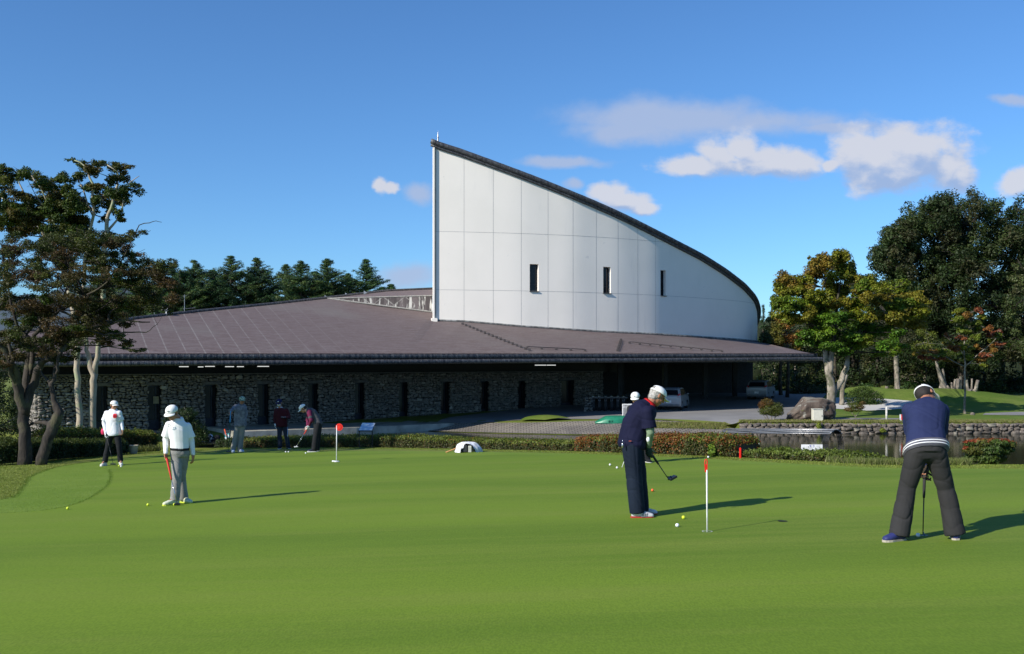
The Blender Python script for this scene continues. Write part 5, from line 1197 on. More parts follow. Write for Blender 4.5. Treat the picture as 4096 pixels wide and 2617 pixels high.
def samp_co(r):
    while True:
        px = r.uniform(-60, 470); py = r.uniform(1845, 2070); x, y = onplane(px, py)
        yo = np.interp(px, [-60, 0, 60, 95, 130, 220, 340, 450], [2010, 2000, 1985, 1945, 1905, 1872, 1852, 1838]); 
        yi = np.interp(px, [-60, 0, 200, 330, 425, 445], [2060, 2055, 2040, 2008, 1950, 1905])
        if yo < py < yi - 3: return (x, y, near(x, y))
blades('collar_blades', 'short thick collar grass curving round the left end of the green', samp_co, 12000, .012, [(.17, .26, .035), (.21, .30, .05), (.14, .22, .03)], 8, .005)
# ------------------------------------------------------------ people
def vox(mb, name, m, parent, voxel=.012, smooth=3, fold=None, smf=.5):
    me = mb.mesh('tmp'); o = bpy.data.objects.new('tmp', me); C.objects.link(o)
    import bmesh
    bm = bmesh.new(); bm.from_mesh(me); bmesh.ops.recalc_face_normals(bm, faces=bm.faces); bm.to_mesh(me); bm.free()
    md = o.modifiers.new('r', 'REMESH'); md.mode = 'VOXEL'; md.voxel_size = voxel; md.adaptivity = 0
    if smooth: ms = o.modifiers.new('s', 'SMOOTH'); ms.factor = smf; ms.iterations = smooth
    dg = bpy.context.evaluated_depsgraph_get(); dg.update()
    me2 = bpy.data.meshes.new_from_object(o.evaluated_get(dg)); bpy.data.objects.remove(o); bpy.data.meshes.remove(me)
    n = len(me2.vertices)
    if fold and n:
        co = np.empty(n * 3, np.float32); no = np.empty(n * 3, np.float32); me2.vertices.foreach_get('co', co); me2.vertex_normals.foreach_get('vector', no)
        co = co.reshape(-1, 3); no = no.reshape(-1, 3); amp, fx, fz, sd = fold
        x, y, z = co.T; h = np.zeros(n); r = np.random.default_rng(int(sd))
        for k in range(7):
            a = r.normal(0, 1, 3); a /= np.linalg.norm(a); ph = r.uniform(0, 6.28); f_ = r.uniform(.7, 1.7); w = 2.2 * np.sin(x * 7 * f_ + y * 6 + z * 5 * r.uniform(.5, 1.5) + ph)
            h += -(1 - np.abs(np.sin((a[0] * fx * x + a[1] * fx * y + fz * a[2] * z) * f_ * .62 + w * .7 + ph))) ** 5 * np.clip(.35 + .9 * np.sin(z * 8 + x * 6 + y * 5 + k * 2.1), 0, 1.2) * 2.6 + .35 * np.sin(z * 11 * f_ + x * 6 + ph)
        co += no * (h / 7 * amp + amp * .12)[:, None]; me2.vertices.foreach_set('co', co.ravel()); me2.update()
    me2.name = name
    me2.materials.clear()
    return link(name, me2, m, parent, True)

def fabric(name, col, var=.12, col2=None, scale=3, rough=.85, weave=True):
    return mat(name, col, rough, 0, var, scale, .07, .15, col2, 90)
def skinmat():
    t = NT('skin'); t.col(t.mix(t.map(t.noise(18, 4), .35, .65), (.46, .24, .155), (.38, .185, .12))); t.rough(.55); t.b.inputs['Subsurface Weight'].default_value = .08
    t.b.inputs['Subsurface Radius'].default_value = (.02, .008, .004); return t.m
SKIN = skinmat(); SKIN_T = mat('tanned_skin', (.36, .16, .09), .55, var=.15)
EYE = mat('eye_dark', (.02, .015, .012), .3); LIP = mat('lips', (.30, .12, .10), .6)
WCAP = fabric('white_cap_cloth', (.78, .78, .76), .06); WSHIRT = fabric('white_shirt_cloth', (.80, .80, .80), .05)
BLK = fabric('black_cloth', (.016, .017, .020)); RUB = mat('white_sole', (.6, .6, .58), .7)
def V3(a): return Vector(a)
def unit(a): return Vector(a).normalized()
def frame(f, up=(0, 0, 1)):
    f = unit(f); up = Vector(up); 
    if abs(f.dot(up)) > .96: up = Vector((0, 1, .3))
    r = f.cross(up).normalized(); u = r.cross(f).normalized(); return r, f, u
def head_prims(mb, c, fr, s=1.):
    r, f, u = fr
    E = lambda o, a, b_, h: mb.ell(c + (r * o[0] + f * o[1] + u * o[2]) * s, (r * a * s, f * b_ * s, u * h * s))
    E((0, -.008, .03), .076, .094, .088); E((0, .018, -.035), .062, .07, .072); E((0, .045, -.082), .034, .036, .028)
    E((.03, .05, -.025), .032, .034, .035); E((-.03, .05, -.025), .032, .034, .035); E((0, .068, .033), .055, .022, .016)
    mb.capsule(c + (f * .086 + u * .022) * s, c + (f * .108 - u * .018) * s, .009 * s, .015 * s, 8)
    E((.014, .094, -.02), .010, .012, .008); E((-.014, .094, -.02), .010, .012, .008)
    E((0, .083, -.047), .023, .013, .008); E((0, .081, -.058), .02, .012, .008)
    for sx in (-1, 1): E((sx * .078, -.008, .0), .011, .020, .031)
def hand_prims(mb, wr, d, n, side, curl=.5, s=1., wv=None):
    d = unit(d); n = (Vector(n) - d * Vector(n).dot(d)).normalized(); w = d.cross(n) * side
    c = wr + d * .05 * s; mb.ell(c, (w * .042 * s, d * .058 * s, n * .017 * s)); mb.capsule(wr - d * .01 * s, wr + d * .03 * s, .026 * s, .028 * s, 10)
    base = wr + d * .088 * s
    for k, (off, L) in enumerate(((.030, .070), (.010, .080), (-.011, .075), (-.031, .060))):
        p = base + w * off * s; dd = Vector(d); ang_ = curl * (1 + .12 * k); r0 = .0092 * s
        for j, fr_ in enumerate((.46, .30, .24)):
            rot = Matrix.Rotation(ang_ * (1. if j else .7), 3, dd.cross(n).normalized()); dd = rot @ dd; q_ = p + dd * L * fr_ * s; mb.capsule(p, q_, r0, r0 * .9, 8); p = q_; r0 *= .92
    p = wr + d * .022 * s + w * .030 * s; dd = (d * .65 + w * .65 + n * .35).normalized(); q_ = p + dd * .042 * s; mb.capsule(p, q_, .0125 * s, .0105 * s, 8)
    dd = (dd + n * .6 * curl + d * .4).normalized(); mb.capsule(q_, q_ + dd * .03 * s, .0105 * s, .0088 * s, 8)
def cap_hat(parent, c, fr, m, s=1., brim_m=None, strap=False, logo=None, label=None, pitch=0.):
    r, f, u = fr; c = c + u * .045 * s - f * .002
    mb = MB(); n, m_ = 24, 8; vs = []; fs = []
    for sh in (1., .955):
        for i in range(m_ + 1):
            th = math.pi / 2 * i / m_
            for k in range(n):
                ph = 2 * math.pi * k / n; rr = math.cos(th) ** .8; seam = 1 - .012 * (abs(math.cos(3 * ph)) ** 12)
                vs.append(c + (r * math.sin(ph) * .094 * rr * seam + f * math.cos(ph) * .110 * rr * seam + u * (math.sin(th) * .088 - .012)) * s * sh)
    o2 = (m_ + 1) * n
    for i in range(m_):
        for k in range(n):
            skip = strap and i < 3 and abs(k - 12) <= 2 and not (i == 0)
            if skip: continue
            fs.append((i * n + k, i * n + (k + 1) % n, (i + 1) * n + (k + 1) % n, (i + 1) * n + k)); fs.append(tuple(o2 + x for x in ((i + 1) * n + k, (i + 1) * n + (k + 1) % n, i * n + (k + 1) % n, i * n + k)))
    for k in range(n): fs.append((k, o2 + k, o2 + (k + 1) % n, (k + 1) % n))
    mb.add(vs, fs); mb.ell(c + u * .077 * s, (r * .008 * s, f * .008 * s, u * .005 * s), 8, 5)
    hat = mb.build('cap', m, parent, smooth=True)
    mb = MB(); vs = []; N = 14
    for lay in (0, -.004):
        for i in range(N + 1):
            a = R(-62 + 124 * i / N); ex = math.cos(a)
            for (k_, dr, dz) in ((0, 0, 0), (1, .5, -.006), (2, 1, -.014)):
                rad = .098 + .072 * dr * max(.0, ex) ** .6 + .0
                vs.append(c + (r * math.sin(a) * (.090 + .008 * dr) * (1) + f * (math.cos(a) * .104 + .072 * dr * max(0, ex) ** .55) + u * (-.012 + dz + lay - .014 * abs(math.sin(a)) ** 2 + pitch * dr)) * s)
    q_ = (N + 1) * 3; fs = []
    for i in range(N):
        for k in range(2): fs.append((i * 3 + k, i * 3 + k + 1, (i + 1) * 3 + k + 1, (i + 1) * 3 + k)); fs.append((q_ + (i + 1) * 3 + k, q_ + (i + 1) * 3 + k + 1, q_ + i * 3 + k + 1, q_ + i * 3 + k))
        fs.append((i * 3 + 2, q_ + i * 3 + 2, q_ + (i + 1) * 3 + 2, (i + 1) * 3 + 2))
    mb.add(vs, fs); mb.build('brim', brim_m or m, hat, smooth=True)
    if logo:
        kind_, lm = logo; p = c + (f * .107 + u * .030) * s
        if kind_ == 'letter':
            letter('logo', 'B', p + f * .004, r, u, .045 * s, lm, hat)
        else:
            b_ = MB(); b_.ell(p - f * .002, (r * .019 * s, f * .004, u * .019 * s), 14, 7); b_.build('logo', lm, hat, smooth=True)
    return hat
def letter(name, text, p, r, u, size, m, parent):
    cu = bpy.data.curves.new('t', 'FONT'); cu.body = text; cu.size = size; cu.align_x = 'CENTER'; cu.align_y = 'CENTER'; cu.extrude = .0006
    o = bpy.data.objects.new('t', cu); C.objects.link(o); dg = bpy.context.evaluated_depsgraph_get(); dg.update()
    me = bpy.data.meshes.new_from_object(o.evaluated_get(dg)); bpy.data.objects.remove(o)
    n = r.cross(u); M4 = Matrix(((r.x, u.x, n.x, p.x), (r.y, u.y, n.y, p.y), (r.z, u.z, n.z, p.z), (0, 0, 0, 1)))
    me.transform(M4); me.name = name; me.materials.clear(); return link(name, me, m, parent)

def limbpts(a, b, c, n=5):
    return [a.lerp(b, i / n) for i in range(n)] + [b.lerp(c, i / n) for i in range(n + 1)]
def person(label, J, D, cv, base, opt):
    """J: joints in crop coordinates (x, y, depth offset). opt: clothes"""
    def W(k):
        x, y, dy = J[k]; px, py = cv(x, y); return P(px, py, D + dy)
    s = opt.get('s', 1.); v = opt.get('voxel', .011)
    g = G(base[0], base[1]); root = empty('person', (base[0], base[1], g), label, 'person')
    j = {k: W(k) for k in J}
    for k in ('anA', 'anB'): j[k].z = max(j[k].z, G(j[k].x, j[k].y) + .075)
    face = unit(opt['face']); hf = frame(face, opt.get('hup', (0, 0, 1)))
    # body: one continuous surface
    mb = MB(); head_prims(mb, j['head'], hf, s)
    nb = j['neck']; mb.capsule(j['head'] - hf[2] * .05 * s - hf[1] * .02 * s, nb, .052 * s, .058 * s)
    shr = (j['shB'] - j['shA']); right = shr.normalized(); hipr = (j['hipB'] - j['hipA']).normalized()
    chest, mid, pel = j['chest'], j['mid'], (j['hipA'] + j['hipB']) / 2
    def fw(up, rt): 
        f_ = rt.cross(up).normalized(); return f_
    def secs(k, extra=0.):
        up1 = (nb - chest).normalized(); up2 = (chest - mid).normalized(); up3 = (mid - pel).normalized()
        tw = opt.get('tw', 1.); td = opt.get('td', 1.); belly = opt.get('belly', 0.); F1, F2, F3 = fw(up1, right), fw(up2, (right + hipr).normalized()), fw(up3, hipr); rm = (right + hipr).normalized()
        sg = 1 if F2.dot(Vector(opt.get('front', face))) > 0 else -1
        out = [(nb + up1 * .005, right * (.062 + extra), F1 * (.060 + extra)), (nb - up1 * .025 * s, right * (.082 * s + extra), F1 * (.066 * td * s + extra)),
               (nb.lerp(chest, .30), right * (.122 * tw * s + extra), F1 * (.088 * td * s + extra)), (nb.lerp(chest, .6), right * (.160 * tw * s + extra), F1 * (.106 * td * s + extra)), (chest, right * (.170 * tw * s + extra), F2 * (.118 * td * s + extra)),
               (chest.lerp(mid, .55), rm * (.158 * tw * s + extra), F2 * (.116 * td * s + extra)), (mid + F2 * sg * belly, rm * (.150 * tw * s + extra), F2 * ((.110 + belly) * td * s + extra)),
               (mid.lerp(pel, .6), hipr * (.158 * tw * s + extra), F3 * (.118 * td * s + extra)), (pel, hipr * (.165 * tw * s + extra), F3 * (.125 * td * s + extra)), (pel - up3 * .05, hipr * (.15 * tw * s + extra), F3 * (.11 * td * s + extra))]
        return out
    mb.loft([(a, b_ * .84, c_ * .84) for a, b_, c_ in secs(0)][:-1])
    for q_ in 'AB':
        mb.capsule(j['sh' + q_], j['el' + q_], .050 * s, .040 * s); mb.capsule(j['el' + q_], j['wr' + q_], .040 * s, .027 * s)
        mb.capsule(j['hip' + q_], j['kn' + q_], .058 * s, .048 * s); mb.capsule(j['kn' + q_], j['an' + q_], .050 * s, .036 * s)
        hd, hn, hs, hc = opt['hand' + q_]; hand_prims(mb, j['wr' + q_], hd, hn, hs, hc, s * (.84 if opt.get('glove' + q_) else 1.0))
        fd = unit(opt['foot' + q_]); mb.capsule(j['an' + q_], j['an' + q_] + fd * .10 - Vector((0, 0, .04)), .035 * s, .028 * s)
    body = vox(mb, 'body', opt.get('skin', SKIN), root, opt.get('bv', .0068), 2, None, .4)
    r, f, u = hf; hc_ = j['head']
    for sx in (-1, 1):
        b_ = MB(); b_.ell(hc_ + (r * sx * .030 + f * .086 + u * .012) * s, (r * .012 * s, f * .005 * s, u * .006 * s), 8, 6); b_.build('eye', EYE, body, True)
    if not opt.get('mask'):
        b_ = MB(); b_.ell(hc_ + (f * .094 - u * .052) * s, (r * .02 * s, f * .004 * s, u * .005 * s), 8, 6); b_.build('mouth', LIP, body, True)
    # hair
    if opt.get('hair'):
        hm, size = opt['hair']; b_ = MB(); b_.ell(hc_ + (f * -.022 + u * .022) * s, (r * .084 * s, f * .088 * s, u * .095 * s)); b_.ell(hc_ + (f * -.045 - u * size) * s, (r * .068 * s, f * .055 * s, u * .055 * s))
        vox(b_, 'hair', hm, root, .008, 2, (.006, 60, 60, 3))
    if opt.get('cap'):
        cm = opt['cap']; cap_hat(root, hc_, hf, cm, s, strap=opt.get('strap', False), logo=opt.get('logo'), brim_m=opt.get('brim'), pitch=opt.get('brimp', 0.))
    if opt.get('mask'):
        b_ = MB(); b_.ell(hc_ + (f * .060 - u * .042) * s, (r * .058 * s, f * .056 * s, u * .048 * s)); b_.build('face_mask', fabric('mask_cloth', (.62, .62, .60)), root, True)
    if opt.get('glasses'):
        b_ = MB()
        for sx in (-1, 1):
            b_.ell(hc_ + (r * sx * .032 + f * .096 + u * .012) * s, (r * .026 * s, f * .005 * s, u * .018 * s), 10, 6); b_.tube([hc_ + (r * sx * .058 + f * .09 + u * .016) * s, hc_ + (r * sx * .082 - f * .0 + u * .012) * s], .0025, 5)
        b_.tube([hc_ + (r * -.01 + f * .10 + u * .014) * s, hc_ + (r * .01 + f * .10 + u * .014) * s], .003, 5); b_.build('glasses', EYE, root, True)
    # top: torso and sleeves
    ex = opt.get('loose', .014); sl = opt['sleeve']; tm = opt['top_m']
    mb = MB(); sc = secs(0, ex)
    hem = opt.get('hem', 8) + 1; mb.loft(sc[:hem + 1])
    for q_ in 'AB':
        a, b_, c_ = j['sh' + q_], j['el' + q_], j['wr' + q_]; side_ = a.lerp(chest, .30); mb.capsule(side_, a, .080 * s, .058 * s + ex * .5)
        if sl == 'short': e_ = a.lerp(b_, .80); mb.tube([a, a.lerp(e_, .5), e_], [.060 * s + ex * .4, .066 * s + ex * .2, .072 * s + ex * .4], 14); mb.capsule(a, a, .060 * s, .060 * s)
        else: mb.capsule(a, b_, .062 * s + ex * .4, .052 * s + ex * .4); mb.capsule(b_, c_.lerp(b_, .06), .052 * s + ex * .4, .036 * s + ex * .3)
    top = vox(mb, opt.get('topname', 'shirt'), tm, root, v, 2, (opt.get('fold', .012), 15, 20, len(label)))
    # collar
    if opt.get('collar'):
        b_ = MB(); up1 = (nb - chest).normalized(); c0 = nb + up1 * .012; n_ = 22; F1 = fw(up1, right); vs = []; sg = 1 if F1.dot(Vector(opt.get('front', face))) > 0 else -1
        for k in range(n_ + 1):
            a = R(-152 + 304 * k / n_)      # opening at the front
            dirv = right * math.sin(a) * .070 * s - F1 * sg * math.cos(a) * .068 * s; drop = .012 + .03 * (abs(a) / R(152)) ** 3
            vs += [c0 + dirv + up1 * .018, c0 + dirv * 1.32 - up1 * drop, c0 + dirv * 1.26 - up1 * (drop + .004), c0 + dirv * .95 + up1 * .014]
        fs = [(k * 4 + i, k * 4 + (i + 1) % 4, (k + 1) * 4 + (i + 1) % 4, (k + 1) * 4 + i) for k in range(n_) for i in range(4)]
        b_.add(vs, fs); b_.build('collar', opt['collar'], top, True)
    if opt.get('armsleeve'):
        for q_ in opt.get('armq', 'AB'):
            a, b_, c_ = j['sh' + q_], j['el' + q_], j['wr' + q_]; m2 = MB(); st = a.lerp(b_, .6)
            m2.capsule(st, b_, .054 * s, .047 * s); m2.capsule(b_, c_, .047 * s, .034 * s); vox(m2, 'arm_sleeve', opt['armsleeve'], root, .009, 2, (.005, 30, 40, 5))
    for q_ in 'AB':
        if opt.get('glove' + q_):
            m2 = MB(); hd, hn, hs, hcv = opt['hand' + q_]; hand_prims(m2, j['wr' + q_], hd, hn, hs, hcv, s * 1.10); vox(m2, 'glove', opt['glove' + q_], root, .006, 1)
    # trousers
    mb = MB(); lw = opt.get('leg', 1.); sc = secs(0, opt.get('trx', .002)); p0 = sc[-4:]; mb.loft([p0[1], p0[2], p0[3]]); mb.capsule(j['hipA'].lerp(j['hipB'], .15), j['hipA'].lerp(j['hipB'], .85), .108 * s, .108 * s)
    cuff = opt.get('cuff', .074)
    for q_ in 'AB':
        h_, k_, a_ = j['hip' + q_], j['kn' + q_], j['an' + q_]; top_ = h_ + (pel - h_) * .12
        L_ = limbpts(top_, k_, a_ + Vector((0, 0, -.025)), 5); rr = [lerp(.100, .076, i / 5) * lw for i in range(5)] + [lerp(.076 * lw, cuff, i / 5) for i in range(6)]
        mb.tube(L_, [x * s for x in rr], 16); mb.capsule(top_, top_, .100 * lw * s, .100 * lw * s)
    vox(mb, 'trousers', opt['trousers'], root, v, 2, (opt.get('tfold', .013), 12, 22, len(label) + 3))
    if opt.get('belt'):
        pos = opt.get('beltpos', 6) + 1; c_, a_, b2 = secs(0, opt.get('beltx', .020))[pos]; up3 = (mid - pel).normalized(); m2 = MB(); m2.loft([(c_ - up3 * .018, a_, b2), (c_ + up3 * .018, a_, b2)]); m2.build('belt', opt['belt'], root, True)
    # shoes
    for q_ in 'AB':
        a_ = j['an' + q_]; fd = Vector(opt['foot' + q_]); fd.z = 0; fd.normalize(); sd = Vector((-fd.y, fd.x, 0)); gz = G(a_.x, a_.y) + .002; c_ = Vector((a_.x, a_.y, gz)) + fd * .055
        m2 = MB(); U_ = Vector((0, 0, 1))
        m2.loft([(c_ + fd * -.125 + U_ * .050, sd * .026, U_ * .034), (c_ + fd * -.10 + U_ * .056, sd * .036, U_ * .045), (c_ + fd * -.03 + U_ * .058, sd * .040, U_ * .048), (c_ + fd * .03 + U_ * .048, sd * .044, U_ * .038), (c_ + fd * .08 + U_ * .040, sd * .045, U_ * .030), (c_ + fd * .118 + U_ * .036, sd * .036, U_ * .024), (c_ + fd * .135 + U_ * .032, sd * .022, U_ * .016)], 16, 2.2)
        m2.capsule(c_ - fd * .07 + U_ * .06, c_ - fd * .068 + U_ * .10, .045, .046); sh = vox(m2, 'shoe', opt['shoe'], root, .007, 3)
        m2 = MB(); pr = [(-.137, .0), (-.12, .034), (-.05, .040), (.02, .043), (.07, .049), (.11, .042), (.135, .024), (.142, 0)]
        pl = [c_ + fd * x + sd * y for x, y in pr] + [c_ + fd * x - sd * y for x, y in pr[::-1][1:-1]]; m2.prism([p + U_ * .0 for p in pl], (0, 0, .024)); m2.build('sole', opt.get('sole', RUB), sh)
    root['_j'] = 0; del root['_j']
    return root, j, top, hf
def putter(label, grip_top, head_pt, D=None, gripm=None, shaftm=None, headm=None, hd=(1, 0, 0), glen=.26, wide=.1, deep=.03, off=0.):
    a, b = Vector(grip_top), Vector(head_pt); t = empty('putter', tuple(b), label, 'golf putter'); d = (b - a).normalized(); g2 = a + d * glen
    m2 = MB(); m2.tube([a - d * .02, a, g2 - d * .03, g2], [.012, .0155, .013, .010], 10); m2.build('grip', gripm, t, True)
    m2 = MB(); m2.tube([g2, b - d * .03], [.0065, .0052], 8); m2.build('shaft', shaftm, t, True)
    hd = unit(hd); hn = Vector((-hd.y, hd.x, 0)).normalized(); up = hd.cross(hn); up = up if up.z > 0 else -up; M3 = Matrix(((hd.x, hn.x, up.x), (hd.y, hn.y, up.y), (hd.z, hn.z, up.z)))
    m2 = MB(); c_ = b + hd * off; m2.box(c_, (wide, deep, .028), M3, .006); m2.box(c_ + hn * deep * .6, (wide * .5, deep, .016), M3, .004); m2.tube([b - d * .05, c_ + up * .01], .006, 8); m2.build('club_head', headm, t)
    return t
CHROME = mat('chrome', (.55, .56, .58), .2, .9); GRAPH = mat('dark_shaft', (.03, .035, .04), .35, .6); REDG = mat('red_grip', (.55, .03, .015), .6); BLKG = mat('black_grip', (.02, .02, .02), .7); BLUEG = mat('blue_grip', (.05, .30, .62), .6)
HBLK = mat('black_head', (.02, .022, .03), .35, .3); HWHT = mat('white_head', (.8, .8, .8), .35)
JS = {}
def zc(x0, y0, s): return conv(x0, y0, s)

# A: man in white polo, grey checked trousers
cA = zc(360, 1500, 2.564); bA = onplane(712, 2012)
J = dict(head=(842, 388, -.10), neck=(903, 448, .0), chest=(908, 560, .0), mid=(918, 690, .0), shA=(812, 515, -.04), shB=(1000, 528, .05), elA=(775, 665, -.02), elB=(1040, 675, .08), wrA=(778, 800, -.12), wrB=(1058, 812, .05),
         hipA=(880, 800, -.01), hipB=(966, 800, .03), knA=(893, 1035, -.10), knB=(932, 1045, .06), anA=(868, 1270, -.14), anB=(962, 1262, .10))
t = NT('grey_check'); wv = t.n('ShaderNodeTexChecker'); t.l(t.vec(), wv.inputs[0]); wv.inputs['Scale'].default_value = 60; wv.inputs[1].default_value = (.22, .215, .205, 1); wv.inputs[2].default_value = (.30, .295, .28, 1)
t.col(t.mix(t.map(t.noise(6, 4), .3, .7), wv.outputs[0], (.19, .185, .175))); t.rough(.9); GCHECK = t.m
YSH = mat('white_yellow_shoe', (.62, .64, .56), .5, col2=(.60, .62, .30), scale=14); YSOLE = mat('yellow_sole', (.55, .62, .05), .6)
rA, jA, tA, fA = person('man in white polo and grey checked trousers, head bowed, holding a red-gripped putter', J, 14.98, cA, (bA[0], bA[1]), dict(s=.95, face=(-.16, -.88, -.40), front=(-.2, -1, 0), top_m=WSHIRT, sleeve='short', armsleeve=WSHIRT, trousers=GCHECK, belt=BLK, beltpos=6, hem=6,
    cap=WCAP, collar=WSHIRT, hair=(mat('grey_dark_hair', (.06, .05, .045), .8), .02), skin=SKIN_T, shoe=YSH, sole=YSOLE, footA=(-.75, -.9, 0), footB=(.8, -.6, 0), handA=((.10, -.15, -1), (1, -.3, 0), 1, .75), handB=((0, -.05, -1), (-1, .1, 0), 1, .35), tw=.82, leg=.98, loose=.016, beltx=.016, trx=.012, logo=('dot', mat('grey_print', (.45, .45, .45), .8))))
b = MB(); cc = tA; p0 = P(*cA(815, 520), 14.98 - .165)
for k in range(5): b.ell(p0 + Vector((.012 * math.cos(k * 1.3) * 1.4, -.012, .016 * math.sin(k * 1.3) * 1.4)), (Vector((.008, 0, 0)), Vector((0, .004, 0)), Vector((0, 0, .010))), 8, 5)
b.build('print', mat('grey_print', (.45, .45, .45), .8), tA, True)
hA = P(*cA(792, 885), 14.98 - .16); putter('putter with red grip and steel shaft held by the man in white polo', P(*cA(788, 858), 14.98 - .17), P(*cA(893, 1326), 14.66), None, REDG, CHROME, HBLK, (1, .3, 0), .33, .09)

# B: woman in white T-shirt
cB = cA; bB = onplane(452, 1863)
J = dict(head=(247, 312, -.06), neck=(240, 350, 0), chest=(238, 420, 0), mid=(240, 520, 0), shA=(172, 392, .02), shB=(300, 390, -.04), elA=(140, 490, .03), elB=(322, 485, .0), wrA=(160, 590, -.10), wrB=(336, 560, -.05),
         hipA=(205, 605, 0), hipB=(282, 600, 0), knA=(183, 740, -.02), knB=(298, 735, -.04), anA=(152, 885, 0), anB=(314, 878, 0))
WT = fabric('white_tee_cloth', (.74, .75, .80), .04)
rB, jB, tB, fB = person('woman in white T-shirt with a red emblem, black trousers and white cap at the left', J, 24.75, cB, bB, dict(s=.97, face=(.72, -.68, -.10), front=(.1, -1, 0), top_m=WT, sleeve='short', armsleeve=WT, trousers=BLK, cap=WCAP, hair=(mat('brown_hair', (.07, .035, .02), .8), .03),
    shoe=mat('pale_sport_shoe', (.66, .66, .60), .6), footA=(-.1, -1, 0), footB=(.5, -1, 0), handA=((.1, -.2, -1), (1, 0, 0), 1, .8), handB=((0, 0, -1), (-1, 0, 0), 1, .4), gloveA=WSHIRT, loose=.022, hem=8, leg=.92, cuff=.07, tw=1.0, glasses=True, voxel=.013, bv=.008))
REDP = mat('red_print', (.60, .02, .04), .8); b = MB(); pc = P(*cB(256, 421), 24.75 - .172)
b.ell(pc + Vector((-.018, 0, 0)), (Vector((.036, 0, 0)), Vector((0, .012, 0)), Vector((0, 0, .058)))); b.ell(pc + Vector((.018, 0, .002)), (Vector((.036, 0, 0)), Vector((0, .012, 0)), Vector((0, 0, .058)))); b.build('emblem', REDP, tB, True)
letter('print', 'M', pc + Vector((0, -.016, -.005)), Vector((1, 0, 0)), Vector((0, 0, 1)), .06, mat('dark_red_print', (.25, .0, .01), .8), tB)
letter('print', '........', P(*cB(256, 462), 24.75 - .185), Vector((1, 0, 0)), Vector((0, 0, 1)), .10, mat('dark_print', (.03, .03, .03), .8), tB)
b = MB(); b.ell(P(*cB(132, 582), 24.78), (Vector((.05, 0, 0)), Vector((0, .03, 0)), Vector((0, 0, .08)))); o = b.build('ball_pouch', mat('pink_pouch', (.7, .03, .12), .6), rB, True)
putter('dark putter resting on the ground beside the woman in white T-shirt', P(*cB(168, 610), 24.62), P(*cB(238, 914), 24.5), None, BLKG, GRAPH, HBLK, (1, .1, 0), .3, .13, .06)

# C: man in camouflage cap
cC = zc(800, 1500, 3.44); bC = (onplane(951, 1808)); D_ = 29.5
J = dict(head=(580, 352, -.04), neck=(566, 400, 0), chest=(556, 480, .0), mid=(555, 600, 0), shA=(497, 432, .02), shB=(612, 440, 0), elA=(450, 478, -.12), elB=(632, 545, .04), wrA=(426, 498, -.26), wrB=(612, 630, -.06),
         hipA=(520, 690, 0), hipB=(590, 690, 0), knA=(490, 850, -.06), knB=(570, 850, 0), anA=(455, 1022, -.05), anB=(548, 1015, 0))
GJK = mat('grey_jacket', (.10, .10, .125), .8, col2=(.22, .22, .25), scale=14, bump=.4); GTR = fabric('beige_grey_cloth', (.25, .24, .21)); CAMO = mat('camo_cloth', (.55, .60, .50), .85, col2=(.06, .16, .07), scale=26)
LBS = mat('light_blue_shoe', (.35, .50, .75), .5, col2=(.65, .70, .75), scale=12)
rC, jC, tC, fC = person('man in grey jacket and green patterned cap leaning on a blue-gripped club', J, D_, cC, bC, dict(face=(.25, -.95, -.08), front=(.1, -1, 0), top_m=GJK, topname='jacket', sleeve='long', trousers=GTR, cap=CAMO, collar=GJK, hair=(mat('grey_dark_hair', (.06, .05, .045), .8), .02), skin=SKIN_T,
    shoe=LBS, footA=(.3, -1, 0), footB=(.9, -.8, 0), handA=((-.1, -.3, -.9), (0, .9, -.3), 1, .9), handB=((-.4, 0, -1), (-1, 0, 0), 1, .3), loose=.02, glasses=True, leg=1.0, cuff=.08, voxel=.013, bv=.008, tw=1.0))
putter('driver with bright blue grip planted upright under the hand of the man in grey jacket', P(*cC(421, 505), D_ - .33), P(*cC(392, 1055), D_ - .40), None, BLUEG, mat('green_shaft', (.01, .10, .06), .4), HBLK, (-1, -.2, 0), .32, .13, .09)

# D: person in maroon sweater
cD = cC; D_ = 30.6; bD = (P(*cD(1140, 1010), D_).x, D_)
J = dict(head=(1090, 385, -.06), neck=(1100, 452, 0), chest=(1122, 520, 0), mid=(1128, 610, 0), shA=(1050, 488, 0), shB=(1192, 490, 0), elA=(1030, 590, .03), elB=(1226, 580, .02), wrA=(1036, 668, -.03), wrB=(1190, 592, -.18),
         hipA=(1092, 690, 0), hipB=(1165, 690, 0), knA=(1095, 850, 0), knB=(1190, 850, 0), anA=(1103, 1012, 0), anB=(1216, 1008, 0))
NAVY = fabric('navy_cloth', (.018, .020, .065)); MAR = fabric('maroon_knit', (.060, .010, .014))
rD, jD, tD, fD = person('person in maroon sweater, navy cap and white face mask standing in the shade', J, D_, cD, bD, dict(s=.97, face=(-.05, -.95, -.30), front=(0, -1, 0), top_m=MAR, topname='sweater', sleeve='long', trousers=fabric('dark_slate_cloth', (.03, .035, .05)), cap=NAVY, mask=True, collar=WSHIRT, hair=(mat('dark_hair', (.02, .016, .014), .8), .02),
    shoe=BLK, footA=(0, -1, 0), footB=(.6, -1, 0), handA=((0, 0, -1), (1, 0, 0), 1, .4), handB=((-.9, -.4, -.1), (0, .2, 1), 1, .5), gloveA=WSHIRT, gloveB=BLK, loose=.02, leg=.9, cuff=.065, voxel=.013, bv=.008, logo=('dot', HWHT)))
b = MB(); b.box(P(*cD(1150, 580), D_ - .30), (.14, .07, .010), None, .003); o = b.build('phone', mat('phone_body', (.35, .35, .38), .3)); setp(o, 'small grey phone held flat by the person in maroon sweater', 'phone')
putter('dark putter held by the shaded person in maroon sweater', P(*cD(1205, 600), D_ - .16), P(*cD(1205, 1010), D_ - .1), None, BLKG, CHROME, HBLK, (1, 0, 0), .25, .1)

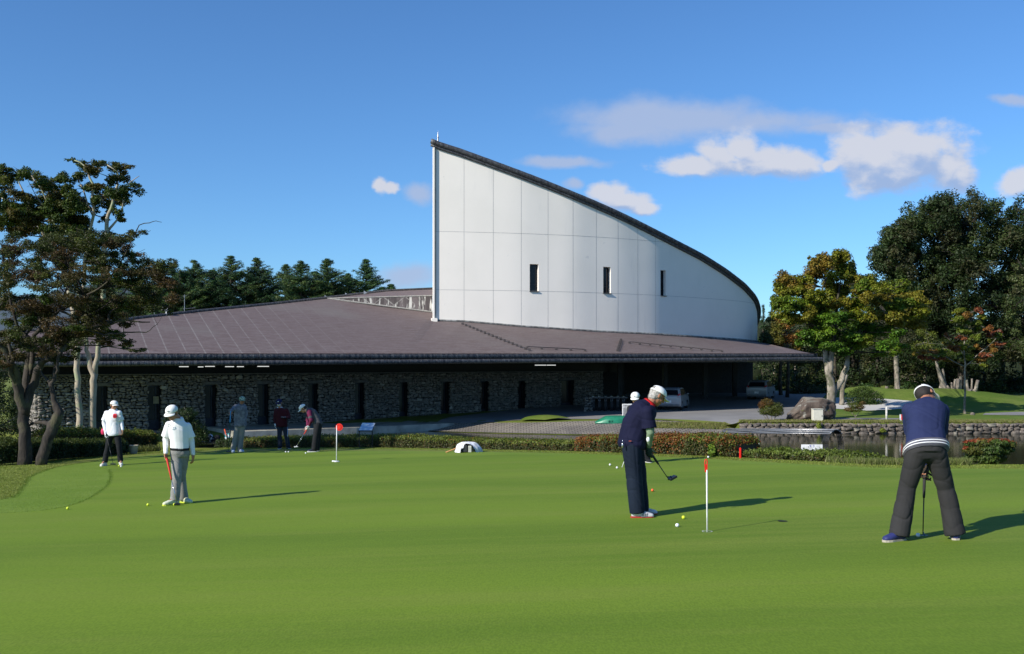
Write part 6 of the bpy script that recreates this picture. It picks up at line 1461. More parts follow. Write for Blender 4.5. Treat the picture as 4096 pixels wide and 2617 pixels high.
# E: bent golfer facing left, grey vest
cE = cC; bE = onplane(1262, 1807); D_ = 28.3
J = dict(head=(1420, 462, 0), neck=(1466, 486, 0), chest=(1540, 520, 0), mid=(1592, 590, 0), shA=(1506, 512, -.17), shB=(1500, 508, .17), elA=(1530, 620, -.20), elB=(1486, 625, .16), wrA=(1500, 695, -.06), wrB=(1476, 716, .03),
         hipA=(1622, 680, -.09), hipB=(1628, 680, .09), knA=(1592, 850, -.12), knB=(1622, 850, .12), anA=(1572, 1020, -.12), anB=(1604, 1014, .14))
VEST = fabric('grey_vest', (.075, .075, .085)); BUR = fabric('burgundy_sleeve', (.14, .02, .06))
rE, jE, tE, fE = person('golfer in white cap and grey vest over burgundy sleeves, bent over a putt facing left', J, D_, cE, bE, dict(face=(-.75, -.18, -.64), front=(-1, 0, -.6), top_m=VEST, topname='vest', sleeve='short', trousers=BLK, armsleeve=BUR, cap=WCAP, hair=(mat('dark_hair', (.02, .016, .014), .8), .02),
    shoe=mat('black_shoe', (.015, .015, .03), .4), footA=(-1, -.1, 0), footB=(-1, -.2, 0), handA=((-.35, 0, -1), (-.8, .6, .3), -1, .9), handB=((-.35, 0, -1), (-.8, -.6, .3), 1, .9), gloveA=WSHIRT, leg=1.1, cuff=.085, voxel=.013, bv=.008, tw=1.0))
for q_ in 'AB':
    m2 = MB(); m2.capsule(jE['sh' + q_], jE['el' + q_], .078, .066); vox(m2, 'upper_sleeve', BUR, tE, .011, 2, (.008, 20, 30, 4))
putter('putter with red grip swung by the bent golfer in grey vest', P(*cE(1492, 720), D_ - .03), P(*cE(1322, 990), D_), None, REDG, CHROME, HWHT, (-1, -.4, 0), .24, .11)

# F: near golfer in navy shirt with red collar
cF = zc(2250, 1450, 2.108); bF = onplane(2566, 2068); DF = 11.85
J = dict(head=(796, 283, .06), neck=(737, 345, .03), chest=(672, 432, .02), mid=(606, 540, .02), shA=(718, 418, -.19), shB=(700, 400, .21), elA=(742, 590, -.20), elB=(730, 585, .17), wrA=(728, 708, -.06), wrB=(722, 715, .04),
         hipA=(585, 690, -.10), hipB=(592, 690, .12), knA=(600, 930, -.11), knB=(640, 930, .14), anA=(632, 1248, -.10), anB=(668, 1238, .16))
NAV2 = fabric('navy_polo', (.009, .010, .032), .15); DKT = fabric('ink_trousers', (.010, .016, .030), .25); GSL = fabric('green_sleeve', (.20, .27, .17), .3)
WSH = mat('white_striped_shoe', (.62, .62, .63), .45); RSOLE = mat('red_sole', (.35, .03, .02), .6)
GHAIR = mat('grey_hair', (.40, .38, .35), .8, var=.5, scale=40, bump=.5)
rF, jF, tF, fF = person('man in navy polo with red collar and white cap, putting, seen from behind', J, DF, cF, bF, dict(s=1.0, face=(.80, .28, -.52), front=(1, .1, -.6), top_m=NAV2, sleeve='short', trousers=DKT, armsleeve=GSL, cap=WCAP, strap=True, collar=fabric('red_collar', (.55, .015, .015)), hair=(GHAIR, .035), skin=SKIN_T,
    shoe=WSH, sole=RSOLE, footA=(1, -.10, 0), footB=(1, .1, 0), handA=((.0, .2, -1), (.6, .8, 0), 1, .95), handB=((.1, -.2, -1), (.6, -.8, 0), -1, .95), gloveA=fabric('dark_glove', (.03, .05, .04)), gloveB=fabric('dark_glove', (.03, .05, .04)), loose=.026, tw=1.2, td=1.2, belly=.02, leg=1.28, cuff=.092, fold=.013, tfold=.012, voxel=.009))
putter('black mallet putter held by the man in navy polo', P(*cF(716, 720), DF), P(*cF(898, 990), DF + .15), None, BLKG, mat('green_dark_shaft', (.02, .05, .04), .4), HBLK, (1, .25, .5), .26, .10, .09, .05)
for sx in (0, 1, 2):     # shoe stripes
    pass
b = MB()
for k in range(3):
    p = P(*cF(676 + k * 17, 1288), DF - .155); b.box(p, (.010, .012, .05), Matrix.Rotation(R(22), 3, 'Y'), .002)
b.build('stripe', mat('grey_stripe', (.25, .26, .3), .5), [o for o in rF.children if o.name.startswith('shoe')][0])
m2 = MB(); p = P(*cF(505, 650), DF - .21); m2.tube([p, p + Vector((.002, -.005, -.05))], .003, 6); m2.ell(p + Vector((0, -.008, -.07)), (Vector((.012, 0, 0)), Vector((0, .006, 0)), Vector((0, 0, .03))), 8, 6); m2.build('key_charm', CHROME, rF, True)
m2 = MB(); m2.box(P(*cF(570, 664), DF - .225), (.030, .008, .010), None, .002); m2.build('brand_patch', mat('orange_patch', (.5, .10, .05), .7), rF)
m2 = MB(); m2.ell(P(*cF(722, 650), DF - .26), (Vector((.02, 0, 0)), Vector((0, .012, 0)), Vector((0, 0, .03)))); m2.build('wrist_patch', WSHIRT, rF, True)

# G: right golfer from behind, blue sweater
cG = zc(3450, 1500, 2.138); bG = onplane(3703, 2162); DG_ = 9.50
J = dict(head=(540, 180, .44), neck=(542, 235, .36), chest=(540, 335, .24), mid=(538, 480, .08), shA=(400, 300, .28), shB=(682, 305, .28), elA=(402, 470, .36), elB=(675, 480, .36), wrA=(512, 790, .36), wrB=(556, 770, .34),
         hipA=(455, 660, -.04), hipB=(630, 660, -.04), knA=(384, 960, .03), knB=(712, 970, .03), anA=(312, 1355, 0), anB=(795, 1365, -.02))
BLS = fabric('blue_knit', (.022, .030, .085), .12); CHAR = fabric('charcoal_cloth', (.033, .032, .033), .15)
BSH = mat('blue_shoe', (.028, .034, .14), .6); ESOLE = mat('cream_sole', (.45, .40, .32), .7)
rG, jG, tG, fG = person('golfer in blue sweater and charcoal trousers seen from behind with legs apart, far right', J, DG_, cG, bG, dict(s=1.0, face=(.80, .25, -.55), hup=(0, .8, .6), front=(0, 1, -.6), top_m=BLS, topname='sweater', sleeve='long', trousers=CHAR, cap=WCAP, strap=True, hair=(mat('dark_hair', (.02, .016, .014), .8), .02), skin=SKIN_T,
    shoe=BSH, sole=ESOLE, footA=(-.55, -.25, 0), footB=(.35, .9, 0), handA=((.12, .0, -1), (1, .2, 0), 1, .9), handB=((-.12, 0, -1), (-1, .2, 0), -1, .9), gloveA=fabric('brown_glove', (.05, .04, .03)), gloveB=fabric('brown_glove', (.05, .04, .03)), loose=.022, tw=1.03, td=1.10, leg=1.06, cuff=.098, fold=.012, tfold=.012, voxel=.009, hem=7))
# striped hem of the sweater
pel = (jG['hipA'] + jG['hipB']) / 2; mid_ = jG['mid']; upv = (mid_ - pel).normalized(); rt = (jG['hipB'] - jG['hipA']).normalized(); fwv = rt.cross(upv).normalized(); hc0 = pel + upv * .035
for k, (a_, h_, m_) in enumerate(((0, .075, mat('grey_rib', (.10, .10, .13), .9)), (.012, .009, WSHIRT), (-.016, .009, WSHIRT))):
    m2 = MB(); e_ = .206 + (.003 if k else 0); f2 = .170 + (.003 if k else 0); m2.loft([(hc0 + upv * (a_ - h_ / 2), rt * e_, fwv * f2), (hc0 + upv * (a_ + h_ / 2), rt * (e_ - .002), fwv * (f2 - .002))], 40); m2.build('hem_band' if k == 0 else 'hem_stripe', m_, tG, True)
putter('dark thin putter held between the legs of the golfer in blue sweater', P(*cG(530, 860), DG_ + .33), P(*cG(516, 1384), DG_ + .26), None, BLKG, GRAPH, mat('blue_steel_head', (.12, .16, .28), .3, .6), (1, .1, 0), .22, .08, .03, .02)

# H: golfer hidden behind F
DH = 20.4; bH = (P(2562, 1850, DH).x, DH); J = dict(head=(2541, 1592, -.28), neck=(2550, 1612, -.20), chest=(2558, 1650, -.10), mid=(2566, 1690, 0), shA=(2520, 1634, -.18), shB=(2592, 1640, -.10), elA=(2520, 1690, -.25), elB=(2590, 1700, -.2), wrA=(2540, 1730, -.38), wrB=(2552, 1728, -.36),
         hipA=(2552, 1720, .05), hipB=(2585, 1722, .05), knA=(2548, 1785, 0), knB=(2590, 1785, 0), anA=(2545, 1848, 0), anB=(2588, 1848, .05))
rH, jH, tH, fH = person('golfer hidden behind the man in navy polo except for a lettered white cap', J, DH, px1, bH, dict(s=.97, face=(-.25, -.90, -.30), front=(-.2, -1, -.3), top_m=fabric('black_top', (.02, .02, .025)), sleeve='long', trousers=BLK, cap=WCAP, hair=(mat('dark_hair', (.02, .016, .014), .8), .02),
    shoe=BLK, footA=(-.2, -1, 0), footB=(.3, -1, 0), handA=((0, 0, -1), (1, 0, 0), 1, .9), handB=((0, 0, -1), (-1, 0, 0), -1, .9), voxel=.013, bv=.009, logo=('letter', mat('black_print', (.02, .02, .02), .7))))
putter('putter with white head poking out behind the navy trousers', P(2540, 1725, DH - .42), P(2484, 1880, 19.3), None, HWHT, HWHT, HWHT, (-1, 0, 0), .2, .12)

# ------------------------------------------------------------ golf balls
ico3v, ico3f = ICO3
def ball(px, py, m, label):
    x, y = onplane(px, py + .0213 * 0); z = near(x, y) + .0295; me = npmesh('golf_ball', ico3v * .0213, ico3f); o = bpy.data.objects.new('golf_ball', me); C.objects.link(o); o.location = (x, y, z); me.materials.append(m)
    me.polygons.foreach_set('use_smooth', np.ones(len(me.polygons), bool)); setp(o, label, 'golf ball', 'golf balls lying on the green'); o.location.z = near(x, y) + .008 + .0213
def ballmat(name, col):
    t = NT(name); t.col(col); t.rough(.3); v_ = t.n('ShaderNodeTexVoronoi'); t.l(t.vec(), v_.inputs[0]); v_.inputs['Scale'].default_value = 300; t.bump(v_.outputs[0], .4, .002); return t.m
BW, BY, BO = ballmat('white_ball', (.80, .80, .82)), ballmat('yellow_ball', (.62, .72, .03)), ballmat('orange_ball', (.80, .12, .02))
for px, py, m, l in [(271, 2041, BY, 'yellow ball alone at the far left of the green'), (592, 2027, BY, 'yellow ball a step left of the man in white polo'), (698, 2026, BY, 'yellow ball at the putter head of the man in white polo'),
    (476, 1868, BY, 'yellow ball against the shoe of the woman in white T-shirt'), (484.5, 1871, BW, 'white ball by the shoe of the woman in white T-shirt'), (1143, 1812, BW, 'left one of the close pair of white balls by the maroon sweater'), (1154, 1812, BW, 'right one of the close pair of white balls by the maroon sweater'), (1223, 1817, BW, 'white ball just left of the feet of the golfer in grey vest'),
    (2440, 1865, BW, 'white ball left of the white putter head, the farther of two'), (2468, 1877, BW, 'white ball nearly touching the white putter head'), (2833, 1834, BW, 'white ball near the red-tipped hedge, right of the red flag'), (2610, 1969, BO, 'orange ball behind the man in navy polo'),
    (2734, 2080, BY, 'yellow ball between the white ball and the near red flag'), (2709, 2112, BW, 'white ball between the navy polo man and the near red flag'), (3672, 2153, BW, 'white ball at the putter of the golfer in blue sweater')]: ball(px, py, m, l)

# flags
POLE = mat('white_pole', (.78, .78, .78), .4); RFL = mat('red_flag', (.75, .02, .01), .5)
def cup(x, y, r=.054): 
    z = near(x, y) + .012; b = MB(); n = 24; vs = []; 
    for rr, dz in ((r, 0), (r * .86, 0)): vs += [(x + rr * math.cos(2 * math.pi * k / n), y + rr * math.sin(2 * math.pi * k / n), z) for k in range(n)]
    b.add(vs, [(k, (k + 1) % n, n + (k + 1) % n, n + k) for k in range(n)]); return b
x, y = onplane(1346, 1850); z = near(x, y); D_ = y
t = empty('practice_flag', (x, y, z), 'white pin with a round red disc flag left of the white cloth heap', 'golf flag'); tp = P(1347, 1716, D_)
b = MB(); b.tube([(x, y, z + .01), (tp.x, y, tp.z + .08)], .011, 8); b.build('pole', POLE, t, True)
b = MB(); c = P(1357, 1709, D_); b.tube([c + Vector((0, -.008, 0)), c + Vector((0, .008, 0))], [.085, .085], 28); b.build('disc', RFL, t)
b = MB(); c2 = c + Vector((0, -.010, .0)); n = 20; vs = [c2 + Vector((.058 * math.cos(2 * math.pi * k / n), 0, .058 * math.sin(2 * math.pi * k / n))) for k in range(n)] + [c2 + Vector((.050 * math.cos(2 * math.pi * k / n), 0, .050 * math.sin(2 * math.pi * k / n))) for k in range(n)]; b.add(vs, [(k, (k + 1) % n, n + (k + 1) % n, n + k) for k in range(n)]); b.build('ring', mat('dark_red', (.25, .01, .01), .5), t)
b = MB(); b.ell((x, y, z + .02), (Vector((.07, 0, 0)), Vector((0, .07, 0)), Vector((0, 0, .018)))); b.box((x - .05, y - .02, z + .03), (.1, .05, .03), None, .006); b.build('base', POLE, t, True)
x, y = onplane(2829, 2130); z = near(x, y); D_ = y
t = empty('practice_flag', (x, y, z), 'white pin with a narrow red loop flag between the two near golfers', 'golf flag'); tp = P(2827, 1880, D_)
b = MB(); b.tube([(x, y, z - .02), (tp.x, y, tp.z)], .0085, 8); b.build('pole', POLE, t, True)
b = MB(); c = P(2824.5, 1862, D_)
pl = [(-.006, -.070), (.010, -.070), (.017, -.02), (.017, .03), (.008, .068), (-.005, .072), (-.016, .05), (-.018, 0), (-.014, -.04)]
b.tube([c + Vector((.010, 0, .010)), c + Vector((.012, 0, .045)), c + Vector((.003, 0, .064)), c + Vector((-.008, 0, .06)), c + Vector((-.014, 0, .03)), c + Vector((-.012, 0, -.005)), c + Vector((0, 0, -.02)), c + Vector((.010, 0, .010))], .006, 6)
b.prism([c + Vector((-.017, -.006, .012)), c + Vector((-.012, -.006, -.07)), c + Vector((.012, -.006, -.07)), c + Vector((.014, -.006, .012))], (0, .012, 0)); b.build('loop', RFL, t)
b = cup(x, y); b.build('cup_ring', POLE, t, fix=False)
x, y = onplane(3130, 2089); b = MB(); n = 20; z = near(x, y) + .014; b.add([(x + .054 * math.cos(2 * math.pi * k / n), y + .054 * math.sin(2 * math.pi * k / n), z) for k in range(n)], [tuple(range(n))]); o = b.build('golf_hole', mat('hole_shade', (.012, .02, .006), .9), fix=False); setp(o, 'small dark hole in the green right of the near red flag', 'golf hole')  # flat disc, its dark colour stands in for the shade inside the hole

# ------------------------------------------------------------ objects around the green
D_ = E0(537) + .25; x, y = P(535, 1800, D_)[:2]; g = G(x, y); zt_p = P(537, 1781, D_).z; b = MB()
hh_ = max(zt_p - g, .22); prof = [(.085, 0), (.10, .02), (.125, hh_ - .03), (.135, hh_ - .02), (.135, hh_), (.118, hh_), (.10, hh_ - .12)]
n = 24; vs = [(x + r * math.cos(2 * math.pi * k / n), y + r * math.sin(2 * math.pi * k / n), g + z) for r, z in prof for k in range(n)]; fs = [(i * n + k, i * n + (k + 1) % n, (i + 1) * n + (k + 1) % n, (i + 1) * n + k) for i in range(len(prof) - 1) for k in range(n)] + [tuple(range(n))[::-1], tuple((len(prof) - 1) * n + k for k in range(n))]
b.add(vs, fs); o = b.build('plant_pot', mat('cream_ceramic', (.42, .38, .30), .5, bump=.2), auto=40); setp(o, 'plain cream plant pot standing by the hedge beside the woman', 'plant pot')
# information board on two legs
D_ = E0(1465) + .35; t = empty('information_board', (P(1468, 1800, D_).x, D_, G(P(1468, 1800, D_).x, D_)), 'tilted information board on two thin dark legs behind the green', 'sign board')
A_, B_, C_, E_ = P(1433, 1723, D_ - .05), P(1489, 1723, D_ - .05), P(1502, 1692, D_ + .22), P(1449, 1691, D_ + .22)
b = MB(); b.slab(A_, B_, C_, E_, .03); b.build('panel', mat('board_frame', (.04, .04, .045), .4), t)
nrm_ = (B_ - A_).cross(E_ - A_).normalized() * .004; ctr = (A_ + B_ + C_ + E_) / 4
tt = NT('board_print'); c_ = tt.mix(tt.map(tt.noise(6, 4, tt.vec((1, 1, 3))), .42, .58), (.66, .69, .72), (.30, .42, .60)); tt.col(c_); tt.rough(.15)
b = MB(); b.quad(*[ctr + (p - ctr) * .95 + nrm_ for p in (A_, B_, C_, E_)]); b.build('picture', tt.m, t, fix=False)
for px in (1437, 1489):
    p = P(px, 1722, D_ + .02); b = MB(); b.tube([(p.x, p.y, p.z - .0), (p.x, p.y, G(p.x, p.y) - .05)], .016, 8); b.build('leg', DARK, t)
# white cloth heap over a case with a wooden pole
D_ = 27.6; x, y = onplane(1868, 1810); D_ = y; sc = D_ / F
t = empty('cloth_covered_case', (x, y, near(x, y)), 'white cloth draped over a small dark case at the back of the green', 'cloth')
gz_ = near(x, y) + .01; vs, fs, N, M_ = [], [], 48, 14
for j_ in range(M_ + 1):
    th = math.pi / 2 * j_ / M_
    for i in range(N):
        a = 2 * math.pi * i / N; cr = 1 + (.07 * math.sin(a * 5 + 1) + .05 * math.sin(a * 11 + j_ * .3)) * (math.cos(th) ** .7) + .03 * math.sin(a * 3 + j_ * .9)
        rr = (1 - .10 * math.sin(th * 2)) * math.cos(th) ** .75 * cr
        vs.append((x + .02 + math.cos(a) * .345 * rr, y + math.sin(a) * .26 * rr, gz_ + .265 * math.sin(th) ** .8 * (1 + .10 * math.sin(a * 4 + 2) * math.cos(th))))
for j_ in range(M_):
    for i in range(N):
        az = 2 * math.pi * (i + .5) / N - 1.5 * math.pi - .06
        if abs(az) < .62 - .035 * j_ and j_ < 8: continue
        fs.append((j_ * N + i, j_ * N + (i + 1) % N, (j_ + 1) * N + (i + 1) % N, (j_ + 1) * N + i))
b = MB(); b.add(vs, fs); b.build('cloth', mat('white_towel', (.74, .74, .78), .9, bump=.2), t, True, fix=False)
b = MB(); b.box((x - .06, y - .02, gz_ + .095), (.17, .30, .19), None, .02); b.build('case', mat('dark_case', (.03, .032, .036), .6), t)
b = MB(); b.box((x + .08, y - .10, gz_ + .085), (.09, .10, .17), None, .01); b.build('bottle_box', mat('cream_box', (.55, .55, .50), .6), t)
a, b_ = P(1783, 1811, D_ - .05), P(1898, 1765, D_ + .18); a.z = max(a.z, near(a.x, a.y) + .02); b = MB(); b.tube([a, b_], [.017, .015], 8); o = b.build('wooden_stick', mat('light_wood', (.42, .22, .08), .6), None, True); setp(o, 'light wooden stick leaning over the white cloth heap', 'stick')
# bench with things on it, in the shade
D_ = 33.2; x0b, x1b = P(735, 1770, D_).x, P(925, 1770, D_).x; gb = G((x0b + x1b) / 2, D_); zs = P(850, 1767, D_).z
t = empty('low_bench', ((x0b + x1b) / 2, D_, gb), 'long low black bench in shade behind the left golfers', 'bench'); b = MB(); b.box(((x0b + x1b) / 2, D_, zs - .03), (x1b - x0b, .5, .06), None, .01); b.build('seat', DARK, t)
b = MB(); b.box(((x0b + x1b) / 2, D_ + .2, (zs + gb) / 2 - .05), (x1b - x0b - .1, .05, max(.1, zs - gb - .1)), None, .01); b.build('apron', DARK, t)
for xx in (x0b + .08, x1b - .08):
    b = MB(); b.box((xx, D_, (zs + gb) / 2 - .06), (.09, .44, max(.1, zs - gb)), None, .01); b.build('leg', DARK, t)
tt = NT('speckled_cloth'); vv_ = tt.n('ShaderNodeTexVoronoi'); tt.l(tt.vec(), vv_.inputs[0]); vv_.inputs['Scale'].default_value = 16; tt.col(tt.mix(tt.math('GREATER_THAN', vv_.outputs[0], .42), (.6, .6, .66), (.02, .02, .03))); tt.rough(.8)
b = MB(); p = P(840, 1759, D_); b.loft([(Vector((p.x, D_, zs)), Vector((.12, 0, 0)), Vector((0, .09, 0))), (Vector((p.x, D_, zs + .14)), Vector((.125, 0, 0)), Vector((0, .09, 0))), (Vector((p.x, D_, zs + .22)), Vector((.085, 0, 0)), Vector((0, .06, 0))), (Vector((p.x, D_, zs + .25)), Vector((.03, 0, 0)), Vector((0, .02, 0)))], 16); t = empty('speckled_bag', (p.x, D_, zs), 'black and white speckled bag on the shaded bench', 'bag'); b.build('pouch', tt.m, t, True)
b = MB(); b.tube([(p.x - .05, D_, zs + .24), (p.x - .02, D_, zs + .32), (p.x + .03, D_, zs + .32), (p.x + .05, D_, zs + .24)], .01, 6); b.build('handle', BLK, t, True)
p = P(868, 1755, D_); b = MB(); b.loft([(Vector((p.x, D_, zs)), Vector((.10, 0, 0)), Vector((0, .09, 0))), (Vector((p.x, D_, zs + .16)), Vector((.11, 0, 0)), Vector((0, .08, 0))), (Vector((p.x + .01, D_, zs + .22)), Vector((.06, 0, 0)), Vector((0, .05, 0)))], 16); o = b.build('dark_bag', BLK, None, True); setp(o, 'small plain black bag right of the speckled bag', 'bag')
# club with orange grip and checked towel on the bench
a, b_ = P(898, 1717, D_ - .1), P(915, 1775, D_ - .25); 
t = empty('leaning_putter', tuple(b_), 'putter with orange grip leaning at the bench end behind the camouflage cap man', 'golf putter'); b = MB(); b.tube([a, a.lerp(b_, .5)], .018, 8); b.build('grip', mat('orange_grip', (.75, .09, .02), .6), t, True)
g2 = P(922, 1800, D_ - .5); b = MB(); b.tube([a.lerp(b_, .5), g2], .007, 6); b.build('shaft', GRAPH, t, True)
b = MB(); c = P(909, 1746, D_ - .12); tt = NT('checked_towel'); ck = tt.n('ShaderNodeTexChecker'); tt.l(tt.vec((1, 0, 1)), ck.inputs[0]); ck.inputs['Scale'].default_value = 12; ck.inputs[1].default_value = (.75, .78, .80, 1); ck.inputs[2].default_value = (.12, .42, .42, 1); tt.col(ck.outputs[0]); tt.rough(.9)
N = 8; vs = [(c.x - .085 + .17 * i / N, c.y + .02 * math.sin(i * 1.6) - lay * .02, c.z + (.10 if j_ else -.10) + .01 * math.sin(i)) for lay in (0, 1) for j_ in (0, 1) for i in range(N + 1)]
m9 = N + 1; fs = [(i, i + 1, m9 + i + 1, m9 + i) for i in range(N)] + [(2 * m9 + i + m9, 2 * m9 + m9 + i + 1, 2 * m9 + i + 1, 2 * m9 + i) for i in range(N)] + [(m9 + i, m9 + i + 1, 3 * m9 + i + 1, 3 * m9 + i) for i in range(N)]
b.add(vs, fs); o = b.build('checked_towel', tt.m, fix=False); setp(o, 'white and teal checked towel hanging at the bench end', 'towel')
# red peg, sign strip, white blocks
D_ = E0(2961) + .25; x, y = P(2961, 1830, D_)[:2]; g = G(x, y); tp = P(2961, 1793, D_).z; t = empty('red_peg', (x, y, g), 'short red peg standing between the two right hedges', 'peg'); b = MB(); b.box((x, y, (g + tp) / 2 - .04), (.040, .030, tp - g + .06), None, .006); b.build('post', RFL, t); b = MB(); b.prism([(x - .02, y - .015, tp - .01), (x + .02, y - .015, tp - .01), (x, y - .015, tp + .02)], (0, .03, 0)); b.build('tip', RFL, t)
D_ = 27.; A_, B_ = P(3205, 1778, D_), P(3290, 1779, D_); g = G(A_.x, D_); b = MB(); c = (A_ + B_) / 2; t = empty('white_sign', (c.x, D_, g), 'low white sign board half hidden behind the low right hedge', 'sign'); b.box((c.x, D_, c.z - .14), ((B_ - A_).length, .02, .28), None, .003); b.build('board', HWHT, t)
for sx in (-1, 1):
    b = MB(); b.box((c.x + sx * .2, D_ + .03, (c.z - .2 + g) / 2), (.04, .03, max(.1, c.z - .1 - g)), None, .005); b.build('leg', DARK, t)
letter('writing', '9. 3', Vector((c.x + .0, D_ - .013, c.z - .045)), Vector((1, 0, 0)), Vector((0, 0, 1)), .09, mat('blue_ink', (.04, .05, .35), .6), t)
D_ = 30; c = P(3024, 1770, D_); g = G(c.x, D_); b = MB(); b.box((c.x, D_, c.z - .03), (.19, .16, .05), None, .01); b.box((c.x, D_, (c.z - .06 + g) / 2), (.13, .12, max(.05, c.z - .06 - g)), None, .01); o = b.build('white_fixture', HWHT); setp(o, 'small white capped post behind the red-tipped hedge end', 'post')
# corrugated half pipe standing over the water
L0, L1 = P(2905, 1722, 47), P(3345, 1722, 41.5); ax = (L1 - L0); ax.z = 0; Lx = ax.length; ax.normalize(); sd = Vector((-ax.y, ax.x, 0)); 
t = empty('corrugated_shelter', (L0.x + ax.x * Lx / 2, L0.y + ax.y * Lx / 2, WATER), 'grey corrugated half-pipe cover standing over the pond', 'shelter')
NA, NL = 14, 90; vs = []; rad = .58
zc0 = lambda f_: lerp(CZ - (1716 - HZ) / F * 47, CZ - (1719 - HZ) / F * 41.5, f_) - rad
def shell(r_, f_, a): 
    c = L0.lerp(L1, f_); return Vector((c.x, c.y, zc0(f_))) + sd * math.cos(a) * r_ * .85 + Vector((0, 0, math.sin(a) * r_))
for lay in (0, 1):
    for j_ in range(NL + 1):
        for i in range(NA + 1): vs.append(shell(rad - lay * .03, j_ / NL, math.pi * (.25 + .5 * i / NA)))
def corr(r_, i_): return r_
K = (NL + 1) * (NA + 1); fs = []
for j_ in range(NL):
    for i in range(NA):
        k = j_ * (NA + 1) + i; fs += [(k, k + NA + 1, k + NA + 2, k + 1), (K + k + 1, K + k + NA + 2, K + k + NA + 1, K + k)]
for i in range(NA): fs += [(i, i + 1, K + i + 1, K + i), (NL * (NA + 1) + i + 1, NL * (NA + 1) + i, K + NL * (NA + 1) + i, K + NL * (NA + 1) + i + 1)]
for j_ in range(NL): fs += [(j_ * (NA + 1), K + j_ * (NA + 1), K + (j_ + 1) * (NA + 1), (j_ + 1) * (NA + 1)), (j_ * (NA + 1) + NA, (j_ + 1) * (NA + 1) + NA, K + (j_ + 1) * (NA + 1) + NA, K + j_ * (NA + 1) + NA)]
tt = NT('corrugated_metal'); sp_ = tt.n('ShaderNodeSeparateXYZ'); tt.l(tt.tc.outputs['Object'], sp_.inputs[0]); wv_ = tt.math('SINE', tt.math('MULTIPLY', sp_.outputs[2], 60)); tt.col(tt.mix(tt.map(wv_, -1, 1), (.05, .058, .065), (.17, .18, .19))); tt.rough(.5); tt.b.inputs['Metallic'].default_value = .4; tt.bump(wv_, .6, .03)
b = MB(); b.add(vs, fs); b.build('roof_shell', tt.m, t, True, fix=False)
b = MB()
for j_ in range(6):
    for a0 in (0.35, .6, .85): pass
for a0 in np.linspace(.25, .75, 7): b.tube([shell(rad + .012, f_, math.pi * a0) for f_ in (0, 1)], .018, 6)
b.build('ribs', mat('grey_steel', (.3, .3, .3)), t, True)
for f_ in (.25, .985):
    b = MB()
    for off in (0,) if f_ < .9 else (-.03, -.02, -.01, 0, .01):
        b.tube([shell(rad - .035, min(1, f_ + off), math.pi * (i / 12)) for i in range(13)], .018, 6)
        for a in (0, math.pi): p = shell(rad - .035, min(1, f_ + off), a); b.tube([p, Vector((p.x, p.y, WATER - .3))], .018, 6)
    b.build('support_arch', DARK, t, True)
# boulder, utility box, posts, marker
D_ = 62.5; x, y = P(3240, 1685, D_)[:2]; g = G(x, y); hB = P(3240, 1580, D_).z - g; iv, jf = ico(5)
d = iv.copy(); sh_ = np.sign(d) * np.abs(d) ** .7; nzv = np.array([mnoise.fractal(Vector(p) * 1.6 + Vector((3, 1, 2)), 1., 2., 5) for p in iv])
sh_ *= (1 + .16 * nzv)[:, None]; X_ = sh_[:, 0] * 1.42; Z_ = sh_[:, 2]; 
Zs = np.interp(X_, [-1.5, -1.2, -.8, -.35, .1, .8, 1.25], [.25, .42, .62, .98, 1.0, .98, .95]); zz = (Z_ * .5 + .5) * hB * Zs
v = np.stack([X_ + x, sh_[:, 1] * .8 + y, g - .1 + zz * 1.02], 1)
tt = NT('boulder_rock'); v1 = tt.vec((3, 3, .5)); c_ = tt.mix(tt.map(tt.noise(1.2, 6, v1), .4, .6), (.065, .047, .037), (.12, .09, .07)); gm = tt.n('ShaderNodeNewGeometry'); sz = tt.n('ShaderNodeSeparateXYZ'); tt.l(gm.outputs['Normal'], sz.inputs[0])
c_ = tt.mix(tt.math('MULTIPLY', tt.map(sz.outputs[2], .55, .95), .8), c_, (.20, .19, .16)); c_ = tt.mix(tt.map(tt.noise(2.5, 5), .60, .68, 0, .8), c_, (.30, .29, .25)); c_ = tt.mix(tt.map(tt.noise(1.9, 4), .62, .68, 0, .7), c_, (.09, .11, .02)); tt.col(c_); tt.rough(.9); tt.bump(tt.noise(7, 6), .8, .05)
o = link('boulder', npmesh('boulder', v, jf), tt.m, None, True); setp(o, 'large brown-grey boulder with pale top beside the forked tree', 'boulder')
D_ = 60.8; A_, B_ = P(3253, 1686, D_), P(3293, 1638, D_); g = G(A_.x, D_); t = empty('utility_box', ((A_.x + B_.x) / 2, D_, g), 'cream metal utility box in front of the boulder', 'utility box'); zt2 = B_.z
b = MB(); b.box(((A_.x + B_.x) / 2, D_ + .2, (g + zt2) / 2), (B_.x - A_.x, .4, zt2 - g), None, .015); b.build('cabinet', mat('cream_metal', (.62, .60, .50), .5, var=.08), t)
b = MB(); b.box(((A_.x + B_.x) / 2, D_ + .19, zt2 + .015), (B_.x - A_.x + .04, .46, .035), None, .008); b.build('lid', mat('cream_lid', (.68, .66, .56), .5), t)
b = MB(); b.box((B_.x - .08, D_ - .008, (g + zt2) / 2), (.03, .02, .10), None, .004); b.build('handle', MET, t)
D_ = 62.0; x, y = P(3546, 1679, D_)[:2]; g = G(x, y); tp = P(3546, 1627, D_).z; t = empty('white_post', (x, y, g), 'round white post on the far bank left of the blue sweater', 'post'); b = MB(); b.tube([(x, y, g - .05), (x, y, tp - .06)], .060, 14); b.build('shaft', mat('weathered_white', (.62, .60, .55), .7, var=.3), t, True); b = MB(); b.ell((x, y, tp - .06), (Vector((.058, 0, 0)), Vector((0, .058, 0)), Vector((0, 0, .06)))); b.build('top', mat('weathered_white', (.62, .60, .55)), t, True)
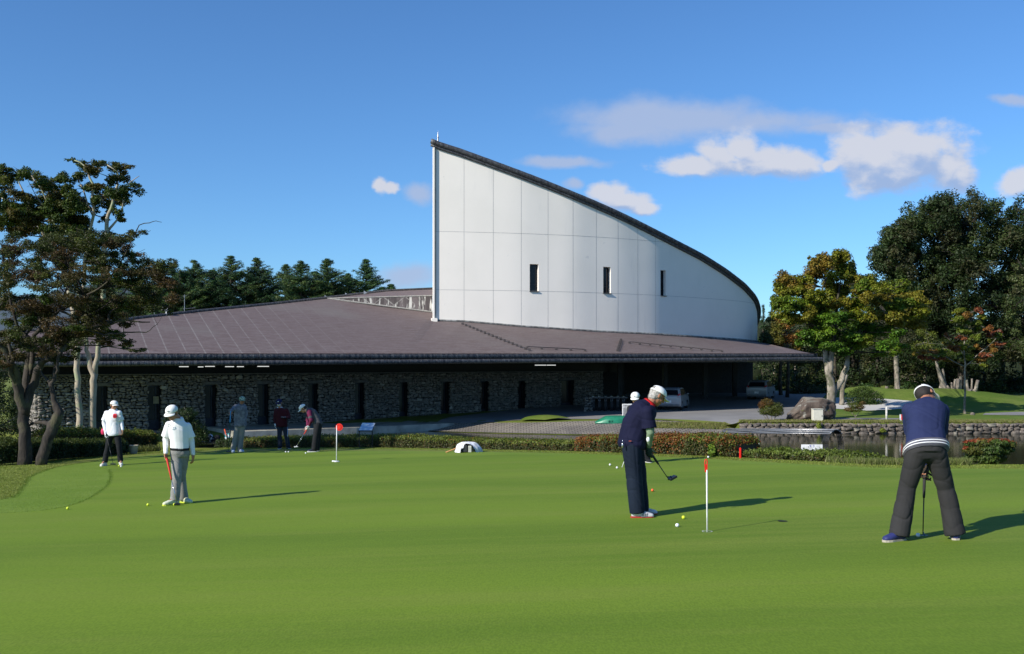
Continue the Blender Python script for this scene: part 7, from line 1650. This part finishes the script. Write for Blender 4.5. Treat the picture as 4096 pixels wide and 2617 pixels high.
D_ = 60.6; x, y = P(3604, 1690, D_)[:2]; g = G(x, y); za, zb = P(3604, 1680, D_).z, P(3604, 1658, D_).z; t = empty('striped_marker', (x, y, g), 'small white and red marker board beside the blue sweater', 'marker'); b = MB(); b.box((x, y, (g + za) / 2), (.05, .04, za - g + .1), None, .005); b.build('post', POLE, t)
b = MB(); b.box((x - .04, y - .01, (za + zb) / 2), (.09, .03, zb - za), None, .004); b.build('white_half', POLE, t); b = MB(); b.box((x + .042, y - .01, (za + zb) / 2), (.07, .03, zb - za), None, .004); b.build('red_half', RFL, t)
D_ = 66; p = P(3890, 1656, D_); b = MB(); b.ell((p.x, D_, G(p.x, D_) + .08), (Vector((.16, 0, 0)), Vector((0, .12, 0)), Vector((0, 0, .13)))); o = b.build('lawn_stone', STONE2, None, True); setp(o, 'small pale stone on the lawn beside the staked sapling', 'stone')
# green boat cover, sign, bag rack
D_ = 61.6; A_, B_ = P(2380, 1692, D_), P(2560, 1692, D_); g = G(A_.x, D_); Hh = P(2450, 1672, D_).z - g + .12; N = 24; b = MB(); secs_ = []
for k in range(9):
    f_ = k / 8; w_ = .2 + .55 * math.sin(math.pi * min(1, .12 + f_ * .9)) ; secs_.append((f_, w_))
vs = []; L_ = B_.x - A_.x
for (f_, w_) in secs_:
    for i in range(13):
        a = math.pi * i / 12; hk = Hh * min(1, .15 + f_ * 3.2) * (1 if f_ < .9 else .9); vs.append((A_.x + L_ * f_, D_ + .5 - math.cos(a) * w_, g + (math.sin(a) ** .45) * hk))
b.add(vs, [(k * 13 + i, (k + 1) * 13 + i, (k + 1) * 13 + i + 1, k * 13 + i + 1) for k in range(8) for i in range(12)] + [tuple(range(13)), tuple(8 * 13 + i for i in range(12, -1, -1))])
t = empty('upturned_boat', ((A_.x + B_.x) / 2, D_ + .5, g), 'upturned green plastic boat on the far bank behind the navy polo', 'boat'); b.build('hull', mat('green_plastic', (.02, .20, .11), .4, var=.15, bump=.1), t, auto=40)
b = MB(); b.box(((A_.x + B_.x) / 2, D_ - .20, g + .03), (L_, .08, .05), None, .01); b.build('rim', mat('dark_green_plastic', (.012, .10, .06), .4), t)
for px in (2437, 2448):
    b = MB(); p = P(px, 1686, D_ - .2); b.box((p.x, D_ - .22, p.z), (.10, .06, .12), None, .01); b.build('slot', mat('dark_green_plastic', (.012, .10, .06)), t)
D_ = 64.5; A_, B_ = P(2489, 1616, D_), P(2540, 1672, D_); t = empty('notice_board', ((A_.x + B_.x) / 2, D_, G(A_.x, D_)), 'grey notice board with white frame partly hidden by the navy polo', 'sign'); b = MB(); b.box(((A_.x + B_.x) / 2, D_, (A_.z + B_.z) / 2), (B_.x - A_.x, .05, A_.z - B_.z), None, .01); b.build('frame', POLE, t)
b = MB(); b.box(((A_.x + B_.x) / 2, D_ - .028, (A_.z + B_.z) / 2), (B_.x - A_.x - .10, .01, A_.z - B_.z - .10)); b.build('face', mat('grey_board', (.25, .25, .25), .6), t)
letter('writing', '日日 E', Vector(((A_.x + B_.x) / 2 - .12, D_ - .036, A_.z - .20)), Vector((1, 0, 0)), Vector((0, 0, 1)), .18, HWHT, t)
for sx in (A_.x + .05, B_.x - .05):
    g = G(sx, D_); b = MB(); b.box((sx, D_, (B_.z + g) / 2), (.05, .04, abs(B_.z - g) + .1), None, .005); b.build('leg', POLE, t)
D_ = 70.; px0, px1_ = 2337, 2502; g = G(P(2400, 1600, D_).x, D_); ztp = P(2400, 1588, D_).z
t = empty('golf_bag_rack', (P(2420, 1600, D_).x, D_, g), 'stone ended golf bag rack with a row of dark bags under the roof edge', 'rack')
v, f = rubble([(P(2336, 0, D_).x, P(2368, 0, D_).x, g - .1, ztp)], (.12, .24), (.16, .4), .2, 77); v[:, 1] += D_; link('end_pillar', npmesh('end_pillar', v, f), STONE, t, True)
b = MB(); b.box((P(2352, 0, D_).x, D_ + .18, (g + ztp) / 2), (.5, .3, ztp - g)); b.build('pillar_core', MORT, t)
b = MB(); b.box((P(2420, 0, D_).x + .2, D_ + .2, ztp - .05), (2.7, .7, .10), None, .02); b.build('rack_top', LINT, t)
b = MB(); b.box((P(2420, 0, D_).x + .2, D_ + .9, (g + ztp) / 2), (2.7, .1, ztp - g), None, .02); b.build('rack_back', DARK, t)
lab = ['leftmost of the golf bags hanging in the stone rack', 'second golf bag from the stone pillar', 'third golf bag from the stone pillar', 'fourth golf bag from the stone pillar', 'fifth golf bag from the stone pillar', 'sixth golf bag from the stone pillar, nearest the notice board']
p0_ = None
for k, px in enumerate((2373, 2397, 2422, 2446, 2471, 2494)):
    c = P(px, 1600, D_); tt_ = empty('golf_bag', (c.x, D_ + .05, g), lab[k], 'golf bag', 'golf bags in the rack under the roof')
    if p0_ is None:
        b = MB(); b.tube([(c.x, D_ + .08, g + .04), (c.x, D_ + .05, g + .5), (c.x, D_ + .03, g + .95)], [.13, .125, .135], 12); b.box((c.x, D_ - .09, g + .38), (.2, .09, .34), None, .03); q1 = b.build('bag_body', mat('black_bag', (.025, .025, .028), .6), tt_, True)
        b = MB(); b.box((c.x, D_ - .06, g + .80), (.16, .05, .18), None, .02); q2 = b.build('pocket', mat('grey_pocket', (.16, .16, .16), .6), tt_)
        b = MB()
        for i in range(6): b.tube([(c.x - .06 + .024 * i, D_ + .02 * (i % 3), g + .95), (c.x - .07 + .03 * i, D_ + .02 * (i % 3), g + 1.06)], .006, 5); b.box((c.x - .07 + .03 * i, D_ + .02 * (i % 3) - .02, g + 1.07), (.02, .06, .035), None, .004)
        q3 = b.build('clubs', CHROME, tt_); p0_ = (q1, q2, q3)
    else:
        for q_ in p0_: c2 = q_.copy(); C.objects.link(c2); c2.parent = tt_

# cars in the porch
CARW = mat('silver_white_paint', (.34, .36, .39), .25, .1, var=.03); TYRE = mat('tyre_rubber', (.02, .02, .02), .8); RIM = mat('alloy', (.35, .35, .36), .3, .8); TAIL = mat('tail_lamp', (.55, .01, .01), .2)
def car(px, D, head_ang, label, k0=None):
    c = P(px, 0, D); base = Vector((c.x, D, G(c.x, D) + .03)); a = R(head_ang); fx = Vector((math.cos(a), math.sin(a), 0)); sx = Vector((-fx.y, fx.x, 0)); Zv = Vector((0, 0, 1))
    t = empty('parked_car', tuple(base), label, 'car', 'cars parked under the porch roof')
    def Q(l, s_, h): return base + fx * l + sx * s_ + Zv * h
    prof = [(-1.98, .30), (-2.05, .55), (-2.02, .95), (-1.92, 1.02), (-1.72, 1.40), (-1.45, 1.52), (-.5, 1.56), (.25, 1.50), (.95, 1.10), (1.05, 1.05), (1.75, .88), (2.0, .68), (2.05, .35), (1.9, .22), (-1.85, .22)]
    b = MB(); N = len(prof); levels = ((-1, .86), (-.92, .93), (-.6, 1.), (0, 1.0), (.6, 1.), (.92, .93), (1, .86)); vs = []
    for (w_, q_) in levels:
        for (l, h) in prof:
            tum = 1 - .20 * max(0, (h - .95)) / .6; ll = l * (.97 if abs(w_) > .95 else 1.) ; vs.append(Q(ll, w_ * .84 * tum, h * (.985 if abs(w_) > .95 and h > 1 else 1)))
    fs = [(i * N + k, i * N + (k + 1) % N, (i + 1) * N + (k + 1) % N, (i + 1) * N + k) for i in range(len(levels) - 1) for k in range(N)] + [tuple(range(N))[::-1], tuple((len(levels) - 1) * N + k for k in range(N))]
    b.add(vs, fs); b.build('body', CARW, t, auto=35)
    def win(name, pts_): 
        b = MB(); b.add(pts_, [tuple(range(len(pts_)))]); b.build(name, GLASS, t, fix=False)
    for sgn in (-1, 1):
        def wq(l, h): tum = 1 - .20 * max(0, (h - .95)) / .6; return Q(l, sgn * (.84 * tum + .008), h)
        win('side_window', [wq(-1.70, 1.02), wq(-.95, 1.02), wq(-.95, 1.44), wq(-1.42, 1.42)]); win('side_window', [wq(-.88, 1.02), wq(.0, 1.02), wq(.0, 1.46), wq(-.88, 1.45)]); win('side_window', [wq(.07, 1.02), wq(.82, 1.02), wq(.3, 1.40), wq(.07, 1.44)])
    win('rear_window', [Q(-1.94, -.66, 1.04), Q(-1.94, .66, 1.04), Q(-1.745, .58, 1.39), Q(-1.745, -.58, 1.39)])
    win('windscreen', [Q(.95, -.68, 1.12), Q(.95, .68, 1.12), Q(.31, .60, 1.48), Q(.31, -.60, 1.48)])
    for l in (-1.28, 1.28):
        for sgn in (-1, 1):
            o_ = Q(l, sgn * .74, .31); b = MB(); n = 20; ty = []
            for (r_, e_) in ((.20, .10), (.29, .105), (.31, .08), (.31, -.08), (.29, -.105), (.20, -.10)): ty += [o_ + (fx * math.cos(2 * math.pi * k / n) + Zv * math.sin(2 * math.pi * k / n)) * r_ + sx * e_ * sgn for k in range(n)]
            b.add(ty, [(i * n + k, i * n + (k + 1) % n, (i + 1) * n + (k + 1) % n, (i + 1) * n + k) for i in range(5) for k in range(n)]); wh = b.build('wheel', TYRE, t, True)
            b = MB(); 
            for k in range(6): a2 = math.pi * 2 * k / 6; d_ = fx * math.cos(a2) + Zv * math.sin(a2); b.tube([o_ + sx * sgn * .09, o_ + sx * sgn * .085 + d_ * .19], [.03, .018], 5)
            b.tube([o_ + sx * sgn * .04, o_ + sx * sgn * .07], [.2, .2], 18); b.build('rim', RIM, wh)
    for sgn in (-1, 1):
        b = MB(); b.prism([Q(-2.04, sgn * .80, .86), Q(-2.04, sgn * .56, .88), Q(-1.98, sgn * .58, 1.0), Q(-1.86, sgn * .76, 1.18), Q(-1.90, sgn * .80, .98)], fx * .14 - sx * sgn * -.012); b.build('tail_light', TAIL, t)
        b = MB(); b.box(Q(.85, sgn * .92, 1.08), (.10, .16, .12), None, .03); b.build('wing_mirror', CARW, t)
    b = MB(); b.box(Q(-2.06, 0, .58), (.36, .02, .18), Matrix(((sx.x, fx.x, 0), (sx.y, fx.y, 0), (0, 0, 1))), .004); b.build('number_plate', HWHT, t)
    b = MB(); b.box(Q(-2.02, 0, .36), (1.5, .12, .12), Matrix(((sx.x, fx.x, 0), (sx.y, fx.y, 0), (0, 0, 1))), .03); b.build('bumper', mat('grey_bumper', (.2, .2, .21), .5), t)
car(2693, 71.5, 72, 'pale small car nearest the shadow edge, right of the white cap')
car(3044, 82.5, 66, 'dim pale car parked deeper in the shade at the right end of the porch')
